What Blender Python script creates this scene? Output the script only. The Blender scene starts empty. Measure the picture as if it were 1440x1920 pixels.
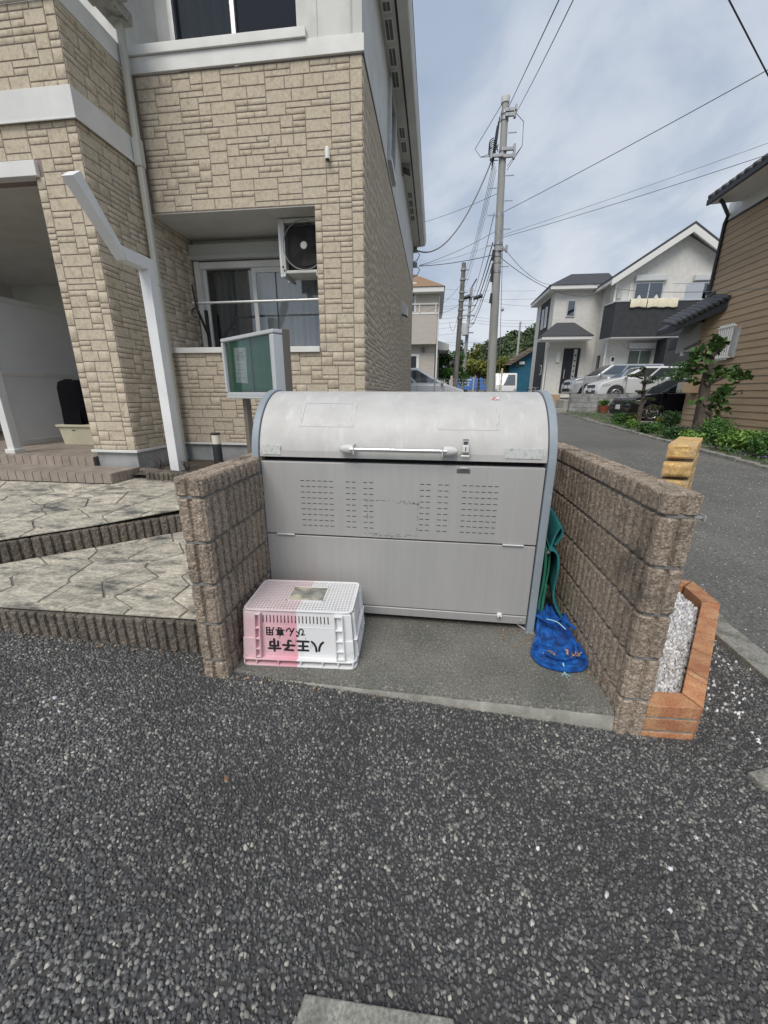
import bpy, bmesh, math, random
import numpy as np
from mathutils import Vector, Matrix
random.seed(7); rng = np.random.default_rng(11)
R = math.radians
scene = bpy.context.scene
col = scene.collection

# ------------------------------------------------------------------ camera
CAM = Vector((0, 0, 1.39)); FPX = 720.0
PITCH, YAW, ROLL = R(17.03), R(7.15), R(0.25)
fwd = Vector((-math.sin(YAW)*math.cos(PITCH), math.cos(YAW)*math.cos(PITCH), -math.sin(PITCH)))
rgt = Vector((math.cos(YAW), math.sin(YAW), 0)); upv = rgt.cross(fwd)
cr = math.cos(ROLL)*rgt + math.sin(ROLL)*upv; cu = -math.sin(ROLL)*rgt + math.cos(ROLL)*upv
cam = bpy.data.cameras.new('camera'); camo = bpy.data.objects.new('camera', cam); col.objects.link(camo)
cam.sensor_fit = 'VERTICAL'; cam.sensor_height = 36.0; cam.lens = FPX/1920*36.0
cam.clip_start = 0.02; cam.clip_end = 3000
mx = Matrix((cr, cu, -fwd)).transposed().to_4x4(); mx.translation = CAM; camo.matrix_world = mx
scene.camera = camo

# ------------------------------------------------------------------ sky, sun, exposure
SUN_EL, SUN_AZ = R(53), R(196)          # azimuth measured clockwise from +Y (196 = behind the camera, a little to the left)
w = bpy.data.worlds.new('World'); scene.world = w; w.use_nodes = True
nt = w.node_tree; N = nt.nodes; L = nt.links; N.clear()
def nd(t, **k):
    n = N.new(t)
    for a, b in k.items(): setattr(n, a, b)
    return n
out = nd('ShaderNodeOutputWorld'); bg = nd('ShaderNodeBackground'); L.new(bg.outputs[0], out.inputs[0])
sky = nd('ShaderNodeTexSky', sky_type='NISHITA', sun_disc=False, sun_elevation=SUN_EL, sun_rotation=SUN_AZ, air_density=1.0, dust_density=2.0, ozone_density=1.5)
tc = nd('ShaderNodeTexCoord'); sx = nd('ShaderNodeSeparateXYZ'); L.new(tc.outputs['Generated'], sx.inputs[0])
def mth(op, a, b=None, c=None):
    n = nd('ShaderNodeMath', operation=op)
    for i, v in enumerate((a, b, c)):
        if v is None: continue
        if isinstance(v, (int, float)): n.inputs[i].default_value = v
        else: L.new(v, n.inputs[i])
    return n.outputs[0]
zz = mth('ADD', mth('MAXIMUM', sx.outputs[2], 0.0), 0.16)
cx = nd('ShaderNodeCombineXYZ'); L.new(mth('DIVIDE', sx.outputs[0], zz), cx.inputs[0]); L.new(mth('DIVIDE', sx.outputs[1], zz), cx.inputs[1])
def noise(vec, scale, detail, rough, dist):
    n = nd('ShaderNodeTexNoise'); L.new(vec, n.inputs['Vector'])
    n.inputs['Scale'].default_value = scale; n.inputs['Detail'].default_value = detail
    n.inputs['Roughness'].default_value = rough; n.inputs['Distortion'].default_value = dist
    return n.outputs[0]
mp = nd('ShaderNodeMapping'); L.new(cx.outputs[0], mp.inputs[0]); mp.inputs['Scale'].default_value = (1.0, .75, 1); mp.inputs['Rotation'].default_value = (0, 0, .5); mp.inputs['Location'].default_value = (3.1, 1.7, 0)
n1 = noise(mp.outputs[0], 0.55, 8, .48, .4)
n2 = noise(mp.outputs[0], 2.0, 9, .56, .4)
def ramp(v, stops):
    r = nd('ShaderNodeValToRGB'); L.new(v, r.inputs[0]); e = r.color_ramp.elements
    while len(e) > 1: e.remove(e[0])
    e[0].position = stops[0][0]; e[0].color = (*stops[0][1], 1)
    for p_, c_ in stops[1:]:
        q = e.new(p_); q.color = (*c_, 1)
    r.color_ramp.interpolation = 'EASE'
    return r.outputs[0]
den = mth('ADD', mth('MULTIPLY', n1, .66), mth('MULTIPLY', n2, .34))
cover = ramp(den, [(.34, (.72, .72, .72)), (.56, (.97, .97, .97))])
shade = ramp(den, [(.37, (2.3, 3.0, 4.3)), (.46, (3.3, 4.0, 5.1)), (.55, (4.7, 5.2, 6.0)), (.63, (6.2, 6.5, 6.9)), (.74, (4.8, 5.2, 5.8))])
hz = mth('POWER', mth('SUBTRACT', 1.0, mth('MAXIMUM', sx.outputs[2], 0.0)), 3.0)
mxh = nd('ShaderNodeMixRGB'); L.new(mth('MULTIPLY', hz, .7), mxh.inputs[0]); L.new(shade, mxh.inputs[1]); mxh.inputs[2].default_value = (7.0, 7.2, 7.4, 1)
mxs = nd('ShaderNodeMixRGB'); L.new(cover, mxs.inputs[0]); L.new(sky.outputs[0], mxs.inputs[1]); L.new(mxh.outputs[0], mxs.inputs[2])
L.new(mxs.outputs[0], bg.inputs[0]); bg.inputs[1].default_value = 0.072
sd = bpy.data.lights.new('sun', 'SUN'); sd.energy = 1.5; sd.angle = R(34); sd.color = (1, .94, .85)
so = bpy.data.objects.new('sun', sd); col.objects.link(so)
sdir = Vector((math.sin(SUN_AZ)*math.cos(SUN_EL), math.cos(SUN_AZ)*math.cos(SUN_EL), math.sin(SUN_EL)))
so.rotation_euler = sdir.to_track_quat('Z', 'Y').to_euler(); so.location = (-6, -10, 14)
vs = scene.view_settings; vs.view_transform = 'Standard'; vs.look = 'None'; vs.gamma = 1; vs.exposure = 0.8; vs.use_curve_mapping = False
scene.cycles.max_bounces = 6; scene.cycles.transparent_max_bounces = 12; scene.cycles.glossy_bounces = 3
scene.cycles.use_denoising = True

# ------------------------------------------------------------------ pixel -> point helpers (1440x1920 survey of the photograph)
def ray(x, y): return (fwd*FPX + cr*(x-720) - cu*(y-960)).normalized()
def P(x, y, ax, v):
    d = ray(x, y); i = 'xyz'.index(ax); return CAM + d*((v-CAM[i])/d[i])
def PX(x, y, v): return P(x, y, 'x', v)
def PY(x, y, v): return P(x, y, 'y', v)
def PZ(x, y, v): return P(x, y, 'z', v)
SLOPE = .035
def lot_z(x): return .046*min(max(.82-x, -.2), 4.5)
def road_z(y): return SLOPE*min(max(y-2, 0), 60)

# ------------------------------------------------------------------ materials
MATS = {}
def M(name, c, rough=.6, c2=None, scale=6, detail=5, lo=.4, hi=.62, bump=0, bscale=60, bdist=.004, metal=0, stretch=(1, 1, 1),
      isl=0, objv=0, c3=None, scale3=2, lo3=.55, hi3=.7, spec=.5, grain=0, gscale=200, stretch3=(1, 1, 1)):
    if name in MATS: return MATS[name]
    m = bpy.data.materials.new(name); m.use_nodes = True; t = m.node_tree; n = t.nodes; l = t.links
    b = n['Principled BSDF']; b.inputs['Roughness'].default_value = rough; b.inputs['Metallic'].default_value = metal
    b.inputs['Specular IOR Level'].default_value = spec
    g = n.new('ShaderNodeNewGeometry'); pos = g.outputs['Position']
    def mapped(s):
        q = n.new('ShaderNodeMapping'); l.new(pos, q.inputs[0]); q.inputs['Scale'].default_value = s; return q.outputs[0]
    def noi(v, s, d=5, r=.55):
        q = n.new('ShaderNodeTexNoise'); l.new(v, q.inputs['Vector']); q.inputs['Scale'].default_value = s
        q.inputs['Detail'].default_value = d; q.inputs['Roughness'].default_value = r; return q.outputs[0]
    def rmp(v, a, z):
        q = n.new('ShaderNodeMapRange'); l.new(v, q.inputs[0]); q.inputs[1].default_value = a; q.inputs[2].default_value = z; return q.outputs[0]
    def mix(f, a, z, mode='MIX'):
        q = n.new('ShaderNodeMixRGB'); q.blend_type = mode
        for i, v in ((0, f), (1, a), (2, z)):
            if isinstance(v, (int, float)): q.inputs[i].default_value = v
            elif isinstance(v, tuple): q.inputs[i].default_value = (*v[:3], 1)
            else: l.new(v, q.inputs[i])
        return q.outputs[0]
    cur = tuple(c)
    if c2 is not None: cur = mix(rmp(noi(mapped(stretch), scale, detail), lo, hi), cur, tuple(c2))
    if c3 is not None: cur = mix(rmp(noi(mapped(stretch3), scale3, 6, .6), lo3, hi3), cur, tuple(c3))
    if grain:
        gv = n.new('ShaderNodeMapRange'); l.new(noi(pos, gscale, 2), gv.inputs[0]); gv.inputs[1].default_value = .3; gv.inputs[2].default_value = .7
        gv.inputs[3].default_value = 1-grain; gv.inputs[4].default_value = 1+grain
        h = n.new('ShaderNodeHueSaturation'); l.new(gv.outputs[0], h.inputs['Value'])
        if isinstance(cur, tuple): h.inputs['Color'].default_value = (*cur, 1)
        else: l.new(cur, h.inputs['Color'])
        cur = h.outputs[0]
    if isl or objv:
        h = n.new('ShaderNodeHueSaturation'); mr = n.new('ShaderNodeMapRange')
        if isl: l.new(g.outputs['Random Per Island'], mr.inputs[0])
        else:
            oi = n.new('ShaderNodeObjectInfo'); l.new(oi.outputs['Random'], mr.inputs[0])
        a = isl or objv; mr.inputs[3].default_value = 1-a; mr.inputs[4].default_value = 1+a
        l.new(mr.outputs[0], h.inputs['Value'])
        if isinstance(cur, tuple): h.inputs['Color'].default_value = (*cur, 1)
        else: l.new(cur, h.inputs['Color'])
        cur = h.outputs[0]
    if isinstance(cur, tuple): b.inputs['Base Color'].default_value = (*cur, 1)
    else: l.new(cur, b.inputs['Base Color'])
    if bump:
        q = n.new('ShaderNodeBump'); q.inputs['Strength'].default_value = bump; q.inputs['Distance'].default_value = bdist
        l.new(noi(mapped(stretch), bscale, 6, .6), q.inputs['Height']); l.new(q.outputs[0], b.inputs['Normal'])
    MATS[name] = m; return m

def glass(name, tint=(.02, .025, .03), refl=.5, thru=.55):
    """window pane: part see-through, part mirror by Fresnel, part dark tint"""
    if name in MATS: return MATS[name]
    m = bpy.data.materials.new(name); m.use_nodes = True; t = m.node_tree; n = t.nodes; l = t.links; n.clear()
    o = n.new('ShaderNodeOutputMaterial'); gl = n.new('ShaderNodeBsdfGlossy'); gl.inputs['Roughness'].default_value = .02; gl.inputs[0].default_value = (.9, .95, 1, 1)
    tr = n.new('ShaderNodeBsdfTransparent'); tr.inputs[0].default_value = (.93, .96, .95, 1); df = n.new('ShaderNodeBsdfDiffuse'); df.inputs[0].default_value = (*tint, 1)
    m1 = n.new('ShaderNodeMixShader'); m1.inputs[0].default_value = thru; l.new(df.outputs[0], m1.inputs[1]); l.new(tr.outputs[0], m1.inputs[2])
    fr = n.new('ShaderNodeFresnel'); fr.inputs[0].default_value = 1.55; mr = n.new('ShaderNodeMath'); mr.operation = 'MULTIPLY_ADD'; l.new(fr.outputs[0], mr.inputs[0]); mr.inputs[1].default_value = 1.0; mr.inputs[2].default_value = refl*.2
    m2 = n.new('ShaderNodeMixShader'); l.new(mr.outputs[0], m2.inputs[0]); l.new(m1.outputs[0], m2.inputs[1]); l.new(gl.outputs[0], m2.inputs[2]); l.new(m2.outputs[0], o.inputs[0])
    MATS[name] = m; return m

stone_m = M('ashlar_siding', (.53, .46, .355), .8, c2=(.36, .30, .215), scale=20, lo=.5, hi=.76, bump=.3, bscale=40, bdist=.003, isl=.06, c3=(.55, .49, .395), scale3=6, lo3=.5, hi3=.8, spec=.3, grain=.12, gscale=42)
mortar_m = M('siding_joint', (.285, .23, .215), .9, c2=(.235, .19, .175), scale=20)
white_trim = M('white_trim', (.74, .74, .72), .5, c2=(.66, .66, .64), scale=3, bump=.05)
offwhite_wall = M('off_white_siding', (.68, .68, .66), .75, c2=(.6, .6, .58), scale=4, bump=.5, bscale=120, bdist=.002)
soffit_m = M('grey_soffit', (.66, .65, .61), .8, c2=(.6, .59, .55), scale=3)
conc_grey = M('concrete_grey', (.36, .37, .37), .85, c2=(.27, .28, .285), scale=4, bump=.2, bscale=50, c3=(.42, .43, .42), scale3=9)
dark_metal = M('dark_metal', (.02, .02, .022), .45)
black_rub = M('black_rubber', (.012, .012, .013), .7)
alum = M('aluminium', (.62, .63, .63), .38, metal=.6, c2=(.55, .56, .56), scale=8)
window_glass = glass('window_glass')
dark_glass = glass('dark_glass', (.008, .01, .012), .6, .25)
curtain_m = M('curtain_cloth', (.5, .52, .53), .9, c2=(.42, .44, .45), scale=2)
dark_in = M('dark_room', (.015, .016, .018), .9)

# ------------------------------------------------------------------ mesh builder and object helpers
OFF = {}
class MB:
    def __init__(s): s.v = []; s.f = []
    def add(s, vs, fs):
        n = len(s.v); s.v += [tuple(q) for q in vs]; s.f += [tuple(i+n for i in f) for f in fs]; return s
    def box(s, x0, x1, y0, y1, z0, z1):
        return s.add([(x0,y0,z0),(x1,y0,z0),(x1,y1,z0),(x0,y1,z0),(x0,y0,z1),(x1,y0,z1),(x1,y1,z1),(x0,y1,z1)],
                     [(0,3,2,1),(4,5,6,7),(0,1,5,4),(1,2,6,5),(2,3,7,6),(3,0,4,7)])
    def hexa(s, a, b):
        """eight corners: bottom ring a (4), top ring b (4)"""
        return s.add(list(a)+list(b), [(0,3,2,1),(4,5,6,7),(0,1,5,4),(1,2,6,5),(2,3,7,6),(3,0,4,7)])
    def prism(s, poly, axis, a, b):
        """poly in the two other axes (cyclic order), extruded along axis from a to b"""
        n = len(poly)
        def mk(p, t): return {'x': (t, p[0], p[1]), 'y': (p[0], t, p[1]), 'z': (p[0], p[1], t)}[axis]
        vs = [mk(p, a) for p in poly]+[mk(p, b) for p in poly]
        fs = [tuple(range(n-1, -1, -1)), tuple(range(n, 2*n))]+[(i, (i+1) % n, n+(i+1) % n, n+i) for i in range(n)]
        return s.add(vs, fs)
    def tube(s, pts, r, n=8, cap=True):
        pts = [Vector(p) for p in pts]; rs = r if isinstance(r, (list, tuple)) else [r]*len(pts)
        rings = []; prev = None
        for i, p in enumerate(pts):
            t = (pts[min(i+1, len(pts)-1)]-pts[max(i-1, 0)]).normalized()
            if prev is None:
                a = Vector((0, 0, 1)) if abs(t.z) < .9 else Vector((1, 0, 0))
                u = t.cross(a).normalized()
            else: u = (prev-t*prev.dot(t)).normalized()
            prev = u; v = t.cross(u)
            rings.append([p+(u*math.cos(2*math.pi*k/n)+v*math.sin(2*math.pi*k/n))*rs[i] for k in range(n)])
        vs = [q for rg in rings for q in rg]; fs = []
        for i in range(len(pts)-1):
            for k in range(n): fs.append((i*n+k, i*n+(k+1) % n, (i+1)*n+(k+1) % n, (i+1)*n+k))
        if cap: fs += [tuple(range(n-1, -1, -1)), tuple(range((len(pts)-1)*n, len(pts)*n))]
        return s.add(vs, fs)
    def cyl(s, c, r, z0, z1, n=20, r2=None): return s.tube([(c[0], c[1], z0), (c[0], c[1], z1)], [r, r if r2 is None else r2], n)
    def disc(s, c, r, nrm, n=20):
        nrm = Vector(nrm).normalized(); a = Vector((0, 0, 1)) if abs(nrm.z) < .9 else Vector((1, 0, 0)); u = nrm.cross(a).normalized(); v = nrm.cross(u)
        return s.add([Vector(c)+(u*math.cos(2*math.pi*k/n)+v*math.sin(2*math.pi*k/n))*r for k in range(n)], [tuple(range(n))])
    def quad(s, a, b, c, d): return s.add([a, b, c, d], [(0, 1, 2, 3)])
    def bar(s, a, b, wx, wz=None):
        """rectangular bar from a to b"""
        a = Vector(a); b = Vector(b); t = (b-a).normalized(); u = t.cross(Vector((0, 0, 1)))
        u = Vector((1, 0, 0)) if u.length < 1e-4 else u.normalized(); v = u.cross(t); wz = wz or wx; u = u*wx/2; v = v*wz/2
        return s.hexa([a-u-v, a+u-v, a+u+v, a-u+v], [b-u-v, b+u-v, b+u+v, b-u+v])
    def mesh(s, name):
        me = bpy.data.meshes.new(name); me.from_pydata(s.v, [], s.f); me.update(); return me
    def build(s, name, mat, parent=None, bevel=0, smooth=False, seg=2):
        o0 = OFF.get(parent, Vector((0, 0, 0))) if parent else Vector((0, 0, 0))
        if parent is None:
            a = np.array(s.v); o0 = Vector(((a[:, 0].min()+a[:, 0].max())/2, (a[:, 1].min()+a[:, 1].max())/2, a[:, 2].min()))
        s.v = [tuple(Vector(q)-o0) for q in s.v]
        o = bpy.data.objects.new(name, s.mesh(name)); col.objects.link(o); finish(o, mat, bevel, smooth, seg)
        if parent: o.parent = parent; OFF[o] = o0
        else: o.location = o0; OFF[o] = o0
        return o
def finish(o, mat, bevel=0, smooth=False, seg=2):
    me = o.data
    bm = bmesh.new(); bm.from_mesh(me); bmesh.ops.recalc_face_normals(bm, faces=bm.faces[:]); bm.to_mesh(me); bm.free()
    me.materials.clear(); me.materials.append(mat)
    if smooth or bevel:
        me.polygons.foreach_set('use_smooth', [True]*len(me.polygons)); me.set_sharp_from_angle(angle=R(40))
    if bevel:
        b = o.modifiers.new('bevel', 'BEVEL'); b.width = bevel; b.segments = seg; b.limit_method = 'ANGLE'; b.angle_limit = R(35); b.harden_normals = False
        o.modifiers.new('wn', 'WEIGHTED_NORMAL')
def tag(o, label=None, cat=None, group=None, kind=None):
    for k, v in (('label', label), ('category', cat), ('group', group), ('kind', kind)):
        if v: o[k] = v
    return o
def thing(name, label, cat, loc=(0, 0, 0), rotz=0, group=None, local=False):
    o = bpy.data.objects.new(name, None); col.objects.link(o); o.location = loc; o.rotation_euler = (0, 0, rotz); o.empty_display_size = .1
    OFF[o] = Vector((0, 0, 0)) if local else Vector(loc)
    return tag(o, label, cat, group)
def piece(name, me, parent, loc, rotz=0, scale=None, mat=None):
    """one more object on shared mesh data; loc is a world point unless the parent is local"""
    o = bpy.data.objects.new(name, me); col.objects.link(o); o.parent = parent; o.location = Vector(loc)-OFF[parent]; o.rotation_euler = (0, 0, rotz)
    if scale: o.scale = scale
    if mat and not me.materials: me.materials.append(mat)
    OFF[o] = OFF[parent]; return o
def npmesh(name, verts, faces, mat, smooth=False):
    """faces: (n,k) array, all of k corners"""
    me = bpy.data.meshes.new(name); nf, k = faces.shape
    me.vertices.add(len(verts)); me.vertices.foreach_set('co', np.asarray(verts, np.float32).ravel())
    me.loops.add(nf*k); me.loops.foreach_set('vertex_index', faces.astype(np.int32).ravel())
    me.polygons.add(nf); me.polygons.foreach_set('loop_start', np.arange(nf, dtype=np.int32)*k)
    if smooth: me.polygons.foreach_set('use_smooth', np.ones(nf, bool))
    me.update(calc_edges=True); me.validate(); me.materials.append(mat); return me
def npobj(name, verts, faces, mat, parent=None, smooth=False):
    v = np.asarray(verts, float)
    o0 = np.array(OFF[parent]) if parent else np.zeros(3)
    o = bpy.data.objects.new(name, npmesh(name, v-o0, faces, mat, smooth)); col.objects.link(o)
    if parent: o.parent = parent
    OFF[o] = Vector(o0); return o
def text_obj(name, body, size, mat, parent, loc, rot, extrude=.0006, offset=0.0, align='CENTER'):
    cu_ = bpy.data.curves.new(name, 'FONT'); cu_.body = body; cu_.size = size; cu_.extrude = extrude; cu_.offset = offset; cu_.align_x = align; cu_.align_y = 'CENTER'
    t = bpy.data.objects.new(name, cu_); col.objects.link(t)
    dg = bpy.context.evaluated_depsgraph_get(); dg.update(); me = bpy.data.meshes.new_from_object(t.evaluated_get(dg)); bpy.data.objects.remove(t)
    me.materials.clear(); me.materials.append(mat)
    o = bpy.data.objects.new(name, me); col.objects.link(o); o.parent = parent; o.location = Vector(loc)-OFF[parent]; o.rotation_euler = rot; OFF[o] = OFF[parent]; return o
# ================================================================== GROUND
asph = M('asphalt_binder', (.045, .045, .045), .85, c2=(.06, .059, .058), scale=30, bump=.6, bscale=160, bdist=.004)
agg = bpy.data.materials.new('asphalt_stone'); agg.use_nodes = True
_t = agg.node_tree; _b = _t.nodes['Principled BSDF']; _b.inputs['Roughness'].default_value = .8; _b.inputs['Specular IOR Level'].default_value = .25
_g = _t.nodes.new('ShaderNodeNewGeometry'); _r = _t.nodes.new('ShaderNodeValToRGB'); _t.links.new(_g.outputs['Random Per Island'], _r.inputs[0])
_e = _r.color_ramp.elements; _e[0].color = (.07, .07, .072, 1); _e[1].color = (.50, .48, .42, 1); _e[1].position = 1
for p_, c_ in ((.40, (.10, .10, .102)), (.68, (.145, .145, .143)), (.86, (.21, .21, .20)), (.94, (.27, .265, .24)), (.98, (.35, .335, .3))):
    q = _e.new(p_); q.color = (*c_, 1)
_n = _t.nodes.new('ShaderNodeTexNoise'); _n.inputs['Scale'].default_value = 130; _t.links.new(_g.outputs['Position'], _n.inputs['Vector'])
_m = _t.nodes.new('ShaderNodeMixRGB'); _m.blend_type = 'MULTIPLY'; _m.inputs[0].default_value = .55; _t.links.new(_r.outputs[0], _m.inputs[1]); _t.links.new(_n.outputs[0], _m.inputs[2])
# large worn and dusty patches over the whole lot
_n2 = _t.nodes.new('ShaderNodeTexNoise'); _n2.inputs['Scale'].default_value = 1.7; _n2.inputs['Detail'].default_value = 4; _t.links.new(_g.outputs['Position'], _n2.inputs['Vector'])
_mr = _t.nodes.new('ShaderNodeMapRange'); _t.links.new(_n2.outputs[0], _mr.inputs[0]); _mr.inputs[1].default_value = .3; _mr.inputs[2].default_value = .7; _mr.inputs[3].default_value = .95; _mr.inputs[4].default_value = 1.6
_h = _t.nodes.new('ShaderNodeHueSaturation'); _t.links.new(_mr.outputs[0], _h.inputs['Value']); _t.links.new(_m.outputs[0], _h.inputs['Color']); _t.links.new(_h.outputs[0], _b.inputs['Base Color'])

def grid_sheet(name, xs, ys, zf, mat, kind='structure'):
    xs = list(xs); ys = list(ys); V = np.array([(x, y, zf(x, y)) for y in ys for x in xs]); nx = len(xs)
    F = np.array([(j*nx+i, j*nx+i+1, (j+1)*nx+i+1, (j+1)*nx+i) for j in range(len(ys)-1) for i in range(nx-1)])
    o = npobj(name, V, F, mat); tag(o, kind=kind); return o
earth = M('earth', (.16, .15, .12), .95, c2=(.08, .1, .045), scale=.6, c3=(.2, .19, .17), scale3=3, bump=.5, bscale=12, bdist=.03)
def ground_z(x, y): return (road_z(y) if y > 2 else 0)-.05+(0 if y < 80 else min((y-80)*.01, 5))-(.05 if y > 2.5 else 0)
grid_sheet('ground', [-1500, -300, -60, -12, -3, 0, 3, 12, 60, 300, 1500], [-800, -100, -10, 2, 2.6, 10, 20, 40, 62, 80, 200, 600, 1600], ground_z, earth)
grid_sheet('asphalt_lot', np.linspace(-6, 1.76, 40), [-4, -1, 0, .5, 1, 1.5, 2.0, 2.6], lambda x, y: lot_z(x)-.004, asph)

def pebbles(name, pts, zf, size, hgt, mat, tilt=.25, kind='stuff', sides=6, parent=None, flat=False):
    n = len(pts); s = size*rng.uniform(.62, 1.3, n)*1.0; asp = rng.uniform(.5 if flat else .62, 1.0, n); rot = rng.uniform(0, 6.283, n); h = hgt*rng.uniform(.5, 1.25, n)
    z0 = np.array([zf(p[0], p[1]) for p in pts]); k = sides
    ang = np.linspace(0, 2*np.pi, k, endpoint=False)[None, :]+rng.uniform(-.4, .4, (n, k)); rad = rng.uniform(.72, 1.15, (n, k))*.5
    ux = np.cos(ang)*rad*s[:, None]; uy = np.sin(ang)*rad*(s*asp)[:, None]
    c, sn = np.cos(rot)[:, None], np.sin(rot)[:, None]; X = ux*c-uy*sn; Y = ux*sn+uy*c
    tx = rng.normal(0, tilt, n)[:, None]; ty = rng.normal(0, tilt, n)[:, None]
    base = np.stack([X+pts[:, :1], Y+pts[:, 1:2], np.repeat(z0[:, None]-.004, k, 1)], -1)
    ins = rng.uniform(.74, .92, (n, 1)) if flat else rng.uniform(.62, .82, (n, 1))
    top = np.stack([X*ins+pts[:, :1], Y*ins+pts[:, 1:2], z0[:, None]+h[:, None]+X*ins*tx+Y*ins*ty], -1)
    cen = np.stack([pts[:, 0], pts[:, 1], z0+h*(1.0 if flat else 1.12)], -1)[:, None, :]
    V = np.concatenate([base, top, cen], 1).reshape(-1, 3); st = 2*k+1
    f = []
    for i in range(k):
        j = (i+1) % k; f += [(i, j, k+j), (i, k+j, k+i), (k+i, k+j, 2*k)]
    F = (np.array(f)[None]+(np.arange(n)*st)[:, None, None]).reshape(-1, 3)
    o = npobj(name, V, F, mat, parent); tag(o, kind=kind); return o
def hexjit(x0, x1, y0, y1, d, jit=.3):
    ys = np.arange(y0, y1, d*.87); o = []
    for i, y in enumerate(ys):
        xs = np.arange(x0+(i % 2)*d/2, x1, d); o.append(np.stack([xs, np.full_like(xs, y)], 1))
    o = np.concatenate(o); return o+rng.uniform(-jit*d, jit*d, o.shape)
pp = hexjit(-3.5, 1.76, .16, 2.45, .0129, .48)
# keep what the camera sees of the lot
def in_lot(p):
    x, y = p[:, 0], p[:, 1]
    vis = (x > -1.28*y-1.5) & (x < 1.12*y+1.2)
    front = (y < 1.47) & (x < 1.0)
    left = (x < -1.04) & (y < 1.56)
    right = (x > 1.0) & (y < 2.5)
    return vis & (front | left | right)
pp = pp[in_lot(pp)]
pq = np.stack([rng.uniform(-3.5, 1.76, 56000), rng.uniform(.16, 2.45, 56000)], 1); pq = pq[in_lot(pq)]
a = pebbles('asphalt_aggregate', pp, lambda x, y: lot_z(x)-.003, .0146, .0038, agg, .30, flat=True); tag(a, label='coarse dark grey stones of the parking lot asphalt')
a = pebbles('asphalt_fines', pq, lambda x, y: lot_z(x)-.002, .0115, .0036, agg, .35, sides=5, flat=True); tag(a, label='smaller angular stones between the coarse asphalt stones')

# ------------------------------------------------------------------ road beyond the walls
roadm = M('worn_road', (.135, .132, .12), .9, c2=(.105, .103, .096), scale=70, detail=3, lo=.35, hi=.65, bump=.7, bscale=150, bdist=.005, c3=(.165, .16, .145), scale3=1.2, lo3=.42, hi3=.75, grain=.4, gscale=55)
grid_sheet('road', np.linspace(1.76, 5.75, 6), [-4, 0, 2, 3, 5, 8, 12, 20, 40, 62, 90], lambda x, y: road_z(y)-.006, roadm)
grid_sheet('back_yard_paving', np.linspace(-.7, 1.76, 4), [2.6, 2.62, 3, 5, 8, 12, 20, 40, 62], lambda x, y: road_z(y)-.012, roadm)
# small light chippings lying on the road and spilled from the planter
chip = M('white_marble_chip', (.72, .72, .72), .6, c2=(.4, .4, .42), scale=60, isl=.32)
greychip = M('pale_road_grit', (.3, .29, .26), .8, isl=.4)
q = np.stack([rng.uniform(1.95, 5.6, 5200), rng.uniform(1.7, 9, 5200)], 1); q = q[(q[:, 0] < 1.1*q[:, 1]+.3)]
tag(pebbles('road_grit', q, lambda x, y: road_z(y)-.007, .014, .005, greychip), label='pale grit scattered over the worn road surface')
spill = np.concatenate([np.stack([rng.normal(1.5, .12, 120), rng.normal(1.9, .35, 120)], 1), np.stack([rng.uniform(.2, 1.6, 26), rng.uniform(.7, 1.42, 26)], 1),
                        np.stack([rng.normal(1.95, .25, 90), rng.uniform(1.5, 3.6, 90)], 1), np.stack([rng.uniform(-2.6, -1.1, 16), rng.uniform(.9, 1.5, 16)], 1)])
spill = spill[(spill[:, 0] > 1.28) | (spill[:, 1] < 1.38)]
tag(pebbles('spilled_white_chippings', spill, lambda x, y: (lot_z(x) if x < 1.76 else 0), .016, .006, chip), label='white chippings spilled on the asphalt around the brick planter')

# concrete gutter strip between lot and road, slabs in the lot
cc = M('weathered_concrete', (.25, .245, .215), .9, c2=(.14, .14, .125), scale=9, lo=.42, hi=.66, bump=.5, bscale=70, bdist=.004, c3=(.36, .35, .31), scale3=22, lo3=.5, hi3=.75, grain=.35, gscale=110)
gut = bpy.data.objects.new('gutter_strip', None); col.objects.link(gut); tag(gut, 'weathered concrete kerb strip along the road edge beside the brick planter', kind='structure'); OFF[gut] = Vector((0, 0, 0))
for i in range(9):
    y = -.6+i*.602; MB().box(1.735, 1.895, y, y+.596, -.08+road_z(y+.3), .018+road_z(y+.3)).build('kerb_stone', cc, gut, .006)
lowc = MB().hexa([(-.29, .26, -.05), (.16, .26, -.05), (.10, .512, -.05), (-.243, .500, -.05)], [(-.29, .26, .060), (.16, .26, .043), (.10, .512, .045), (-.243, .500, .06)]).build('drain_cover', cc, None, .005)
tag(lowc, kind='structure')
pr = [PZ(x, y, 0) for x, y in ((1400, 1452), (1446, 1440), (1452, 1482), (1430, 1478))]
tag(MB().hexa([(p.x, p.y, -.05) for p in pr], [(p.x, p.y, .012) for p in pr]).build('boundary_stone', cc, None, .003), kind='structure')
rust = M('rust_brown', (.30, .13, .06), .7, c2=(.2, .08, .04), scale=80)
cp = PZ(425, 1462, lot_z(-.5)); cb = MB().tube([(cp.x, cp.y, cp.z+.001), (cp.x, cp.y, cp.z+.007)], [.011, .010], 16)
tag(cb.build('coin', rust, None, .001), 'small round copper coloured disc lying on the asphalt', 'coin')

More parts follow.
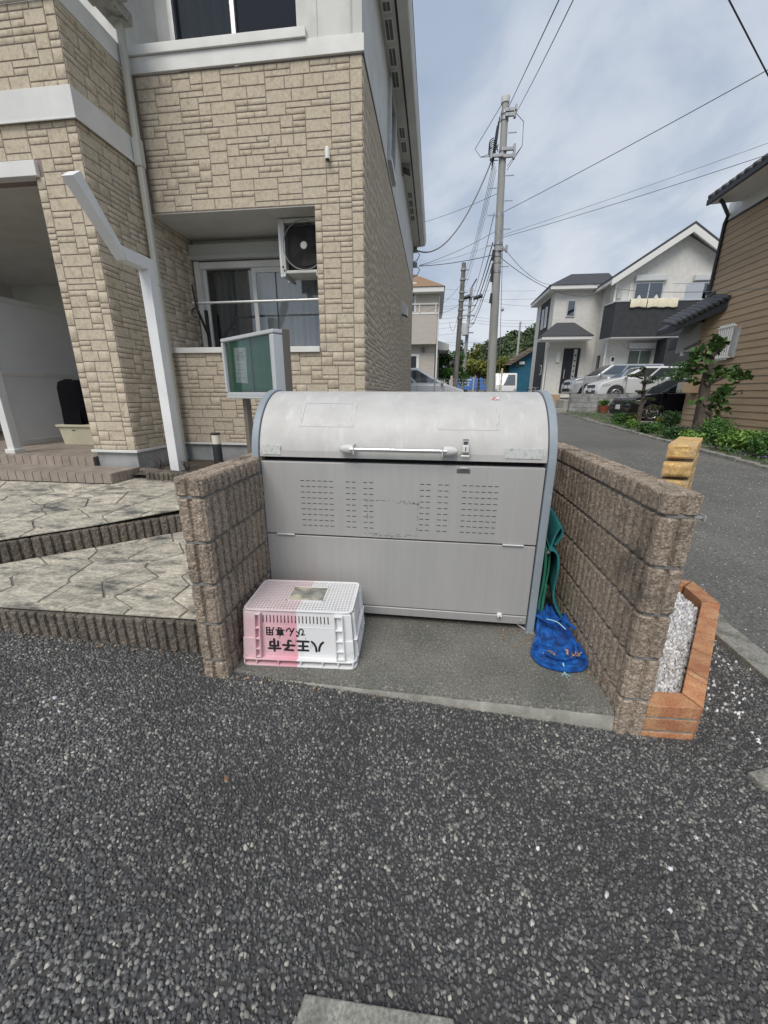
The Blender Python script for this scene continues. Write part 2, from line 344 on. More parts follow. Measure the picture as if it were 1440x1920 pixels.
# ================================================================== CONCRETE PLATFORM of the garbage enclosure
slabm = M('platform_concrete', (.18, .176, .155), .92, c2=(.11, .11, .097), scale=2.6, lo=.36, hi=.66, bump=.8, bscale=110, bdist=.005, c3=(.30, .29, .26), scale3=75, lo3=.55, hi3=.72, grain=.4, gscale=110)
mb = MB(); nx = 46
import mathutils.noise as mn
prof = []
for i in range(nx+1):
    x = -.935+i*(1.757/nx); yf = 1.465-.03*i/nx+.006*mn.noise((x*9, 0, 3))
    prof.append([(x, yf+.004, -.05), (x, yf, lot_z(x)-.02), (x, yf+.003, .072+.004*mn.noise((x*14, 5, 0))), (x, yf+.016, .0895), (x, yf+.06, .091), (x, 2.0, .092), (x, 2.86, .094)])
vs = [p for r_ in prof for p in r_]; k = len(prof[0])
mb.add(vs, [(i*k+j, (i+1)*k+j, (i+1)*k+j+1, i*k+j+1) for i in range(nx) for j in range(k-1)])
slab = mb.build('concrete_platform', slabm, None, 0, True); tag(slab, kind='structure')
rend = MB(); vs = []
for i, r_ in enumerate(prof):
    x, y, z = r_[2]; w_ = .004*mn.noise((x*22, 1, 2)); vs += [(x, r_[1][1]-.005, -.05), (x, r_[1][1]-.006+w_*.4, lot_z(x)-.01), (x, y-.0035+w_*.3, .066+w_), (x, y+.004, .074+w_)]
rend.add(vs, [(i*4+j, (i+1)*4+j, (i+1)*4+j+1, i*4+j+1) for i in range(nx) for j in range(3)])
rend.build('edge_render', M('cement_render', (.33, .32, .28), .9, c2=(.2, .2, .175), scale=7, lo=.4, hi=.68, bump=.5, bscale=60, bdist=.004, c3=(.42, .4, .35), scale3=20, lo3=.55, hi3=.72, grain=.15), slab, 0, True)
# ================================================================== SPLIT-FACE BLOCKS
blockm = M('split_face_block', (.47, .385, .305), .95, c2=(.27, .215, .165), scale=70, detail=3, lo=.34, hi=.66, bump=1.0, bscale=100, bdist=.014, objv=.10, c3=(.095, .08, .066), scale3=4.2, lo3=.54, hi3=.8, grain=.4, gscale=130)
block_top = M('block_joint', (.24, .235, .22), .95, c2=(.16, .155, .15), scale=30, bump=.3)
def block_mesh(name, Lx, W, H, seed, ribs_x=True, nz=11, pitch=.056, gd=.0135):
    """a split-face block lying along x, ribbed on every side; origin at its centre bottom"""
    per = []
    def side(p0, p1, nrm):
        p0 = np.array(p0); p1 = np.array(p1); Ls = np.linalg.norm(p1-p0); nr = max(2, round(Ls/pitch)); t = (p1-p0)/Ls; w_ = Ls/nr
        for i in range(nr):
            a0 = i*w_
            for s_, d_ in ((.0, gd*.9), (.09, gd), (.19, .0), (.5, -.002), (.81, .0), (.91, gd)):
                per.append((p0+t*(a0+s_*w_)-np.array(nrm)*d_, np.array(nrm)))
    hx, hy = Lx/2, W/2
    side((-hx, -hy), (hx, -hy), (0, -1)); side((hx, -hy), (hx, hy), (1, 0)); side((hx, hy), (-hx, hy), (0, 1)); side((-hx, hy), (-hx, -hy), (-1, 0))
    n = len(per); V = []; F = []
    for k in range(nz+1):
        z = H*k/nz; e = .006 if k in (0, nz) else 0
        if k == 1: z = .006
        if k == nz-1: z = H-.006
        for (p, nn) in per:
            d = mn.noise((p[0]*46+seed*7.1, p[1]*46+seed*3.3, z*42))*.0035+mn.noise((p[0]*120+seed, p[1]*120, z*105))*.0042
            q = p+nn*(d-e); V.append((q[0], q[1], z))
    for k in range(nz):
        for i in range(n): F.append((k*n+i, k*n+(i+1) % n, (k+1)*n+(i+1) % n, (k+1)*n+i))
    # rough top: an inner ring and a centre strip
    b = nz*n; rings = [b]
    for sc, dz in ((.82, .003), (.4, .004)):
        st = len(V)
        for i in range(n):
            x, y, z = V[b+i]; V.append((x*(1-(1-sc)*W/Lx) if abs(x) > hx-W*.5 else x, y*sc, H+dz*(1+1.5*mn.noise((x*60, y*60, seed)))-.002))
        rings.append(st)
    for a_, c_ in zip(rings, rings[1:]):
        for i in range(n): F.append((a_+i, a_+(i+1) % n, c_+(i+1) % n, c_+i))
    V.append((0, 0, H)); l = rings[-1]
    for i in range(n): F.append((l+i, l+(i+1) % n, len(V)-1))
    F.append(tuple(range(n-1, -1, -1)))
    me = bpy.data.meshes.new(name); me.from_pydata(V, [], F); me.update(); me.materials.append(blockm)
    return me
BLK = [block_mesh('block', .389, .12, .187, s) for s in range(4)]
HALF = [block_mesh('block', .189, .12, .187, 10+s) for s in range(3)]
CAPB = [block_mesh('block', .392, .124, .078, 20+s, nz=4) for s in range(3)]
CAPH = [block_mesh('block', .192, .124, .078, 30+s, nz=4) for s in range(2)]
def block_wall(label, ax, fixed, a0, a1, z0, group):
    """ax 'y': runs along y at x=fixed from a0 to a1"""
    base = (fixed, a0, z0) if ax == 'y' else (a0, fixed, z0)
    t = thing('block_wall', label, 'wall', base, group=group)
    core = MB(); c0, c1 = a0+.03, a1-.03
    if ax == 'y': core.box(fixed-.044, fixed+.044, c0, c1, -.1, 1.04)
    else: core.box(c0, c1, fixed-.044, fixed+.044, -.1, 1.04)
    for zj in (-.02, .18, .38, .58, .78, .98):
        jb = MB(); q0, q1 = a0+.007, a1-.007
        (jb.box(fixed-.046, fixed+.046, q0+.004, q1-.004, zj-.009, zj+.0045) if ax == 'y' else jb.box(q0, q1, fixed-.046, fixed+.046, zj-.009, zj+.0045)).build('mortar_joint', block_top, t)
    core.build('mortar_core', block_top, t)
    zs = [-.22, -.02, .18, .38, .58, .78, .98]; rz = R(90) if ax == 'y' else 0
    for ci, z in enumerate(zs):
        cap = ci == 6; p_ = a0; first = True
        while p_ < a1-.05:
            half = (first and ci % 2 == 1) or (a1-p_ < .35)
            ln = .2 if half else .4
            me = random.choice((CAPH if half else CAPB) if cap else (HALF if half else BLK))
            c_ = p_+ln/2
            piece('block', me, t, (fixed, c_, z+.003) if ax == 'y' else (c_, fixed, z+.003), rz+random.choice((0, math.pi)))
            p_ += ln; first = False
    return t
block_wall('ribbed brown block wall beside the white and pink crate, at the terrace', 'y', -.992, 1.415, 2.815, .08, 'block walls of the garbage enclosure')
block_wall('ribbed brown block wall with yellow brick pillar and blue net beside it', 'y', .885, 1.415, 2.815, 0, 'block walls of the garbage enclosure')
block_wall('ribbed block wall standing behind the grey garbage bin', 'x', 2.885, -1.055, .945, .06, 'block walls of the garbage enclosure')

# ================================================================== STAMPED CONCRETE TERRACE
flagm = M('stamped_concrete', (.54, .495, .405), .8, c2=(.33, .31, .26), scale=7, lo=.40, hi=.62, bump=.9, bscale=18, bdist=.014, stretch=(1, 2.4, 1), objv=.1, c3=(.11, .11, .10), scale3=3.4, lo3=.52, hi3=.66, stretch3=(1, 2.2, 1), grain=.28, gscale=45)
flagj = M('stamped_joint', (.15, .14, .12), .9, c2=(.2, .19, .16), scale=12)
def clip(poly, px, py, nx_, ny_):
    o = []
    for i in range(len(poly)):
        a = poly[i]; b = poly[(i+1) % len(poly)]; da = (a[0]-px)*nx_+(a[1]-py)*ny_; db = (b[0]-px)*nx_+(b[1]-py)*ny_
        if da <= 0: o.append(a)
        if da*db < 0:
            t = da/(da-db); o.append((a[0]+(b[0]-a[0])*t, a[1]+(b[1]-a[1])*t))
    return o
def inset(poly, d):
    A = sum(poly[i][0]*poly[(i+1) % len(poly)][1]-poly[(i+1) % len(poly)][0]*poly[i][1] for i in range(len(poly)))
    if A < 0: poly = poly[::-1]
    q = list(poly)
    for i in range(len(poly)):
        a = poly[i]; b = poly[(i+1) % len(poly)]; ex, ey = b[0]-a[0], b[1]-a[1]; l_ = math.hypot(ex, ey)
        if l_ < 1e-6: continue
        nx_, ny_ = ey/l_, -ex/l_
        q = clip(q, a[0]-nx_*d, a[1]-ny_*d, nx_, ny_)
        if len(q) < 3: return []
    return q
def flags(parent, region, zf, cell, n_seed):
    rs = random.Random(n_seed); xs = [p[0] for p in region]; ys = [p[1] for p in region]; pts = []
    y = min(ys)-cell; row = 0
    while y < max(ys)+cell:
        x = min(xs)-cell+(row % 2)*cell*.5
        while x < max(xs)+cell: pts.append((x+rs.uniform(-.34, .34)*cell, y+rs.uniform(-.34, .34)*cell)); x += cell
        y += cell*.8; row += 1
    for i, p in enumerate(pts):
        poly = list(region)
        for j, q in enumerate(pts):
            if i == j or abs(q[0]-p[0])+abs(q[1]-p[1]) > cell*3.2: continue
            poly = clip(poly, (p[0]+q[0])/2, (p[1]+q[1])/2, q[0]-p[0], q[1]-p[1])
            if len(poly) < 3: break
        if len(poly) < 3: continue
        # roughen edges, then inset
        rp = []
        for k_ in range(len(poly)):
            a = poly[k_]; b = poly[(k_+1) % len(poly)]; rp.append(a)
        o_ = inset(rp, .0052)
        if len(o_) < 3: continue
        gx_, gy_ = sum(q[0] for q in o_)/len(o_), sum(q[1] for q in o_)/len(o_); i_ = [(q[0]+(gx_-q[0])*.02, q[1]+(gy_-q[1])*.02) for q in o_]
        m_ = MB(); n = len(o_)
        dens = lambda pl: [(a_[0]+(b_[0]-a_[0])*t_/4+.004*mn.noise((a_[0]*8+t_, a_[1]*8, 1)), a_[1]+(b_[1]-a_[1])*t_/4+.004*mn.noise((a_[0]*8, a_[1]*8+t_, 7))) for a_, b_ in zip(pl, pl[1:]+pl[:1]) for t_ in range(4)]
        o_ = dens(o_); i_ = dens(i_); n = len(o_)
        vs = [(x, y, zf(x, y)-.006) for x, y in o_]+[(x, y, zf(x, y)+.001) for x, y in i_]
        m_.add(vs, [tuple(range(n, 2*n))]+[(k_, (k_+1) % n, n+(k_+1) % n, n+k_) for k_ in range(n)])
        m_.build('flagstone', flagm, parent)
kx = lambda x: 2.33+(x+2.557)*.94          # foot of the second, diagonal kerb
Z1 = .285
def zup(x, y): return .445+.06*min(max((y-2.4)/1.1, 0), 1)
low = thing('lower_terrace', None, None); low['kind'] = 'structure'
upp = thing('upper_terrace', None, None); upp['kind'] = 'structure'
reg_low = [(-6.2, 1.60), (-3.3, 1.60), (-1.053, 1.69), (-1.053, kx(-1.053)), (-3.34, kx(-3.34))]
reg_low = [(-3.3, 1.535), (-1.053, 1.592), (-1.053, kx(-1.053)-.01), (-3.32, kx(-3.32)-.01)]
MB().add([(x, y, Z1-.006) for x, y in reg_low], [(0, 1, 2, 3)]).build('mortar_bed', flagj, low)
flags(low, reg_low, lambda x, y: Z1, .34, 3)
off2 = .115
reg_up = [(-3.5, kx(-3.5)+.15), (-1.053, kx(-1.053)+.16), (-1.053, 3.66), (-2.7, 3.66), (-3.21, 3.86), (-3.225, 3.44), (-7.0, 3.42), (-7.0, 1.3), (-4.2, 1.3)]
mbx = MB(); ys_ = [.6, 1.3, 2, 2.4, 2.95, 3.5, 4.1]
# bed as two convex regions
def bed(poly):
    mbx.add([(x, y, zup(x, y)-.007) for x, y in poly], [tuple(range(len(poly)))])
rA = [(-7, .9), (-3.75, .9), (-3.75, kx(-3.75)+.15), (-1.053, kx(-1.053)+.15), (-1.053, 3.82), (-7, 3.82)]
for y0, y1 in zip(ys_, ys_[1:]):
    for reg in ([(-7, .9), (-3.3, .9), (-3.3, 3.44), (-7, 3.44)], [(-3.3, kx(-3.3)+.02), (-1.053, kx(-1.053)+.02), (-1.053, 3.83), (-3.3, 3.83)]):
        pl = clip(clip(reg, 0, y0, 0, -1), 0, y1, 0, 1)
        pl = clip(pl, -2.557, kx(-2.557)+.035, .94, -1) if pl else pl
        if len(pl) > 2: bed(pl)
mbx.build('mortar_bed', flagj, upp)
for reg in ([(-5.6, 1.5), (-3.24, 1.5), (-3.24, 3.44), (-5.6, 3.44)], [(-3.24, 1.4), (-1.06, 2.0), (-1.06, 3.80), (-3.24, 3.80)]):
    pl = clip(reg, -2.557, kx(-2.557)+.035, .94, -1)
    flags(upp, pl, zup, .34, 5)
kerbm = M('grimy_kerb_block', (.23, .195, .16), .95, c2=(.13, .11, .09), scale=60, detail=3, lo=.34, hi=.66, bump=1.0, bscale=90, bdist=.014, objv=.12, c3=(.085, .078, .065), scale3=5, lo3=.5, hi3=.72, grain=.4, gscale=110)
def kerb_row(label, p0, p1, top, name='kerb'):
    p0 = Vector(p0); p1 = Vector(p1); d = p1-p0; n = max(1, math.ceil(d.length/.394)); t = thing(name, label, 'kerb', (p0.x, p0.y, top-.2)); a = math.atan2(d.y, d.x); u = d.normalized()
    for i in range(n):
        c_ = p0+u*(.394*(i+.5)); o_ = piece('block', random.choice(BLK), t, (c_.x, c_.y, top-.207), a); o_.material_slots[0].link = 'OBJECT'; o_.material_slots[0].material = kerbm
    return t
kerb_row('ribbed block kerb in front of the lower terrace along the asphalt', (-1.055, 1.635), (-4.4, 1.55), Z1)
kerb_row('ribbed block kerb running diagonally between the two terrace levels', (-1.06, kx(-1.06)+.085), (-3.9, kx(-3.9)+.085), .443)
kerb_row('low ribbed block kerb between tiled step and block wall at the flower bed', (-1.06, 3.72-.06), (-2.66, 3.72), .605)
kerb_row('short ribbed block kerb at the corner of the tiled step', (-2.66, 3.72), (-3.26, 3.90), .608)
soil = M('planting_soil', (.07, .055, .04), .95, c2=(.12, .1, .08), scale=30, bump=.8, bscale=60, bdist=.02)
grid_sheet('planting_bed', np.linspace(-3.25, -.7, 6), [3.7, 3.95, 4.3, 4.72], lambda x, y: .555+.01*mn.noise((x*6, y*6, 0)), soil)

# ================================================================== TILED STEPS
tilem = M('brown_tile', (.33, .28, .235), .55, c2=(.27, .225, .19), scale=9, objv=.09, bump=.1, bscale=90)
grout = M('tile_grout', (.12, .1, .09), .9)
st = thing('tiled_steps', 'brown tiled entrance steps leading up to the porch', 'steps', (-4.2, 3.45, .5))
Xr, Y1, S1, S2 = -3.222, 3.45, .606, .706
MB().box(-6.4, Xr-.004, Y1+.004, 3.86, .4, S1-.004).box(-8.5, -3.75, 3.834, 6.6, .4, S2-.004).build('step_core', grout, st)
tm = MB().box(-.0462, .0462, -.0462, .0462, 0, .008).mesh('tile'); tm.materials.append(tilem)
tv = MB().box(-.0462, .0462, 0, .008, -.0475, .0475).mesh('tile'); tv.materials.append(tilem)
for i in range(24):
    x = Xr-.05-i*.1
    piece('tile', tv, st, (x, Y1-.004, S1-.05)); 
    for j in range(4): piece('tile', tm, st, (x, Y1+.05+j*.097, S1-.004))
for j in range(4): piece('tile', tv, st, (Xr+.004, Y1+.05+j*.1, S1-.05), R(90))
for i in range(22):
    x = -3.80-i*.1; piece('tile', tv, st, (x, 3.826, S2-.05))
    for j in range(3): piece('tile', tm, st, (x, 3.88+j*.1, S2-.004))
fl = MB()
for i in range(26):
    for j in range(24): fl.box(-3.80-i*.1-.0475, -3.80-i*.1+.0475, 4.18+j*.1-.0475, 4.18+j*.1+.0475, S2-.005, S2+.003)
o = fl.build('landing_tiles', tilem, st); o['kind'] = 'stuff'

# ================================================================== BRICK PLANTER
redb = M('orange_brick', (.42, .18, .09), .85, c2=(.52, .29, .15), scale=12, objv=.2, bump=.6, bscale=70, bdist=.003, c3=(.2, .1, .07), scale3=11, lo3=.6, hi3=.75, grain=.25, gscale=110)
ZT = .155
def tz(x, y, z=ZT): p = PZ(x, y, z); return (p.x, p.y)
pl = thing('brick_planter', 'low orange brick planter filled with white chippings beside the block wall', 'planter', (1.2, 2.0, 0))
inn = [tz(1276, 1297), tz(1314, 1127), tz(1282, 1099), tz(1266, 1097)]
outr = [tz(1322, 1331), tz(1353, 1132), tz(1299, 1088), tz(1266, 1086)]
fl0, fl1 = tz(1213, 1294), tz(1213, 1324)
def brick(poly, z0, z1, name='brick', j=.0055, mat=redb):
    pi_ = inset(poly, j)
    if len(pi_) < 3: return
    m_ = MB(); m_.prism(pi_, 'z', z0, z1); return m_.build(name, mat, pl, .003)
lerp = lambda a, b, t: (a[0]+(b[0]-a[0])*t, a[1]+(b[1]-a[1])*t)
cuts = [0, .16, .20, .40, .60, .78, 1.0]
for z0, z1 in ((ZT-.058, ZT), (ZT-.128, ZT-.068), (-.06, ZT-.138)):
    for a, b in zip(cuts, cuts[1:]):
        brick([lerp(inn[0], inn[1], a), lerp(outr[0], outr[1], a), lerp(outr[0], outr[1], b), lerp(inn[0], inn[1], b)], z0, z1)
    brick([inn[1], outr[1], outr[2], inn[2]], z0, z1); brick([inn[2], outr[2], outr[3], inn[3]], z0, z1)
    brick([fl0, fl1, outr[0], inn[0]], z0, z1, j=.005)
mor = M('brick_mortar', (.3, .295, .27), .95, c2=(.2, .2, .19), scale=20, bump=.3)
core = MB()
for a, b, c_, d in ((inn[0], outr[0], outr[1], inn[1]), (inn[1], outr[1], outr[2], inn[2]), (inn[2], outr[2], outr[3], inn[3]), (fl0, fl1, outr[0], inn[0])):
    pq = inset([a, b, c_, d], .008); core.prism(pq, 'z', -.06, ZT-.006)
core.build('mortar', mor, pl)
chp = hexjit(.9, 2.0, 1.4, 3.3, .0135, .45)
def inpoly(p, poly):
    c_ = np.zeros(len(p), bool); n = len(poly)
    for i in range(n):
        x0, y0 = poly[i]; x1, y1 = poly[(i+1) % n]
        cond = ((y0 > p[:, 1]) != (y1 > p[:, 1])) & (p[:, 0] < (x1-x0)*(p[:, 1]-y0)/(y1-y0+1e-9)+x0); c_ ^= cond
    return c_
lftp = [(.95, inn[0][1]), inn[0], inn[1], inn[2], (1.0, inn[3][1]+.1)]
chp = chp[inpoly(chp, lftp)]
MB().prism(inset(lftp, -.0) , 'z', -.02, .085).build('soil_bed', soil, pl)
tag(pebbles('white_chippings', chp, lambda x, y: .086, .019, .011, chip, .7, parent=pl), label='white chippings filling the planter')
c2_ = chp[rng.choice(len(chp), len(chp)//4)]+rng.normal(0, .006, (len(chp)//4, 2)); c2_ = c2_[inpoly(c2_, lftp)]
tag(pebbles('white_chippings', c2_, lambda x, y: .098, .02, .011, chip, .6, parent=pl), label='upper loose white chippings')

# ================================================================== YELLOW BRICK PILLAR
yb = M('yellow_brick', (.58, .38, .155), .85, c2=(.46, .30, .125), scale=22, bump=.9, bscale=45, bdist=.006, objv=.08, c3=(.5, .38, .22), scale3=7, lo3=.5, hi3=.7, grain=.25, gscale=110)
ybt = M('pillar_mortar', (.10, .09, .08), .95, c2=(.2, .19, .17), scale=20)
pil = thing('brick_pillar', 'stepped yellow brick pillar rising above the block wall end', 'pillar', (.954, 1.714, 0), math.atan2(.345, .231), local=True)
MB().prism([(.03, -.006), (.06, -.087), (.41, -.087), (.41, -.006)], 'z', -.05, 1.185).build('mortar_core', ybt, pil)
def rough_brick(x0, x1, sk, z0, z1, seed):
    """brick from x0 to x1 along the pillar wall, its near end cut askew by sk and rough"""
    m_ = MB(); nu, nv = 10, 7; V = []; F = []
    for j in range(nv+1):
        for i in range(nu+1):
            u, v = i/nu, j/nv; e = min(u, 1-u, v, 1-v); b_ = .010*(1-min(e*6, 1))**2; V.append((x0+sk*u+b_+(.007*mn.noise((u*4+seed*3, v*3.5, seed))+.003*mn.noise((u*11, v*9, seed)) if 0 < e else 0), -.093*u, z0+(z1-z0)*v))
    for j in range(nv):
        for i in range(nu): a = j*(nu+1)+i; F.append((a, a+1, a+nu+2, a+nu+1))
    m_.add(V, F); c0_, c1_ = x0+.010, x0+sk+.010
    m_.add([(c0_, 0, z0), (c1_, -.093, z0), (x1, -.093, z0), (x1, 0, z0), (c0_, 0, z1), (c1_, -.093, z1), (x1, -.093, z1), (x1, 0, z1)], [(0,3,2,1),(4,5,6,7),(1,2,6,5),(2,3,7,6),(3,0,4,7)])
    return m_.build('brick', yb, pil, 0, True)
for k_ in range(17):
    z1 = 1.2-k_*.0705; z0 = z1-.0565; xs_ = 0 if k_ == 0 else -.042
    rough_brick(xs_, .2+(0 if k_ % 2 == 0 else -.08), .039, z0, z1, k_)
    xa = .21+(0 if k_ % 2 == 0 else -.08); MB().prism([(xa, 0), (xa, -.093), (.43, -.093), (.43, 0)], 'z', z0, z1).build('brick', yb, pil, .004)
wl = thing('metal_clip', 'small silver clip fixed to the outer face of the block wall', 'clip', (.96, 1.46, .98))
MB().box(.946, .985, 1.455, 1.475, .962, .972).box(.978, .985, 1.445, 1.485, .957, .978).build('clip_plate', alum, wl, .001)
# ================================================================== APARTMENT BUILDING
FX0, FX1, FY, BY = -3.24, -.817, 4.70, 13.4       # front wall, side wall end
PYF, PXL = 3.87, -3.75                            # pier front, pier left edge
SILL, SOF, BAND = 1.92, 3.30, 4.49
apt = thing('apartment_building', 'two storey apartment building clad in beige stone pattern siding with white bands', 'building', (-2.0, 4.7, .6))
wall = MB()
wall.box(FX0, FX1, FY, FY+.14, .76, SILL-.05).box(-1.345, FX1, FY, FY+.14, SILL-.05, SOF).box(FX0, FX1, FY, FY+.14, SOF, BAND)
wall.box(FX1-.14, FX1, FY+.14, BY, .76, BAND)                              # side
wall.box(-3.40, FX0, PYF, 5.62, SOF, BAND).box(-3.40, FX0, PYF, 5.62, .76, SOF)      # pier side and recess left wall
wall.box(PXL, -3.40, PYF, 4.2, .76, SOF).box(-7.5, -3.40, PYF, PYF+.14, SOF, BAND)
wallo = wall.build('wall', mortar_m, apt)
DU, DZ = .066, .0505
SIZES = [(4, 2), (4, 2), (4, 2), (3, 2), (3, 2), (2, 2), (3, 1), (4, 1), (2, 1), (3, 1), (4, 1), (5, 1)]
def ashlar(u0, u1, z0, z1, seed, sizes=SIZES):
    rs = random.Random(seed); nu = max(1, round((u1-u0)/DU)); nz = max(1, round((z1-z0)/DZ)); du = (u1-u0)/nu; dz = (z1-z0)/nz
    occ = [[False]*nu for _ in range(nz)]; o = []
    for j in range(nz):
        for i in range(nu):
            if occ[j][i]: continue
            free = 0
            while i+free < nu and not occ[j][i+free]: free += 1
            opts = [(a, b) for a, b in sizes if a <= free and j+b <= nz and all(not occ[j+y][i+x] for y in range(b) for x in range(a))]
            opts = [q for q in opts if free-q[0] != 1] or opts
            a, b = rs.choice(opts) if opts else (min(free, 2), 1)
            for y in range(b):
                for x in range(a): occ[j+y][i+x] = True
            o.append((u0+(i+a/2)*du, z0+(j+b/2)*dz, a*du, b*dz))
    return o
stones = []     # (x, y, z, rotz, w, h)
def clad(face, fixed, u0, u1, z0, z1, seed, sizes=SIZES):
    for u, z, w_, h_ in ashlar(u0, u1, z0, z1, seed, sizes):
        stones.append((u, fixed, z, 0, w_, h_) if face == 'f' else (fixed, u, z, R(90), w_, h_))
QS = [(2, 2), (2, 1), (2, 3), (1, 2), (1, 1), (2, 2)]
clad('f', FY, FX0+.06, -.94, SOF+.005, BAND-.01, 1); clad('f', FY, -.94, FX1, .79, BAND-.01, 2, QS)
clad('f', FY, -1.345, -1.27, SILL-.06, SOF+.005, 12, [(1, 1), (1, 2), (1, 2)]); clad('f', FY, -1.27, -.94, SILL-.06, SOF+.005, 3); clad('f', FY, FX0, -.94, .79, SILL-.06, 4)
clad('s', FX1, FY, BY, .79, BAND-.01, 5)
clad('s', FX0, PYF, 4.66, .79, 3.70, 6); clad('s', FX0, 4.66, 5.50, SILL, SOF, 7); clad('s', FX0, PYF, 4.7, 3.92, BAND, 8); 
clad('f', PYF, PXL, -3.66, .79, SOF, 21, [(1, 1), (1, 2), (1, 3)]); clad('f', PYF, -3.66, -3.34, .79, SOF+.13, 9, [(3, 2), (2, 2), (5, 1), (3, 1), (2, 1), (5, 2)]); clad('f', PYF, -3.34, FX0, .79, 3.70, 10, [(2, 2), (2, 1), (2, 3), (1, 1), (1, 2)])
clad('f', PYF, -5.2, -3.34, SOF+.13, 3.70, 13); clad('f', PYF, -5.2, -3.34, 3.92, BAND, 14); clad('f', PYF, -3.34, FX0, 3.92, BAND, 15, QS)
def stone_verts(w_, h_, d=.005, g=.0044, b=.0025):
    x, z = w_/2-g, h_/2-g; o = []
    for e, y in ((0, 0), (0, -d+b), (b, -d)): o += [(-x+e, y, -z+e), (x-e, y, -z+e), (x-e, y, z-e), (-x+e, y, z-e)]
    return o
SF = [(0, 1, 5, 4), (1, 2, 6, 5), (2, 3, 7, 6), (3, 0, 4, 7), (4, 5, 9, 8), (5, 6, 10, 9), (6, 7, 11, 10), (7, 4, 8, 11), (8, 9, 10, 11)]
def seen(s):
    v = Vector(s[:3])-CAM; zc = v.dot(fwd)
    if zc < .2: return 0
    px, py = 720+FPX*v.dot(cr)/zc, 960-FPX*v.dot(cu)/zc
    if not (-15 < px < 1455 and -15 < py < 1300): return 0
    nrm = Vector((0, -1, 0)) if s[3] == 0 else Vector((1, 0, 0))
    return max(0, -v.normalized().dot(nrm))*s[4]*s[5]/zc**2
stones.sort(key=seen, reverse=True)
scache = {}
for s in stones[:298]:
    k_ = (round(s[4], 3), round(s[5], 3))
    if k_ not in scache:
        me = MB().add(stone_verts(s[4], s[5]), SF).mesh('stone'); me.materials.append(stone_m); scache[k_] = me
    piece('stone', scache[k_], wallo, s[:3], s[3])
V = []; F = []
for s in stones[298:]:
    n = len(V); c_, sn = math.cos(s[3]), math.sin(s[3])
    V += [(s[0]+x*c_-y*sn, s[1]+x*sn+y*c_, s[2]+z) for x, y, z in stone_verts(s[4], s[5])]; F += [[i+n for i in f] for f in SF]
o = npobj('stone_cladding', np.array(V), np.array(F), stone_m, apt); o['kind'] = 'stuff'

# foundation and flashing
f = MB(); f.box(FX0, FX1-.012, FY+.012, FY+.2, .2, .76).box(FX1-.2, FX1-.012, FY+.2, BY, .2, .76).box(PXL+.014, FX0-.012, PYF+.014, 4.2, .4, .76).box(-3.42, FX0-.012, 4.2, 4.9, .3, .76)
f.build('foundation', conc_grey, apt)
tr = MB(); e = .024
tr.box(FX0+.024, FX1+e, FY-e, FY-.001, .762, .79).box(FX1+.001, FX1+e, FY, BY, .762, .79).box(PXL-e, FX0+e, PYF-e, PYF-.001, .762, .79).box(FX0+.001, FX0+e, PYF, FY-.024, .762, .79)
tr.build('base_flashing', white_trim, apt, .003)
# belts and bands
tr = MB(); e = .03
tr.box(-7.5, FX0+e, PYF-e, PYF, 3.70, 3.92).box(FX0, FX0+e, PYF, 4.60, 3.70, 3.92).box(-7.5, FX0+e+.008, PYF-e-.008, PYF-e+.002, 3.685, 3.70).box(FX0+e-.002, FX0+e+.008, PYF-e, 4.60, 3.685, 3.70)
tr.build('belt_course', white_trim, apt, .004)
MB().box(FX0+.005, FX1+.022, FY-.028, FY, BAND, 4.62).box(FX0, FX0+.028, PYF, FY-.03, BAND, 4.66).box(-7.5, FX0+.028, PYF-.028, PYF, BAND, 4.66).build('upper_band', white_trim, apt, .004)
MB().box(FX0+.03, -1.352, FY-.05, FY+.2, 4.622, 4.70).build('balcony_sill', white_trim, apt, .004)
MB().box(FX0, -1.345, FY-.035, FY+.18, SILL-.062, SILL).build('window_sill', white_trim, apt, .004)
MB().box(-7.5, -3.70, PYF-.04, PYF+.05, SOF-.005, SOF+.115).build('porch_lintel', white_trim, apt, .004)
MB().box(FX1, FX1+.014, FY, BY, BAND-.012, BAND+.014).build('joint_flashing', dark_metal, apt)
# upper storey
up = MB(); up.box(-1.35, FX1, FY, FY+.14, 4.62, 6.6).box(FX1-.14, FX1, FY+.14, BY, BAND+.014, 5.64).box(-3.4, -3.05, 5.30, 5.42, 4.0, 6.6).box(-3.4, -1.35, 5.42, 5.5, 4.0, 6.6)
up.box(-3.40, FX0+.002, 4.72, 5.6, 4.66, 6.6).box(-7.5, -3.3, 4.9, 5.0, 4.66, 6.6).box(-1.49, -1.352, FY+.14, 5.6, 4.0, 6.6)
up.build('upper_wall', offwhite_wall, apt)
MB().box(-.93, -.912, FY-.006, FY-.001, 4.63, 6.6).box(-1.25, -1.243, FY-.004, FY-.001, 4.63, 6.6).build('siding_joint', M('joint_sealant', (.5, .5, .48), .8), apt)
uw = MB().box(-3.05, -2.99, 5.22, 5.30, 4.5, 6.4).box(-1.55, -1.492, 5.22, 5.30, 4.5, 6.4).box(-2.335, -2.285, 5.22, 5.30, 4.5, 6.4).build('balcony_window', alum, apt, .003)
MB().box(-3.05, -1.49, 5.405, 5.415, 4.3, 6.5).build('dark_backing', dark_in, uw); MB().quad((-2.99, 5.262, 4.5), (-1.55, 5.262, 4.5), (-1.55, 5.262, 6.4), (-2.99, 5.262, 6.4)).build('pane', glass('balcony_glass', (.006, .007, .009), .0, .6), uw)
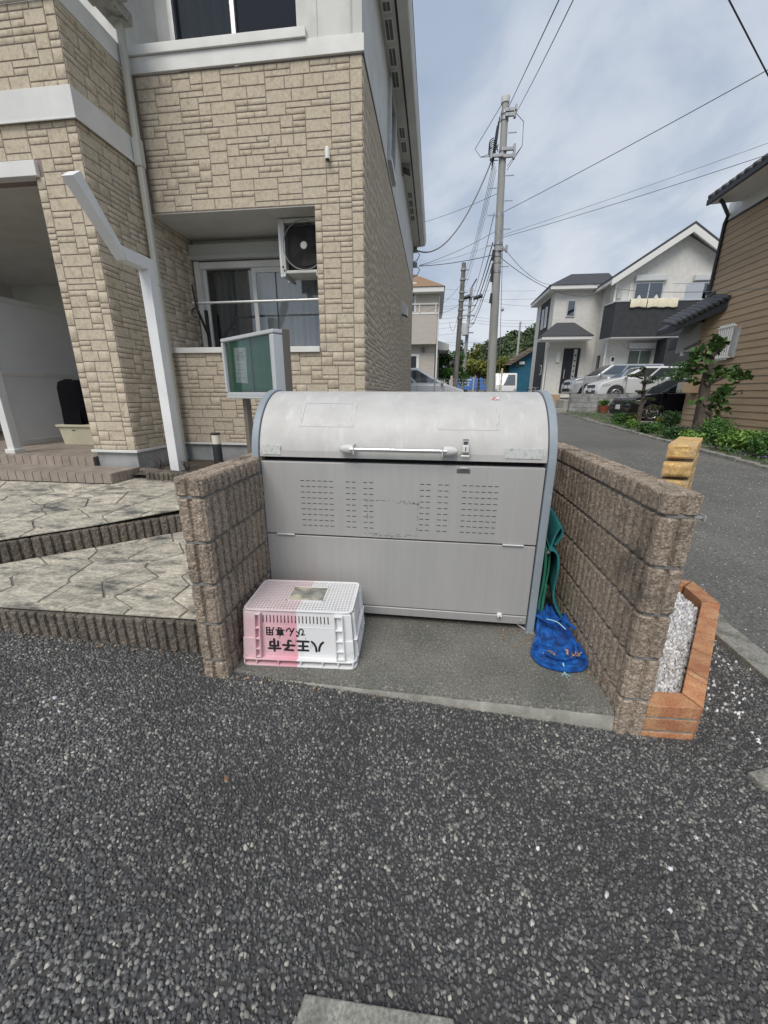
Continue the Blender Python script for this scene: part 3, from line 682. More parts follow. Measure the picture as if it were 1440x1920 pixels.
def folds(x0, x1, y, z0, z1, amp, n, mat, parent, name='curtain', ph=0):
    k = n*8; V = [(x0+(x1-x0)*i/k, y+amp*math.sin(i/8*6.283+ph)*(1+.4*math.sin(i*.37)), z) for z in (z0, (z0+z1)/2, z1) for i in range(k+1)]
    return MB().add(V, [(j*(k+1)+i, j*(k+1)+i+1, (j+1)*(k+1)+i+1, (j+1)*(k+1)+i) for j in range(2) for i in range(k)]).build(name, mat, parent, 0, True)
folds(-2.98, -2.33, 5.36, 4.5, 6.4, .02, 9, M('dim_curtain', (.2, .22, .23), .9), uw)
# recess of the ground floor: back wall, ceiling, sliding window
MB().box(FX0+.001, -1.346, FY+.001, 5.5, SOF-.006, SOF-.001).build('recess_ceiling', soffit_m, apt)
MB().box(FX0, -3.19, 5.50, 5.62, .8, SOF).box(-3.19, -1.0, 5.50, 5.62, 3.03, SOF).box(-1.34, -1.2, FY+.14, 5.62, .8, SOF).build('recess_wall', offwhite_wall, apt)
MB().box(FX0, -1.3, FY+.14, 5.5, .75, .85).build('recess_floor', conc_grey, apt)
win = MB(); wy0, wy1 = 5.42, 5.51
win.box(-3.21, -3.14, wy0-.02, wy1, .85, 3.04).box(-1.16, -1.09, wy0, wy1, .85, 3.04).box(-3.14, -1.16, wy0, wy1, 2.96, 3.035).box(-3.14, -1.16, wy0, wy1, .85, .9)
win.box(-2.44, -2.385, wy0+.02, wy1-.03, .9, 2.96).box(-3.135, -3.085, wy0+.045, wy1-.01, .9, 2.96).box(-2.385, -1.165, wy0+.02, wy0+.05, 2.90, 2.96)
wo = win.build('sliding_window', white_trim, apt, .003)
MB().quad((-3.085, 5.485, .9), (-2.44, 5.485, .9), (-2.44, 5.485, 2.96), (-3.085, 5.485, 2.96)).build('pane', window_glass, wo); MB().quad((-2.385, 5.455, .9), (-1.165, 5.455, .9), (-1.165, 5.455, 2.9), (-2.385, 5.455, 2.9)).build('pane', window_glass, wo)
folds(-3.08, -2.5, 5.66, .85, 2.98, .022, 8, curtain_m, wo); folds(-2.42, -1.1, 5.64, .85, 2.98, .022, 15, M('lace_curtain', (.8, .82, .83), .9), wo, 'curtain', 1.2)
MB().box(-3.23, -1.1, 5.36, 5.50, 3.05, 3.22).box(-3.24, -1.09, 5.345, 5.36, 3.045, 3.10).build('shutter_box', M('shutter_grey', (.46, .47, .45), .6), apt, .006)
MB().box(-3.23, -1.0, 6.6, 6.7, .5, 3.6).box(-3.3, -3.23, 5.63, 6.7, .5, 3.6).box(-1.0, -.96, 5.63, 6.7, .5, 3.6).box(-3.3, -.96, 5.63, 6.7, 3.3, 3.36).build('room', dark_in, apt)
# porch: ceiling, back walls, partition, post
porch_wall = M('porch_wall', (.62, .62, .6), .85, c2=(.56, .56, .54), scale=3)
MB().box(-8.0, -3.40, PYF+.14, 7.4, SOF, SOF+.06).build('porch_ceiling', soffit_m, apt)
MB().box(-8.0, -3.40, 7.2, 7.3, .6, SOF).box(-3.42, -3.40, 4.2, 7.2, .6, SOF).box(-8.1, -8.0, 4.4, 7.2, .6, SOF).build('porch_back_wall', porch_wall, apt)
pt = MB().box(-5.53, -5.47, 4.45, 4.51, .71, 2.55).box(-5.53, -5.47, 6.7, 6.76, .71, 2.55).box(-5.525, -5.475, 4.51, 6.7, 2.49, 2.55).box(-5.525, -5.475, 4.51, 6.7, 1.60, 1.66).box(-5.525, -5.475, 4.51, 6.7, .72, .78).build('partition_frame', white_trim, apt, .004)
MB().box(-5.508, -5.492, 4.51, 6.7, .78, 1.60).build('panel', M('partition_panel', (.8, .81, .82), .6, c2=(.76, .77, .78), scale=2, bump=.15, bscale=150), pt)
MB().box(-5.508, -5.492, 4.51, 6.7, 1.66, 2.49).build('panel', MATS['partition_panel'], pt)
po = MB().box(-4.945, -4.855, 3.93, 4.02, .70, 3.30).build('porch_post', white_trim, apt, .006)
MB().box(-4.965, -4.835, 3.91, 4.04, .706, .76).build('post_base', white_trim, po, .008)
# eaves over the side wall
EX = -.455
ev = MB().box(FX1-.1, -.64, 4.2, 13.45, 5.64, 5.66).build('soffit', M('eave_soffit', (.6, .6, .56), .8, c2=(.54, .54, .5), scale=4), apt)
MB().box(-.645, -.60, 4.2, 13.45, 5.655, 5.70).build('soffit_gap', dark_metal, apt)
MB().prism([(-.612, 5.64), (-.49, 5.66), (EX, 5.72), (EX, 5.82), (-.612, 5.84)], 'y', 4.2, 13.45).build('gutter', white_trim, apt, .008)
MB().prism([(-.45, 5.825), (-.45, 5.85), (-4.0, 8.1), (-7.6, 5.85), (-7.6, 5.825), (-4.0, 8.06)], 'y', 4.15, 13.6).build('roof', dark_metal, apt)
MB().box(-7.5, FX1, BY-.12, BY, .3, 5.64).box(-7.6, -7.5, 7.3, BY, .3, 6.6).build('rear_wall', offwhite_wall, apt)
ventw = M('vent_white', (.7, .7, .68), .6); ventd = M('vent_louver', (.16, .17, .16), .7)
for a, b in (((718, 0), (724, 24)), ((725, 33), (732, 78)), ((733, 88), (740, 126)), ((739, 132), (745, 166)), ((752, 238), (757, 260)), ((755, 265), (760, 287)), ((768, 360), (771, 372)), ((769, 375), (772, 388)), ((770, 390), (773, 402)), ((772, 404), (775, 414))):
    y0, y1 = PZ(a[0], a[1], 5.63).y, PZ(b[0], b[1], 5.63).y
    vo = MB().box(-.785, -.675, y0, y1, 5.628, 5.641).build('soffit_vent', ventw, apt, .002)
    g_ = MB(); n = 10
    for i in range(n):
        t0 = y0+.025+(y1-y0-.05)*i/n; g_.box(-.77, -.735, t0, t0+(y1-y0-.05)/n*.7, 5.622, 5.629).box(-.725, -.69, t0, t0+(y1-y0-.05)/n*.7, 5.622, 5.629)
    g_.build('louver', ventd, vo)
sw0, sw1 = PX(727, 180, FX1).y, PX(737, 300, FX1).y
sw = MB().box(FX1, FX1+.05, sw0, sw0+.06, 4.62, 5.55).box(FX1, FX1+.05, sw1-.06, sw1, 4.62, 5.55).box(FX1, FX1+.05, sw0+.06, sw1-.06, 5.5, 5.55).box(FX1, FX1+.06, sw0+.06, sw1-.06, 4.62, 4.68).build('side_window', alum, apt, .003)
MB().box(FX1+.012, FX1+.018, sw0+.06, sw1-.06, 4.68, 5.5).build('pane', dark_glass, sw)
def hood(y, z, sc, mat, fl):
    m_ = MB(); n = 10; pr = [(FX1+sc*.02, z+sc*.1)]+[(FX1+sc*(.02+.1*math.sin(k*math.pi/2/n)), z+sc*(.1*math.cos(k*math.pi/2/n))) for k in range(n+1)]+[(FX1+sc*.12, z-sc*.13), (FX1+sc*.02, z-sc*.09)]
    m_.prism([(p[0], p[1]) for p in pr], 'y', y-sc*.09, y+sc*.09); ho = m_.build('vent_hood', mat, apt, .004)
    MB().box(FX1, FX1+.02*sc, y-sc*.11, y+sc*.11, z-sc*.12, z+sc*.13).build('base_plate', mat, ho, .003); MB().prism([(FX1+sc*.021, z-sc*.10), (FX1+sc*.122, z-sc*.14), (FX1+sc*.122, z-sc*.132), (FX1+sc*.021, z-sc*.09)], 'y', y-sc*.085, y+sc*.085).build('mouth', dark_metal, ho)
hp = PX(753, 580, FX1); hood(hp.y, hp.z, 1.15, alum, 1)
hp = PX(754, 305, FX1); hood(hp.y, hp.z, 1.3, M('grey_hood', (.25, .25, .25), .5), 0)
MB().box(FX1+.012, FX1+.014, 6.99, 7.02, 2.63, 2.75).build('rust_mark', rust, apt)
# downpipe and gutter box of the front
dpm = M('downpipe_grey', (.50, .50, .45), .5)
dp = MB().bar((-3.165, 4.56, .5), (-3.165, 4.56, 4.95), .06, .06).build('downpipe', dpm, apt, .012)
MB().box(-3.203, -3.127, 4.522, 4.598, 3.66, 3.9).build('pipe_socket', dpm, dp, .006); MB().box(-3.2, -3.13, 4.525, 4.595, 2.55, 2.58).build('pipe_socket', dpm, dp, .006)
gm = M('gutter_dirty', (.42, .42, .39), .7, c2=(.12, .12, .11), scale=9, lo=.5, hi=.7)
MB().prism([(3.92, 4.98), (4.50, 4.98), (4.46, 4.86), (4.02, 4.86)], 'x', -3.34, -2.98).box(-3.26, -3.06, 4.30, 4.62, 4.80, 4.90).build('gutter_box', gm, apt, .01)
MB().box(-3.32, -3.0, 3.9, 4.3, 4.98, 5.06).build('gutter_rim', white_trim, apt, .004)
# wall sensor
sp = PY(615, 290, 4.68)
ws = thing('wall_sensor', 'small white capsule shaped sensor on the beige stone wall', 'sensor', (sp.x, sp.y, sp.z-.06))
MB().tube([(sp.x, 4.655, sp.z-.05), (sp.x, 4.655, sp.z+.03), (sp.x, 4.658, sp.z+.045), (sp.x, 4.665, sp.z+.052)], [.026, .026, .02, .008], 14).build('housing', white_trim, ws, 0, True)
MB().tube([(sp.x, 4.655, sp.z-.058), (sp.x, 4.655, sp.z-.05)], [.019, .019], 12).build('lens', dark_metal, ws)

# ------------------------------------------------------------------ air conditioner hanging in the recess
ac = thing('air_conditioner', 'white outdoor air conditioner unit hung under the recess ceiling', 'air conditioner', (-1.5, 5.0, 2.73))
acm = M('ac_casing', (.55, .55, .52), .5, c2=(.46, .46, .44), scale=5)
ax0, ax1, ay0, ay1, az0, az1 = -1.83, -1.30, 4.93, 5.22, 2.735, 3.285
c_ = MB().box(ax0, ax0+.05, ay0, ay1, az0, az1).box(ax0+.05, ax1, ay0, ay1, az1-.045, az1).box(ax0+.05, ax1, ay0, ay1, az0, az0+.035).box(ax0+.05, ax1, ay1-.02, ay1, az0+.035, az1-.045).build('casing', acm, ac, .008)
MB().box(ax0+.05, ax1, ay0+.10, ay0+.11, az0+.035, az1-.045).build('back_plate', black_rub, ac)
gx, gz = -1.555, (az0+az1)/2+.005
fan = MB()
for k_ in range(3):
    a0 = k_*2.094; pts = []
    for t in range(7):
        a = a0+t*.22; pts.append((gx+.05*math.cos(a), ay0+.085, gz+.05*math.sin(a))); pts.append((gx+.19*math.cos(a+.25), ay0+.05+.006*t, gz+.19*math.sin(a+.25)))
    fan.add(pts, [(2*i, 2*i+1, 2*i+3, 2*i+2) for i in range(6)])
fan.build('fan', M('fan_grey', (.07, .07, .075), .6), ac)
gr = MB()
for r_ in [.05+.019*i for i in range(11)]:
    gr.tube([(gx+r_*math.cos(t*6.2832/40), ay0+.002+.012*(r_/.24)**2, gz+r_*math.sin(t*6.2832/40)) for t in range(41)], .0045, 4, False)
for t in range(24):
    a = t*6.2832/24; gr.tube([(gx+.04*math.cos(a), ay0, gz+.04*math.sin(a)), (gx+.24*math.cos(a+.5), ay0+.012, gz+.24*math.sin(a+.5))], .0024, 4)
gr.build('fan_grille', M('grille_black', (.045, .045, .048), .5), ac)
MB().tube([(gx+.245*math.cos(t*6.2832/40), ay0+.004, gz+.245*math.sin(t*6.2832/40)) for t in range(41)], .007, 6, False).build('grille_ring', M('ring_grey', (.22, .22, .22), .5), ac, 0, True); MB().tube([(gx, ay0-.008, gz), (gx, ay0+.004, gz)], [.036, .042], 24).build('hub_cap', acm, ac, 0, True)
for a_, b_ in (((ax0+.03, ay0-.02, az0-.02), (ax0+.03, ay1+.05, az0-.02)), ((ax1-.1, ay0-.02, az0-.02), (ax1-.1, ay1+.05, az0-.02)), ((ax0-.012, ay0+.03, az0-.03), (ax0-.012, ay0+.03, 3.295)), ((ax0-.012, ay1-.03, az0-.03), (ax0-.012, ay1-.03, 3.295))): MB().bar(a_, b_, .033, .03).build('hanging_bracket', alum, ac, .003)
MB().tube([(ax0+.015, ay0-.005, az0+.07), (ax0+.015, ay0+.001, az0+.07)], .012, 10).tube([(ax0+.03, ay0-.005, az0+.035), (ax0+.03, ay0+.001, az0+.035)], .01, 10).build('screw', dark_metal, ac)
# ------------------------------------------------------------------ laundry pole on folding arms
a_, b_ = PY(361, 569, 5.02), PY(640, 560, 5.02)
lp = thing('laundry_pole', 'thin steel laundry pole across the ground floor recess', 'pole', tuple(a_))
MB().tube([a_, b_], .015, 12).build('tube', alum, lp, 0, True)
bk = thing('pole_bracket', 'black folding bracket holding the laundry pole beside the window', 'bracket', (-3.1, 5.3, 1.92))
MB().bar((-3.07, 5.33, 1.95), (-3.07, 5.33, 2.45), .03, .05).bar((-3.06, 5.30, 2.15), (-3.0, 5.0, 2.42), .02, .035).bar((-3.0, 5.0, 2.40), (-2.98, 4.93, 2.66), .018, .03).build('arm', dark_metal, bk, .003)
MB().tube([(-3.02+.05*math.cos(t*.3), 5.0, 2.36+.05*math.sin(t*.3)) for t in range(18)], .01, 6).build('ring', dark_metal, bk)
rd = thing('blind_cord', 'dark cord with bead hanging behind the right window pane', 'cord', (-2.15, 5.44, 2.2))
MB().tube([(-2.12, 5.445, 2.9), (-2.12, 5.445, 2.15)], .004, 6).build('cord', dark_metal, rd); MB().tube([(-2.12, 5.445, 2.15), (-2.12, 5.445, 2.09)], [.008, .014], 8).build('bead', dark_metal, rd)

# ------------------------------------------------------------------ things on the porch
bx = thing('storage_box', 'cream plastic storage box on the porch behind the stone pier', 'box', (-4.7, 4.85, S2))
crm = M('cream_plastic', (.55, .52, .38), .5, c2=(.48, .45, .33), scale=5)
MB().hexa([(-5.0, 4.71, .71), (-4.40, 4.71, .71), (-4.40, 5.06, .71), (-5.0, 5.06, .71)], [(-5.02, 4.69, .95), (-4.38, 4.69, .95), (-4.38, 5.08, .95), (-5.02, 5.08, .95)]).build('body', crm, bx, .01)
MB().box(-5.04, -4.36, 4.67, 5.10, .95, .985).build('lid', crm, bx, .008)
bag = thing('black_bag', 'black bag standing on the cream storage box', 'bag', (-4.8, 4.85, .985))
m_ = MB(); n = 16; rings = []
for k_, (sx_, sy_, z) in enumerate([(.15, .09, .985), (.19, .12, 1.05), (.2, .13, 1.25), (.195, .13, 1.45), (.18, .115, 1.52), (.1, .06, 1.55), (.01, .01, 1.552)]):
    rings.append([(-4.80+sx_*(abs(math.cos(a))**.55*math.copysign(1, math.cos(a)))*(1+.05*mn.noise((a, z*5, 1))), 4.85+sy_*(abs(math.sin(a))**.55*math.copysign(1, math.sin(a))), z+.02*mn.noise((a*2, z*3, 4))) for a in [2*math.pi*i/n for i in range(n)]])
m_.add([p for r_ in rings for p in r_], [(j*n+i, j*n+(i+1) % n, (j+1)*n+(i+1) % n, (j+1)*n+i) for j in range(6) for i in range(n)]); m_.build('body', M('black_nylon', (.008, .008, .01), .95, spec=.05, bump=.5, bscale=20, bdist=.02), bag, 0, True)
m_ = MB().add([(-4.95, 4.73, 1.2), (-4.68, 4.73, 1.2), (-4.66, 4.70, .96), (-4.80, 4.69, .90), (-4.93, 4.70, .97)], [(0, 1, 2, 3, 4)]); m_.build('flap', MATS['black_nylon'], bag)

# ------------------------------------------------------------------ bent white post
wp = thing('bent_white_post', 'white square post with an arm bent towards the lot, beside the stone pier', 'post', (-2.83, 3.94, .6))
wpm = M('white_paint', (.80, .81, .82), .45, c2=(.74, .75, .76), scale=4)
h_ = .052; X0, X1 = -2.83-h_, -2.83+h_
oy, iy = 3.94+h_, 3.94-h_; zt, zb = 2.63, 2.63-2*h_
side_pts = [(oy, .6), (oy, zt), (3.60, zt), (3.27+.0, 3.00), (3.165, 2.945), (3.55, zb), (iy, zb), (iy, .6)]
MB().prism([(iy, .56), (oy, .56), (oy, zt), (iy, zt)], 'x', X0, X1).build('upright', wpm, wp, .004)
MB().prism([(3.62, zb), (iy-.001, zb), (iy-.001, zt), (3.59, zt)], 'x', X0, X1).build('arm', wpm, wp, .004)
MB().prism([(3.615, zb), (3.585, zt), (3.275, 3.03), (3.19, 2.965)], 'x', X0+.001, X1-.001).build('raised_arm', wpm, wp, .004)
# ------------------------------------------------------------------ notice board
tl, trr = Vector((-1.95, 3.62)), Vector((-1.235, 3.10)); u = (trr-tl).normalized(); ang = math.atan2(u.y, u.x); wd = (trr-tl).length
nb = thing('notice_board', 'grey framed notice board with green panel on two posts behind the block wall', 'notice board', (tl.x, tl.y, .55), ang, local=True)
zb_, zt_ = 1.348-.55, 1.868-.55
fr = MB().box(0, wd, -.03, .06, zt_-.03, zt_).box(0, wd, -.03, .06, zb_, zb_+.02).box(0, wd, -.022, .06, zb_+.02, zb_+.055).box(0, .035, -.03, .06, zb_+.055, zt_-.035).box(wd-.055, wd, -.03, .06, zb_+.055, zt_-.035)
fr.build('frame', M('board_frame', (.58, .60, .62), .4, metal=.3), nb, .006)
MB().box(.03, wd-.05, .03, .05, zb_+.05, zt_-.03).build('green_panel', M('board_green', (.05, .26, .15), .7, c2=(.065, .30, .175), scale=6, lo=.35, hi=.65, stretch=(6, 6, .5), c3=(.12, .13, .07), scale3=2, lo3=.6, hi3=.85), nb)
MB().quad((.035, -.004, zb_+.05), (wd-.05, -.004, zb_+.05), (wd-.05, -.004, zt_-.03), (.035, -.004, zt_-.03)).build('glass_door', glass('board_glass', (.1, .2, .15), .0, .97), nb)
MB().box(wd*.5-.004, wd*.5+.004, .02, .028, zb_+.05, zt_-.03).build('panel_joint', dark_metal, nb)
MB().tube([(wd*.2, .01, zb_+.062), (wd*.35, .0, zb_+.068), (wd*.8, .0, zb_+.058)], .004, 6).build('loose_cord', M('cord_olive', (.14, .13, .06), .8), nb)
pa = MB(); pw, ph_ = .21, .297; pc = Vector((.235, .026, zt_-.235)); rt = R(3)
def pp_(x, z, y=0): return (pc.x+x*math.cos(rt)+z*math.sin(rt), pc.y+y, pc.z+z*math.cos(rt)-x*math.sin(rt))
MB().hexa([pp_(-pw/2, -ph_/2), pp_(pw/2, -ph_/2), pp_(pw/2, -ph_/2, .003), pp_(-pw/2, -ph_/2, .003)], [pp_(-pw/2, ph_/2), pp_(pw/2, ph_/2), pp_(pw/2, ph_/2, .003), pp_(-pw/2, ph_/2, .003)]).build('paper_notice', M('paper', (.86, .87, .84), .8), nb)
pr = MB(); rs = random.Random(4)
rows = [(.125, -.085, -.04), (.125, .05, .085), (.105, -.05, .055), (.088, -.08, .08), (.078, -.08, .08), (.068, -.08, .06), (.055, -.08, .08), (.045, -.08, .01), (.01, -.075, -.06), (.01, -.03, .03), (-.012, -.075, -.06), (-.012, -.03, .02), (-.035, -.08, .07), (-.06, -.075, -.05), (-.066, -.075, -.05), (-.075, -.075, -.05), (-.066, -.03, .03), (-.105, -.08, .075), (-.118, -.08, -.04), (-.126, -.08, -.02)]
for z, x0, x1 in rows:
    x = x0
    while x < x1:
        l_ = rs.uniform(.004, .014); hh = .0028 if z != .105 else .0045; pr.quad(pp_(x, z-hh, -.001), pp_(min(x+l_, x1), z-hh, -.001), pp_(min(x+l_, x1), z+hh, -.001), pp_(x, z+hh, -.001)); x += l_+.003
pr.build('printed_lines', M('faded_ink', (.42, .43, .43), .8), nb)
postm = M('bronze_post', (.155, .135, .115), .5)
MB().box(.13, .20, .06, .11, 0, zt_-.02).build('post', postm, nb, .004); MB().box(wd-.06, wd+.0, .061, .125, 0, zt_+.01).build('post', postm, nb, .004)
# ------------------------------------------------------------------ bollard light
bc = PY(406, 830, 4.2); bl = thing('bollard_light', 'short black bollard light with white lens below the notice board', 'light', (bc.x, 4.2, .555))
MB().cyl((bc.x, 4.2), .05, .55, .835, 20).build('base', M('bollard_black', (.03, .032, .036), .5), bl, 0, True); MB().cyl((bc.x, 4.2), .047, .835, .94, 20).build('lens', M('lens_white', (.72, .69, .58), .5), bl, 0, True); MB().cyl((bc.x, 4.2), .052, .94, .96, 20).build('cap', dark_metal, bl, .003, True)
# dry twigs at the foot of the white post
def twigs(name, label, c, n, h, mat, cat='plant'):
    t = thing(name, label, cat, c); m_ = MB()
    for i in range(n):
        a = random.uniform(0, 6.28); l_ = h*random.uniform(.5, 1); e = Vector((math.cos(a)*l_*.5, math.sin(a)*l_*.5, l_)); b0 = Vector(c)+Vector((random.uniform(-.03, .03), random.uniform(-.03, .03), 0))
        m_.tube([b0, b0+e*.5+Vector((random.uniform(-.01, .01), 0, .01)), b0+e], [.004, .003, .0015], 5)
        for _ in range(3):
            s_ = b0+e*random.uniform(.3, .9); m_.tube([s_, s_+Vector((random.uniform(-.04, .04), random.uniform(-.04, .04), random.uniform(.01, .05)))], [.002, .001], 4)
    m_.build('twigs', mat, t); return t
twm = M('dry_twig', (.09, .07, .06), .9)
twigs('dry_shrub', 'small dry twiggy shrub left of the white post foot', (-2.98, 3.86, .58), 14, .16, twm); twigs('dry_shrub', 'small dry twiggy shrub right of the white post foot', (-2.68, 3.9, .57), 12, .12, twm)
# ================================================================== GARBAGE BIN
steel = M('satin_steel', (.47, .465, .455), .5, c2=(.445, .44, .43), scale=3, lo=.35, hi=.65, metal=.25, stretch=(14, 14, .8), bump=.015, bscale=30, bdist=.002, c3=(.42, .415, .405), scale3=2.2, lo3=.5, hi3=.85, stretch3=(2.5, 2.5, .5))
lidm = M('weathered_steel_lid', (.54, .535, .52), .62, c2=(.475, .465, .45), scale=7, lo=.36, hi=.66, metal=.12, bump=.05, bscale=60, c3=(.62, .62, .61), scale3=13, lo3=.55, hi3=.78, stretch3=(1.6, .5, .5))
bluegrey = M('blue_grey_frame', (.29, .335, .375), .5, c2=(.25, .29, .325), scale=4, lo=.35, hi=.7, c3=(.36, .40, .43), scale3=16, lo3=.58, hi3=.75)
BX0, BX1, BYF = -.932, .568, 1.99
bin_ = thing('garbage_bin', 'large grey steel garbage bin with rounded lid and blue grey side frames', 'garbage bin', (-.18, 2.35, .092))
def arc(r, cy=2.355, cz=1.04, n=22, a0=180, a1=90): return [(cy+r*math.cos(R(a0+(a1-a0)*i/n)), cz+r*math.sin(R(a0+(a1-a0)*i/n))) for i in range(n+1)]
outer = [(1.978, .082), (1.978, .4)]+arc(.377)+arc(.377, a0=90, a1=0)[1:]+[(2.732, .4), (2.732, .082)]
for x0, x1 in ((BX0-.044, BX0-.004), (BX1+.004, BX1+.044)):
    so_ = MB().prism(outer, 'x', x0, x1).build('side_frame', bluegrey, bin_, .005)
    ir = [(2.03, .12)]+arc(.32)+arc(.32, a0=90, a1=0)[1:]+[(2.68, .12)]
    xe = x0-.003 if x0 < 0 else x1+.003
    MB().prism(ir, 'x', min(xe, x0 if x0 < 0 else x1), max(xe, x0 if x0 < 0 else x1)).build('side_panel', steel, so_, .002)
    MB().box(x0-.004, x1+.004, 1.976, 2.04, .076, .098).build('foot', bluegrey, so_, .002)
# lid: curved sheet with thickness, from the front lip over the top
lp_ = [(1.9905, 1.068), (1.9895, 1.10)]+arc(.366, n=26, a0=176)+arc(.366, a0=90, a1=40, n=14)[1:]
li_ = arc(.352, a0=90, a1=40, n=14)[::-1]+arc(.352, n=26, a0=176)[::-1][1:]+[(2.004, 1.10), (2.004, 1.068)]
nl = len(lp_); prf = lp_+li_; xs_ = np.linspace(BX0, BX1, 13); V = [(x, p[0], p[1]) for x in xs_ for p in prf]; k_ = len(prf)
lid = MB().add(V, [(i*k_+j, i*k_+(j+1) % k_, (i+1)*k_+(j+1) % k_, (i+1)*k_+j) for i in range(12) for j in range(k_)]+[tuple(range(k_)), tuple(range(12*k_, 13*k_))[::-1]]).build('lid', lidm, bin_, 0, True)
MB().box(BX0, BX1, 2.05, 2.06, .2, 1.18).box(BX0, BX1, 2.06, 2.70, .2, .21).box(BX0, BX1, 2.70, 2.72, .12, 1.25).build('inner_box', dark_in, bin_)
MB().box(BX0+.002, BX1-.002, BYF, BYF+.022, .624, 1.036).box(BX0+.002, BX1-.002, BYF+.003, BYF+.06, 1.036, 1.0395).build('upper_panel', steel, bin_, .0025)
lowp = MB().box(BX0+.002, BX1-.002, BYF, BYF+.022, .196, .615).build('lower_panel', steel, bin_, .0025)
MB().prism([(BYF+.006, .190), (BYF+.0, .186), (BYF+.006, .136), (BYF+.05, .128), (BYF+.05, .190)], 'x', BX0+.002, BX1-.002).build('bottom_rail', steel, bin_, .002)
MB().box(BX0, BX1, BYF+.028, BYF+.04, .12, 1.03).build('panel_backing', black_rub, bin_)
sl = MB()
for xs0, nc in ((-.713, 6), (-.459, 2), (-.363, 2), (-.057, 2), (.038, 2), (.164, 6)):
    for i in range(nc):
        for j in range(9): sl.box(xs0+i*.0322, xs0+i*.0322+.0215, BYF-.0006, BYF+.001, .937-j*.0322-.0017, .937-j*.0322+.0017)
o = sl.build('vent_slots', black_rub, bin_); o['kind'] = 'stuff'
for x0, x1 in ((-.87, -.765), (.393, .502)):
    h_ = MB().tube([(x0, BYF-.004, .619), (x1, BYF-.004, .619)], .0062, 10).build('hinge', alum, bin_, 0, True)
capm = M('handle_cap', (.60, .60, .59), .45)
hd = MB().tube([(-.42, 1.944, 1.119), (.07, 1.944, 1.119)], .0115, 14).build('handle', M('handle_bar', (.7, .7, .7), .25, metal=.8), bin_, 0, True)
for s_, xa in ((-1, -.405), (1, .052)):
    V = []; rr = [(-.0, .024, .018), (.03, .025, .018), (.055, .022, .016), (.070, .014, .012), (.076, .003, .003)]
    n = 16
    for dx, rz_, ry_ in rr: V += [(xa+s_*dx, 1.958+ry_*1.25*math.cos(2*math.pi*i/n), 1.119+rz_*math.sin(2*math.pi*i/n)) for i in range(n)]
    m_ = MB().add(V, [(j*n+i, j*n+(i+1) % n, (j+1)*n+(i+1) % n, (j+1)*n+i) for j in range(4) for i in range(n)]+[tuple(range(n)), tuple(range(4*n, 5*n))])
    m_.build('handle_cap', capm, hd, 0, True); MB().box(min(xa, xa-s_*.006), max(xa, xa-s_*.006), 1.928, 1.99, 1.092, 1.146).build('cap_plate', capm, hd, .003)
lk = MB().box(.147, .181, 1.962, 1.986, 1.112, 1.148).build('padlock', white_trim, bin_, .004)
MB().tube([(.143, 1.972, 1.112), (.143, 1.972, 1.094), (.185, 1.972, 1.094), (.185, 1.972, 1.112)], .0032, 6).tube([(.152, 1.974, 1.148), (.152, 1.976, 1.168), (.176, 1.976, 1.168), (.176, 1.974, 1.148)], .0035, 6).build('shackle', alum, lk)
MB().box(.162, .166, 1.9605, 1.9625, 1.12, 1.14).build('lock_mark', dark_metal, lk); MB().box(.15, .178, 1.978, 1.988, 1.150, 1.176).build('staple', MATS['fan_grey'], lk, .002)
MB().box(.128, .196, BYF-.004, BYF-.0005, 1.004, 1.026).build('lock_plate', M('lock_plate', (.2, .2, .2), .4, metal=.7), bin_, .003); MB().box(.142, .182, BYF-.014, BYF-.001, 1.026, 1.036).build('hasp', alum, bin_, .002)
lblm = M('aged_label', (.60, .62, .60), .7, c2=(.40, .41, .40), scale=60, lo=.5, hi=.75, c3=(.25, .26, .25), scale3=45, lo3=.62, hi3=.7)
MB().box(-.916, -.812, 1.9865, 1.9895, 1.076, 1.128).build('label', lblm, lid, .001); MB().box(.362, .542, 1.9865, 1.9895, 1.084, 1.136).build('label', lblm, lid, .001)
resid = M('sticker_residue', (.40, .40, .39), .8, c2=(.52, .52, .51), scale=40)
def curved_patch(x0, x1, a0, a1, name, mat, th=.0012, rag=.006):
    n, q = 22, 10; V = []
    for j in range(q+1):
        a = R(a0+(a1-a0)*j/q)
        for i in range(n+1):
            x = x0+(x1-x0)*i/n+(rag*mn.noise((j*1.7, x0*9, 3)) if i in (0, n) else 0); V.append((x, 2.355+(.366+th)*math.cos(a), 1.04+(.366+th)*math.sin(a)))
    return MB().add(V, [(j*(n+1)+i, j*(n+1)+i+1, (j+1)*(n+1)+i+1, (j+1)*(n+1)+i) for j in range(q) for i in range(n)]).build(name, mat, lid, 0, True)
resl = M('faint_residue', (.50, .495, .485), .6, c2=(.56, .555, .545), scale=30)
for (a, b, c_, d) in ((-.72, -.42, 150, 147), (-.72, -.42, 125, 123.5), (-.72, -.705, 147, 125), (-.435, -.42, 147, 125), (.02, .33, 151, 149), (.02, .03, 149, 126), (.32, .33, 149, 128)):
    curved_patch(a, b, c_, d, 'sticker_residue', resl)
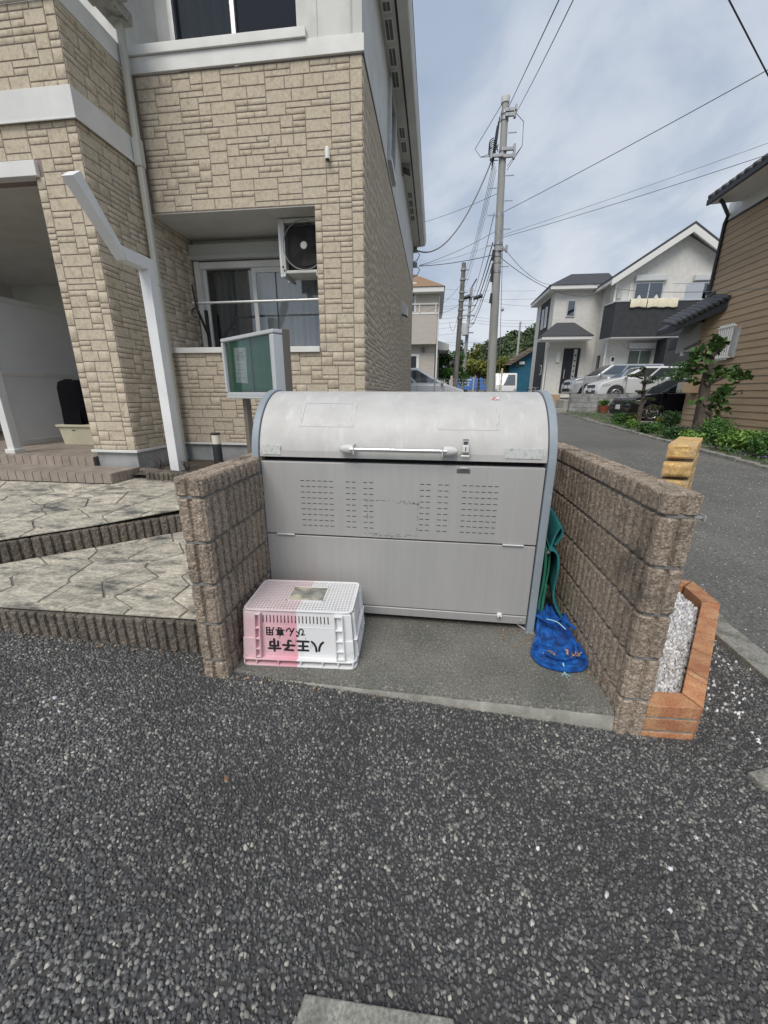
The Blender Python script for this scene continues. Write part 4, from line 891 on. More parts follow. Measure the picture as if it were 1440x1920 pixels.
tp = R(118); MB().hexa([(.30, 2.355+.367*math.cos(tp), 1.04+.367*math.sin(tp)), (.345, 2.355+.367*math.cos(tp), 1.04+.367*math.sin(tp)), (.34, 2.355+.36*math.cos(tp)+.03, 1.05+.367*math.sin(tp)), (.315, 2.355+.36*math.cos(tp)+.02, 1.05+.367*math.sin(tp))], [(.30, 2.355+.37*math.cos(tp), 1.042+.367*math.sin(tp)), (.345, 2.355+.37*math.cos(tp), 1.042+.367*math.sin(tp)), (.34, 2.355+.363*math.cos(tp)+.03, 1.057+.367*math.sin(tp)), (.315, 2.355+.363*math.cos(tp)+.02, 1.054+.367*math.sin(tp))]).build('torn_sticker', M('torn_white_red', (.7, .68, .68), .7, c2=(.5, .06, .06), scale=40), lid)
# ragged residue of a sign on the upper panel
rs = random.Random(9); rg = MB()
def rag_h(x0, x1, z, dens, sd):
    x = x0
    while x < x1:
        l_ = rs.uniform(.004, .02); h2 = rs.uniform(.0008, .0045)*(1 if rs.random() < .7 else 2.2)
        if rs.random() < dens: rg.box(x, min(x+l_, x1), BYF-.0009, BYF-.0002, z-h2+rs.uniform(-.004, .004), z+rs.uniform(.0005, .002))
        x += l_
rag_h(-.36, -.08, .842, .75, 1); rag_h(-.36, -.07, .630+.02, .55, 2); rag_h(-.33, -.08, .640, .7, 3); rag_h(-.18, -.06, .832, .8, 4)
z = .66
while z < .84:
    l_ = rs.uniform(.004, .016)
    for x in (-.345, -.068):
        if rs.random() < .55: rg.box(x+rs.uniform(-.006, .004), x+rs.uniform(.001, .005)+.001, BYF-.0009, BYF-.0002, z, z+l_)
    z += l_
o = rg.build('sign_residue', M('glue_residue', (.17, .17, .17), .8, c2=(.34, .34, .33), scale=90, lo=.4, hi=.6), bin_); o['kind'] = 'stuff'
MB().tube([(.416, BYF+.004, .19), (.416, BYF-.016, .188)], [.017, .014], 14).build('cable_knob', white_trim, bin_, .004, True); MB().tube([(.416, BYF-.0165, .184), (.416, BYF-.018, .184)], .005, 8).build('knob_hole', black_rub, bin_)
MB().tube([(.538, BYF+.006, .158), (.538, BYF-.003, .158)], .008, 10).build('bolt', alum, bin_, 0, True)
MB().tube([(.50, 2.06, .125), (.57, 2.0, .10)], .006, 8).build('stay_wire', alum, bin_)

# ================================================================== CRATE (standing upside down)
fl_, fr_ = PZ(452, 1248, .093), PZ(668, 1258, .093); d_ = fr_-fl_; CW = d_.length; CA = math.atan2(d_.y, d_.x); CD = .395; CH = .298
cr_ = thing('bottle_crate', 'white plastic bottle crate faded pink on one side, upside down with black lettering', 'crate', (fl_.x, fl_.y, .0925), CA, local=True)
cm = bpy.data.materials.new('crate_plastic'); cm.use_nodes = True; t_ = cm.node_tree; b_ = t_.nodes['Principled BSDF']; b_.inputs['Roughness'].default_value = .5
g_ = t_.nodes.new('ShaderNodeNewGeometry'); s_ = t_.nodes.new('ShaderNodeSeparateXYZ'); t_.links.new(g_.outputs['Position'], s_.inputs[0])
nz_ = t_.nodes.new('ShaderNodeTexNoise'); nz_.inputs['Scale'].default_value = 14; t_.links.new(g_.outputs['Position'], nz_.inputs['Vector'])
ad = t_.nodes.new('ShaderNodeMath'); ad.operation = 'MULTIPLY_ADD'; t_.links.new(nz_.outputs[0], ad.inputs[0]); ad.inputs[1].default_value = .004; t_.links.new(s_.outputs[0], ad.inputs[2])
mr = t_.nodes.new('ShaderNodeMapRange'); t_.links.new(ad.outputs[0], mr.inputs[0]); mr.inputs[1].default_value = fl_.x+CW*.485; mr.inputs[2].default_value = fl_.x+CW*.495
mr2 = t_.nodes.new('ShaderNodeMapRange'); t_.links.new(s_.outputs[0], mr2.inputs[0]); mr2.inputs[1].default_value = fl_.x-.05; mr2.inputs[2].default_value = fl_.x+CW*.49
pk = t_.nodes.new('ShaderNodeMixRGB'); t_.links.new(mr2.outputs[0], pk.inputs[0]); pk.inputs[1].default_value = (.76, .60, .62, 1); pk.inputs[2].default_value = (.74, .37, .44, 1)
wh = t_.nodes.new('ShaderNodeMixRGB'); t_.links.new(mr.outputs[0], wh.inputs[0]); zf_ = t_.nodes.new('ShaderNodeMapRange'); t_.links.new(s_.outputs[2], zf_.inputs[0]); zf_.inputs[1].default_value = .33; zf_.inputs[2].default_value = .392; zf_.inputs[4].default_value = .8; bl_ = t_.nodes.new('ShaderNodeMixRGB'); t_.links.new(zf_.outputs[0], bl_.inputs[0]); t_.links.new(pk.outputs[0], bl_.inputs[1]); bl_.inputs[2].default_value = (.72, .66, .665, 1); t_.links.new(bl_.outputs[0], wh.inputs[1]); wh.inputs[2].default_value = (.78, .785, .79, 1)
n5 = t_.nodes.new('ShaderNodeTexNoise'); n5.inputs['Scale'].default_value = 26; n5.inputs['Detail'].default_value = 6; t_.links.new(g_.outputs['Position'], n5.inputs['Vector'])
m5 = t_.nodes.new('ShaderNodeMapRange'); t_.links.new(n5.outputs[0], m5.inputs[0]); m5.inputs[1].default_value = .56; m5.inputs[2].default_value = .78; m5.inputs[4].default_value = .35
dt = t_.nodes.new('ShaderNodeMixRGB'); t_.links.new(m5.outputs[0], dt.inputs[0]); t_.links.new(wh.outputs[0], dt.inputs[1]); dt.inputs[2].default_value = (.38, .36, .34, 1); t_.links.new(dt.outputs[0], b_.inputs['Base Color'])
TAP = .016   # the walls lean in towards the top
def wallpt(u, z, out_=0):   # front wall surface point
    k = z/CH; return (TAP*k+u*(CW-2*TAP*k), .030+TAP*k*.9-out_, z)
def fbox(mb_, u0, u1, z0, z1, o0, o1):
    """box on the front wall between widths u (0..1) and heights, from depth o0 (inside) to o1 (proud)"""
    mb_.hexa([wallpt(u0, z0, o1), wallpt(u1, z0, o1), wallpt(u1, z0, o0), wallpt(u0, z0, o0)], [wallpt(u0, z1, o1), wallpt(u1, z1, o1), wallpt(u1, z1, o0), wallpt(u0, z1, o0)])
fw = MB(); zs0, zs1 = .225, .268; us0, us1 = .185, .80; ns = 19
fbox(fw, .03, .97, .02, zs0, -.006, 0); fbox(fw, .03, .97, zs1, CH-.004, -.006, 0); fbox(fw, .03, us0, zs0, zs1, -.006, 0); fbox(fw, us1, .97, zs0, zs1, -.006, 0)
pt_ = (us1-us0)/ns
for i in range(ns): fbox(fw, us0+i*pt_+pt_*.34, us0+(i+1)*pt_+(.0 if i < ns-1 else 0), zs0, zs1, -.006, 0)
fw.build('front_wall', cm, cr_, 0)
ow = MB()
x0b, x1b, x0t, x1t, y0b, y1b, y0t, y1t = .012, CW-.012, TAP+.012, CW-TAP-.012, .036, CD-.03, .046, CD-.05
def rrect(x0, x1, y0, y1, r, n=6):
    o = []
    for cx_, cy_, a0 in ((x1-r, y0+r, -90), (x1-r, y1-r, 0), (x0+r, y1-r, 90), (x0+r, y0+r, 180)): o += [(cx_+r*math.cos(R(a0+90*i/n)), cy_+r*math.sin(R(a0+90*i/n))) for i in range(n+1)]
    return o
bp_, tp2 = rrect(x0b, x1b, .030, y1b, .032), rrect(x0t, x1t, .030+TAP*.9, y1t, .032); n_ = len(bp_)
ow.add([(x, y, .02) for x, y in bp_]+[(x, y, CH-.004) for x, y in tp2], [(i, (i+1) % n_, n_+(i+1) % n_, n_+i) for i in range(n_-1)])
ow.build('side_walls', cm, cr_, 0, True)
def rring(x0, x1, y0, y1, r, th, z0, z1, name):
    a_, b_ = rrect(x0, x1, y0, y1, r), rrect(x0+th, x1-th, y0+th, y1-th, max(r-th, .004)); n = len(a_)
    m_ = MB().add([(x, y, z) for z in (z0, z1) for x, y in a_]+[(x, y, z) for z in (z0, z1) for x, y in b_], [])
    f = []
    for i in range(n): j = (i+1) % n; f += [(i, j, n+j, n+i), (2*n+i, 3*n+i, 3*n+j, 2*n+j), (n+i, n+j, 3*n+j, 3*n+i), (i, 2*n+i, 2*n+j, j)]
    m_.f += f; return m_.build(name, cm, cr_, .0015)
rring(0, CW, .006, CD-.01, .036, .033, 0, .008, 'rim'); rring(0, CW, .006, CD-.01, .036, .033, .034, .041, 'rim')
rb = MB()
for u in (.135, .325, .52, .71, .845):
    rb.box(u*CW-.003, u*CW+.003, .006, .034, .008, .034)
for u in (.03, .97): rb.box(u*CW-.003, u*CW+.003, .006, .034, .008, .034)
rb.build('rim_ribs', cm, cr_, .001)
cor = MB()
for ua, ub in ((.012, .135), (.84, .985)):     # stiffened corner panels with a step half way up
    cor = MB(); fbox(cor, ua, ub, .042, .148, 0, .011); fbox(cor, ua+.006, ub-.004, .148, .284, 0, .005); cor.build('corner_panel', cm, cr_, .004)
rib = MB()
for u0, u1 in ((.128, .172), (.835, .905)):
    for uu in (u0, u1): fbox(rib, uu-.005, uu+.005, .042, .285, 0, .024)
    for z in (.046, .09, .146, .205, .278): fbox(rib, u0+.005, u1-.005, z, z+.006, 0, .0225)
    rib.build('ladder_ribs', cm, cr_, .0015); rib = MB()
for y in (.06, .095, .30, .335):
    MB().hexa([(x1b, y, .042), (x1b+.018, y, .042), (x1b+.018, y+.006, .042), (x1b, y+.006, .042)], [(x1t, y, .285), (x1t+.014, y, .285), (x1t+.014, y+.006, .285), (x1t, y+.006, .285)]).build('side_rib', cm, cr_, .0015)
    MB().hexa([(x0b-.018, y, .042), (x0b, y, .042), (x0b, y+.006, .042), (x0b-.018, y+.006, .042)], [(x0t-.014, y, .285), (x0t, y, .285), (x0t, y+.006, .285), (x0t-.014, y+.006, .285)]).build('side_rib', cm, cr_, .0015)
MB().box(x1b-.004, x1b+.014, .04, .35, .146, .152).build('side_rib', cm, cr_, .0015)
# top grid (the crate's bottom): frame, bars and the solid plate in the middle
gx0, gx1, gy0, gy1 = TAP+.004, CW-TAP-.004, .038, CD-.042; gz0, gz1 = CH-.006, CH
gr = MB(); fwid = .011
rring(gx0, gx1, gy0, gy1, .03, fwid, gz0, gz1+.001, 'grid_frame')
nxb, nyb = 34, 19
for i in range(1, nxb): x = gx0+(gx1-gx0)*i/nxb; gr.box(x-.0026, x+.0026, gy0+fwid, gy1-fwid, gz0+.001, gz1-.0004)
for j in range(1, nyb): y = gy0+(gy1-gy0)*j/nyb; gr.box(gx0+fwid, gx1-fwid, y-.0026, y+.0026, gz0+.0006, gz1)
gr.build('grid_bottom', cm, cr_, 0)
plt = M('dirty_plate', (.33, .32, .29), .7, c2=(.16, .16, .15), scale=16, lo=.4, hi=.6, c3=(.5, .47, .36), scale3=5, lo3=.5, hi3=.56)
px0, px1 = gx0+.195, gx0+.375; MB().box(px0, px1, gy0+.10, gy0+.235, gz0, gz1+.0016).build('centre_plate', plt, cr_, .001); MB().box(px0-.006, px0, gy0+.094, gy0+.241, gz0, gz1+.003).box(px1, px1+.006, gy0+.094, gy0+.241, gz0, gz1+.003).box(px0-.006, px1+.006, gy0+.094, gy0+.1, gz0, gz1+.003).box(px0-.006, px1+.006, gy0+.235, gy0+.241, gz0, gz1+.003).build('plate_rim', cm, cr_, 0)
# recessed lettering panel outline and the painted words (read upside down)
ol = MB()
for a, b, z0, z1 in ((.185, .82, .205, .208), (.185, .82, .052, .055), (.185, .19, .055, .205), (.815, .82, .055, .205)): fbox(ol, a, b, z0, z1, 0, .0015)
ol.build('panel_outline', cm, cr_, 0)
ink = M('black_spray', (.016, .016, .018), .6)
GL = {'hachi': [[(.40, .86), (.36, .55), (.24, .28), (.07, .10)], [(.60, .90), (.64, .55), (.76, .28), (.94, .10)]],
 'ou': [[(.12, .86), (.88, .86)], [(.17, .49), (.83, .49)], [(.06, .10), (.94, .10)], [(.5, .86), (.5, .1)]],
 'ji': [[(.18, .87), (.8, .87), (.68, .74), (.52, .64)], [(.52, .64), (.54, .2), (.5, .07), (.33, .1)], [(.05, .47), (.95, .47)]],
 'shi': [[(.5, .99), (.5, .8)], [(.05, .78), (.95, .78)], [(.2, .18), (.2, .56), (.82, .56), (.82, .24), (.67, .22)], [(.5, .78), (.5, .0)]],
 'bi': [[(.06, .76), (.42, .82), (.24, .55), (.2, .28), (.36, .1), (.58, .2), (.68, .5), (.68, .76)], [(.68, .76), (.76, .52), (.94, .40)], [(.76, .96), (.83, .84)], [(.90, .99), (.97, .88)]],
 'n': [[(.52, .92), (.3, .5), (.07, .07), (.3, .42), (.44, .46), (.48, .2), (.6, .07), (.82, .2), (.95, .42)]],
 'sen': [[(.1, .87), (.9, .87)], [(.5, .99), (.5, .44)], [(.22, .74), (.22, .46), (.78, .46), (.78, .74), (.22, .74)], [(.22, .6), (.78, .6)], [(.05, .31), (.95, .31)], [(.68, .44), (.68, .04), (.54, .07)], [(.3, .22), (.42, .10)]],
 'you': [[(.2, .92), (.2, .4), (.07, .05)], [(.2, .92), (.85, .92), (.85, .06), (.70, .08)], [(.2, .64), (.85, .64)], [(.2, .37), (.85, .37)], [(.52, .92), (.52, .06)]]}
def paint_word(word, uc, zc_, sz, adv, wd_):
    for k, g in enumerate(word):
        m_ = MB(); lay = .0007
        for st_ in GL[g]:
            q = []
            for x, y in st_: s_x = (k-1.5)*adv+(x-.5)*sz; q.append((-s_x+.0012*mn.noise((x*9, y*9, k)), -(y-.5)*sz+.0012*mn.noise((x*9, y*9, k+9))))
            for a_, b_ in zip(q, q[1:]):
                dx, dz = b_[0]-a_[0], b_[1]-a_[1]; l_ = math.hypot(dx, dz) or 1; nx_, nz_ = -dz/l_*wd_/2, dx/l_*wd_/2; lay += .00002
                m_.add([wallpt(uc+(p[0]+s_*nx_)/CW, zc_+p[1]+s_*nz_, lay) for p, s_ in ((a_, 1), (a_, -1), (b_, -1), (b_, 1))], [(0, 1, 2, 3)])
            for p in q: lay += .00002; m_.add([wallpt(uc+(p[0]+wd_/2*math.cos(t*.628))/CW, zc_+p[1]+wd_/2*math.sin(t*.628), lay) for t in range(10)], [tuple(range(10))])
        m_.build('lettering', ink, cr_)
paint_word(['hachi', 'ou', 'ji', 'shi'], .475, .104, .066, .074, .0115); paint_word(['bi', 'n', 'sen', 'you'], .385, .180, .047, .053, .0066)
dr = MB(); rs = random.Random(3)
for i in range(16):
    u_ = rs.uniform(.22, .7); z_ = rs.uniform(.085, .16); l_ = rs.uniform(.008, .03); fbox(dr, u_, u_+.0028, z_-l_, z_, 0, .0008)
dr.build('paint_drips', M('thin_black_paint', (.20, .19, .19), .6), cr_, 0)

# ================================================================== BLUE NET, GREEN MATS, STRING, LEAVES
netm = bpy.data.materials.new('blue_net'); netm.use_nodes = True; t_ = netm.node_tree; b_ = t_.nodes['Principled BSDF']; b_.inputs['Roughness'].default_value = .6
g_ = t_.nodes.new('ShaderNodeNewGeometry'); n1_ = t_.nodes.new('ShaderNodeTexNoise'); n1_.inputs['Scale'].default_value = 25; n1_.inputs['Detail'].default_value = 5; t_.links.new(g_.outputs['Position'], n1_.inputs['Vector'])
rp_ = t_.nodes.new('ShaderNodeValToRGB'); t_.links.new(n1_.outputs[0], rp_.inputs[0]); rp_.color_ramp.elements[0].position = .35; rp_.color_ramp.elements[0].color = (.004, .07, .34, 1); rp_.color_ramp.elements[1].position = .68; rp_.color_ramp.elements[1].color = (.012, .17, .62, 1); t_.links.new(rp_.outputs[0], b_.inputs['Base Color'])
wv = t_.nodes.new('ShaderNodeTexWave'); wv.inputs['Scale'].default_value = 95; wv.inputs['Distortion'].default_value = 2.5; t_.links.new(g_.outputs['Position'], wv.inputs['Vector'])
bp_ = t_.nodes.new('ShaderNodeBump'); bp_.inputs['Strength'].default_value = .6; bp_.inputs['Distance'].default_value = .004; t_.links.new(wv.outputs[0], bp_.inputs['Height']); t_.links.new(bp_.outputs[0], b_.inputs['Normal'])
al_ = t_.nodes.new('ShaderNodeMapRange'); t_.links.new(n1_.outputs[0], al_.inputs[0]); al_.inputs[1].default_value = .35; al_.inputs[2].default_value = .65; al_.inputs[3].default_value = .6; al_.inputs[4].default_value = .95; t_.links.new(al_.outputs[0], b_.inputs['Alpha'])
net = thing('blue_net', 'crumpled blue crow net lying between bin and block wall', 'net', (.70, 1.85, .093))
outl = [(.557, 1.80), (.562, 1.735), (.60, 1.695), (.66, 1.675), (.73, 1.68), (.79, 1.715), (.808, 1.78), (.806, 1.90), (.808, 2.05), (.80, 2.16), (.70, 2.2), (.63, 2.12), (.622, 2.0), (.615, 1.92), (.58, 1.87)]
oc = Vector((.70, 1.88)); na, nr = 96, 26
def ol_r(a):
    best = None
    for i in range(len(outl)):
        p, q = Vector(outl[i])-oc, Vector(outl[(i+1) % len(outl)])-oc; d = Vector((math.cos(a), math.sin(a))); e_ = q-p; den_ = d.x*e_.y-d.y*e_.x
        if abs(den_) < 1e-9: continue
        t = (p.x*e_.y-p.y*e_.x)/den_; s2 = (p.x*d.y-p.y*d.x)/den_
        if t > 0 and -1e-6 <= s2 <= 1+1e-6: best = t if best is None else max(best, t)
    return best or .1
V = []
for j in range(nr+1):
    f_ = j/nr
    for i in range(na):
        a = 2*math.pi*i/na; r_ = ol_r(a)*f_*(1+.02*math.sin(a*9)); x, y = oc.x+r_*math.cos(a), oc.y+r_*math.sin(a)
        env = min(max((y-1.72)/.30, 0), 1); base_h = .02+.15*env**1.5*(1-.35*max(0, (y-2.05)/.15))
        fold = .9*(1-abs(mn.noise((x*9+y*5, y*8-x*4, 2.3)))*2.2)**2*.7+.55*(1-abs(mn.noise((x*22+y*8, y*19, 5)))*2)**2*.6-.1
        edge = min(1, (1-f_)*5)
        hz_ = base_h*(edge**.7)*(.35+.85*fold)+.014*(1-f_ < .1)+.012*fold*edge
        V.append((x+.012*mn.noise((x*30, y*30, 9))*edge, y+.012*mn.noise((x*30, y*30, 19))*edge, .096+max(hz_, .004)))
F = [(j*na+i, j*na+(i+1) % na, (j+1)*na+(i+1) % na, (j+1)*na+i) for j in range(nr) for i in range(na)]
npobj('mesh_heap', np.array(V), np.array(F), netm, net, True)
rim_ = [(.615, 1.86, .13), (.575, 1.82, .115), (.558, 1.76, .108), (.585, 1.70, .106), (.65, 1.672, .106), (.73, 1.672, .107), (.792, 1.705, .108), (.812, 1.77, .112), (.80, 1.85, .14)]
def smooth_path(p, k=6):
    p = [Vector(q) for q in p]; o = []
    for i in range(len(p)-1):
        a, b, c_, d = p[max(i-1, 0)], p[i], p[i+1], p[min(i+2, len(p)-1)]
        for j in range(k):
            t = j/k; o.append(.5*((2*b)+(c_-a)*t+(2*a-5*b+4*c_-d)*t*t+(3*b-a-3*c_+d)*t**3))
    return o+[p[-1]]
MB().tube(smooth_path(rim_), .011, 8).build('hem', netm, net, 0, True)
MB().tube(smooth_path([(.60, 1.80, .14), (.63, 1.74, .13), (.70, 1.72, .13), (.76, 1.75, .135), (.77, 1.82, .17)]), .008, 8).tube(smooth_path([(.62, 2.0, .2), (.68, 1.93, .2), (.74, 1.95, .215), (.80, 1.9, .19)]), .009, 8).build('fold_cord', netm, net, 0, True)
MB().tube(smooth_path([(.655, 1.93, .222), (.70, 1.90, .226), (.735, 1.86, .21)]), .0028, 6).build('white_tie', M('pale_blue_string', (.35, .6, .68), .7), net)
stg = thing('loose_string', 'short pale blue string end lying in front of the blue net', 'string', (.68, 1.66, .094))
sm = MB().tube(smooth_path([(.685, 1.70, .12), (.684, 1.675, .102), (.682, 1.655, .098)]), .0042, 6)
for dx, dy in ((-.022, -.022), (.02, -.02), (.003, -.03), (-.014, -.008)): sm.tube([(.682, 1.655, .098), (.682+dx, 1.655+dy, .096)], .0016, 5)
sm.build('strand', MATS['pale_blue_string'], stg)
teal = M('teal_foam', (.012, .135, .145), .7, c2=(.02, .19, .2), scale=9, lo=.35, hi=.65); grn = M('green_foam', (.02, .16, .10), .7, c2=(.035, .2, .13), scale=9)
edge_t = M('pale_teal_edge', (.10, .33, .33), .8)
def matsheet(parent, path, y0, y1, th, mat, name='sheet'):
    """a folded foam sheet: its section path in (x, z) with thickness th, running back along y"""
    pts = [Vector((p[0], p[1])) for p in path]; sp_ = [Vector((q.x, q.y)) for q in smooth_path([(p.x, p.y, 0) for p in pts], 6)]; n = len(sp_); L_, R_ = [], []
    for i, p in enumerate(sp_):
        t = (sp_[min(i+1, n-1)]-sp_[max(i-1, 0)]).normalized(); nn = Vector((-t.y, t.x)); L_.append(p+nn*th/2); R_.append(p-nn*th/2)
    m_ = MB(); V = []
    for y, dx in ((y0, 0), ((y0+y1)/2, .028), (y1, .05)): V += [(p.x+dx, y+.01*mn.noise((p.x*20, p.y*9, y)), p.y) for p in L_]+[(p.x+dx, y+.01*mn.noise((p.x*20, p.y*9, y)), p.y) for p in R_]
    k = 2*n; F = []
    for r_ in range(2):
        for i in range(n-1):
            a = r_*k+i; F += [(a, a+1, a+k+1, a+k), (a+n, a+k+n, a+k+n+1, a+n+1)]
        F += [(r_*k, r_*k+k, r_*k+k+n, r_*k+n), (r_*k+n-1, r_*k+2*n-1, r_*k+k+2*n-1, r_*k+k+n-1)]
    F += [(i, i+n, i+n+1, i+1) for i in range(n-1)]+[(2*k+i, 2*k+i+1, 2*k+i+n+1, 2*k+i+n) for i in range(n-1)]
    return m_.add(V, F).build(name, mat, parent, 0, True)
mt = thing('foam_mat', 'folded teal foam mats wedged upright between bin and block wall', 'mat', (.68, 2.2, .1))
matsheet(mt, [(.655, .60), (.668, .66), (.69, .715), (.705, .70), (.70, .66), (.675, .615)], 2.03, 2.40, .009, teal)
matsheet(mt, [(.640, .60), (.668, .595), (.692, .555), (.698, .47), (.692, .37), (.705, .29), (.745, .215), (.765, .16)], 1.995, 2.36, .010, teal)
matsheet(mt, [(.640, .585), (.648, .45), (.645, .3), (.637, .13)], 2.045, 2.4, .012, grn); matsheet(mt, [(.665, .36), (.664, .28), (.660, .16)], 2.05, 2.3, .014, grn); matsheet(mt, [(.668, .56), (.672, .45), (.668, .33), (.664, .2)], 2.07, 2.4, .010, grn)
pb = MB()
for i in range(3): pb.disc((.652+.006*random.random(), 2.045-.004*i, .575+.012*i*(i % 2)-.01*random.random()), .009, (random.random()-.5, -1, random.random()-.3), 6)
pb.build('clear_wrap', M('clear_plastic', (.45, .44, .4), .3), mt)
leafm = M('dry_leaf', (.28, .16, .08), .85, c2=(.42, .29, .19), scale=40, isl=.3)
def litter(name, label, pts, zf, sz, mat):
    V = []; F = []
    for (x, y) in pts:
        a = random.uniform(0, 6.28); l_ = sz*random.uniform(.6, 1.4); w_ = l_*random.uniform(.25, .5); n = len(V); z = zf(x, y)
        c_, s2 = math.cos(a), math.sin(a)
        for (u_, v_, h2) in ((-.5, 0, 0), (0, -.5, .004*random.random()), (.5, 0, .008*random.random()), (0, .5, .006*random.random())): V.append((x+u_*l_*c_-v_*w_*s2, y+u_*l_*s2+v_*w_*c_, z+.003+h2))
        F.append((n, n+1, n+2, n+3))
    o = npobj(name, np.array(V), np.array(F), mat); tag(o, label, kind='stuff'); return o
litter('dry_leaves', 'dry brown leaves caught in the fold of the blue net', [(random.gauss(.735, .022), random.gauss(1.735, .014)) for _ in range(16)]+[(random.gauss(.63, .03), random.gauss(1.73, .02)) for _ in range(6)], lambda x, y: .142+.012*random.random(), .024, leafm)
litter('leaf_litter', 'bits of dry leaf along the platform edge and kerb foot', [(random.uniform(-.9, .8), 1.445+random.gauss(0, .012)) for _ in range(34)]+[(random.uniform(.42, .6), random.gauss(1.95, .05)) for _ in range(26)]+[(random.uniform(-.3, .5), random.gauss(2.02, .03)) for _ in range(22)]+[(.80+random.gauss(0, .012), random.uniform(1.47, 1.9)) for _ in range(18)]+[(random.uniform(-2.6, -1.1), random.gauss(1.53, .015)) for _ in range(40)], lambda x, y: (.093 if y > 1.6 else lot_z(x)+.003), .018, leafm)
# ================================================================== BACKGROUND
def PG(x, y, off=0):
    d = ray(x, y); t = (CAM.z+SLOPE*2-off)/(SLOPE*d.y-d.z); return CAM+d*t
leaf_cache = {}
def leafmat(name, c, c2, isl=.35):
    m = M(name, c, .55, c2=c2, scale=3, isl=isl, spec=.35)
    return m
def leaves_mesh(name, pts, size, mat, parent, up=.35, asp=.6, ctr=None):
    """leaf-sized folded faces at pts, turned outward from ctr and a little upward"""
    n = len(pts); pts = np.asarray(pts); d = rng.normal(0, 1, (n, 3))
    if ctr is not None:
        o = pts-np.asarray(ctr); o /= (np.linalg.norm(o, axis=1, keepdims=True)+1e-6); d += o*.9
    d[:, 2] += up; d /= np.linalg.norm(d, axis=1, keepdims=True)
    a = rng.normal(0, 1, (n, 3)); u = np.cross(d, a); u /= (np.linalg.norm(u, axis=1, keepdims=True)+1e-6); v = np.cross(d, u)
    s = size*rng.uniform(.6, 1.35, (n, 1)); u = u*s*.5; v = v*s*.5*asp
    V = np.stack([pts-u, pts-v+d*s*.08, pts+u, pts+v+d*s*.08], 1).reshape(-1, 3); b = np.arange(n)[:, None]*4
    F = np.concatenate([b+[0, 1, 2], b+[0, 2, 3]], 0)
    return npobj(name, V, F, mat, parent)
def blob_pts(c, r, n, shell=.55):
    d = rng.normal(0, 1, (n, 3)); d /= np.linalg.norm(d, axis=1, keepdims=True); q = rng.uniform(shell**3, 1, (n, 1))**(1/3)
    lump = 1+.22*np.sin(d[:, :1]*7+c[0]*3)*np.cos(d[:, 1:2]*6+c[1])+.12*np.sin(d[:, 2:]*11)
    return np.asarray(c)+d*q*lump*np.asarray(r)
bark = M('bark', (.13, .105, .085), .95, c2=(.07, .06, .05), scale=18, stretch=(1, 1, .25), bump=.8, bscale=25, bdist=.02)
g_dark = leafmat('leaf_dark', (.028, .075, .018), (.05, .115, .03)); g_mid = leafmat('leaf_mid', (.05, .13, .025), (.09, .19, .04)); g_light = leafmat('leaf_light', (.11, .22, .035), (.17, .28, .06)); g_yel = leafmat('leaf_yellow', (.23, .22, .045), (.16, .2, .04)); g_pine = leafmat('leaf_pine', (.03, .055, .022), (.06, .085, .035))
def bush(name, label, base, r, h, n, size, mat, cat='shrub', group=None, stems=True):
    t = thing(name, label, cat, tuple(base), group=group); b = Vector(base); P_ = []
    k = max(3, int(n/260))
    for i in range(k):
        a = random.uniform(0, 6.28); rr = r*random.uniform(0, .5); c_ = (b.x+rr*math.cos(a), b.y+rr*math.sin(a), b.z+h*random.uniform(.4, .62)); P_.append(blob_pts(c_, (r*.62, r*.62, h*.42), n//k, .6))
    leaves_mesh('foliage', np.concatenate(P_), size, mat, t, .4, .6, (b.x, b.y, b.z+h*.3))
    if stems:
        m_ = MB()
        for i in range(5): a = i*1.26; m_.tube([b+Vector((0, 0, -.03)), b+Vector((math.cos(a)*r*.5, math.sin(a)*r*.5, h*.55))], [.012, .006], 5)
        m_.build('stems', bark, t)
    return t

# ------------------------------------------------------------------ hill and its wood
hillm = M('hill_ground', (.035, .055, .02), .95, c2=(.05, .07, .03), scale=.05)
def hill_top(x):   # skyline height over the horizon plane, by bearing
    return float(np.interp(x, [-60, -10, 4, 9, 15, 24, 33, 50, 80, 140], [4, 6, 10, 15, 18.5, 23, 25.5, 32, 38, 32]))
grid_sheet('hill', np.linspace(-90, 160, 60), [95, 120, 150, 190, 260], lambda x, y: 1.5+(hill_top(x*150/max(y, 150))-4.5)*{95: .0, 120: .5, 150: 1, 190: 1.0, 260: .4}[y], hillm)
hp_ = []
for i in range(520):
    y = random.uniform(104, 150); x = random.uniform(-25, 60)*y/150; zt_ = 1.5+(hill_top(x*150/150)-4.5)*np.interp(y, [95, 120, 150], [0, .5, 1.0]); r_ = random.uniform(1.4, 2.9)
    hp_.append(blob_pts((x, y, zt_+r_*.2), (r_, r_, r_*.95), 150, .75))
hp_ = np.concatenate(hp_); o = leaves_mesh('hillside_wood', hp_, .85, M('far_foliage', (.05, .085, .035), .8, c2=(.095, .13, .055), scale=.35, isl=.35), None, .5, .75); tag(o, 'dark green wood covering the far hillside', kind='stuff')

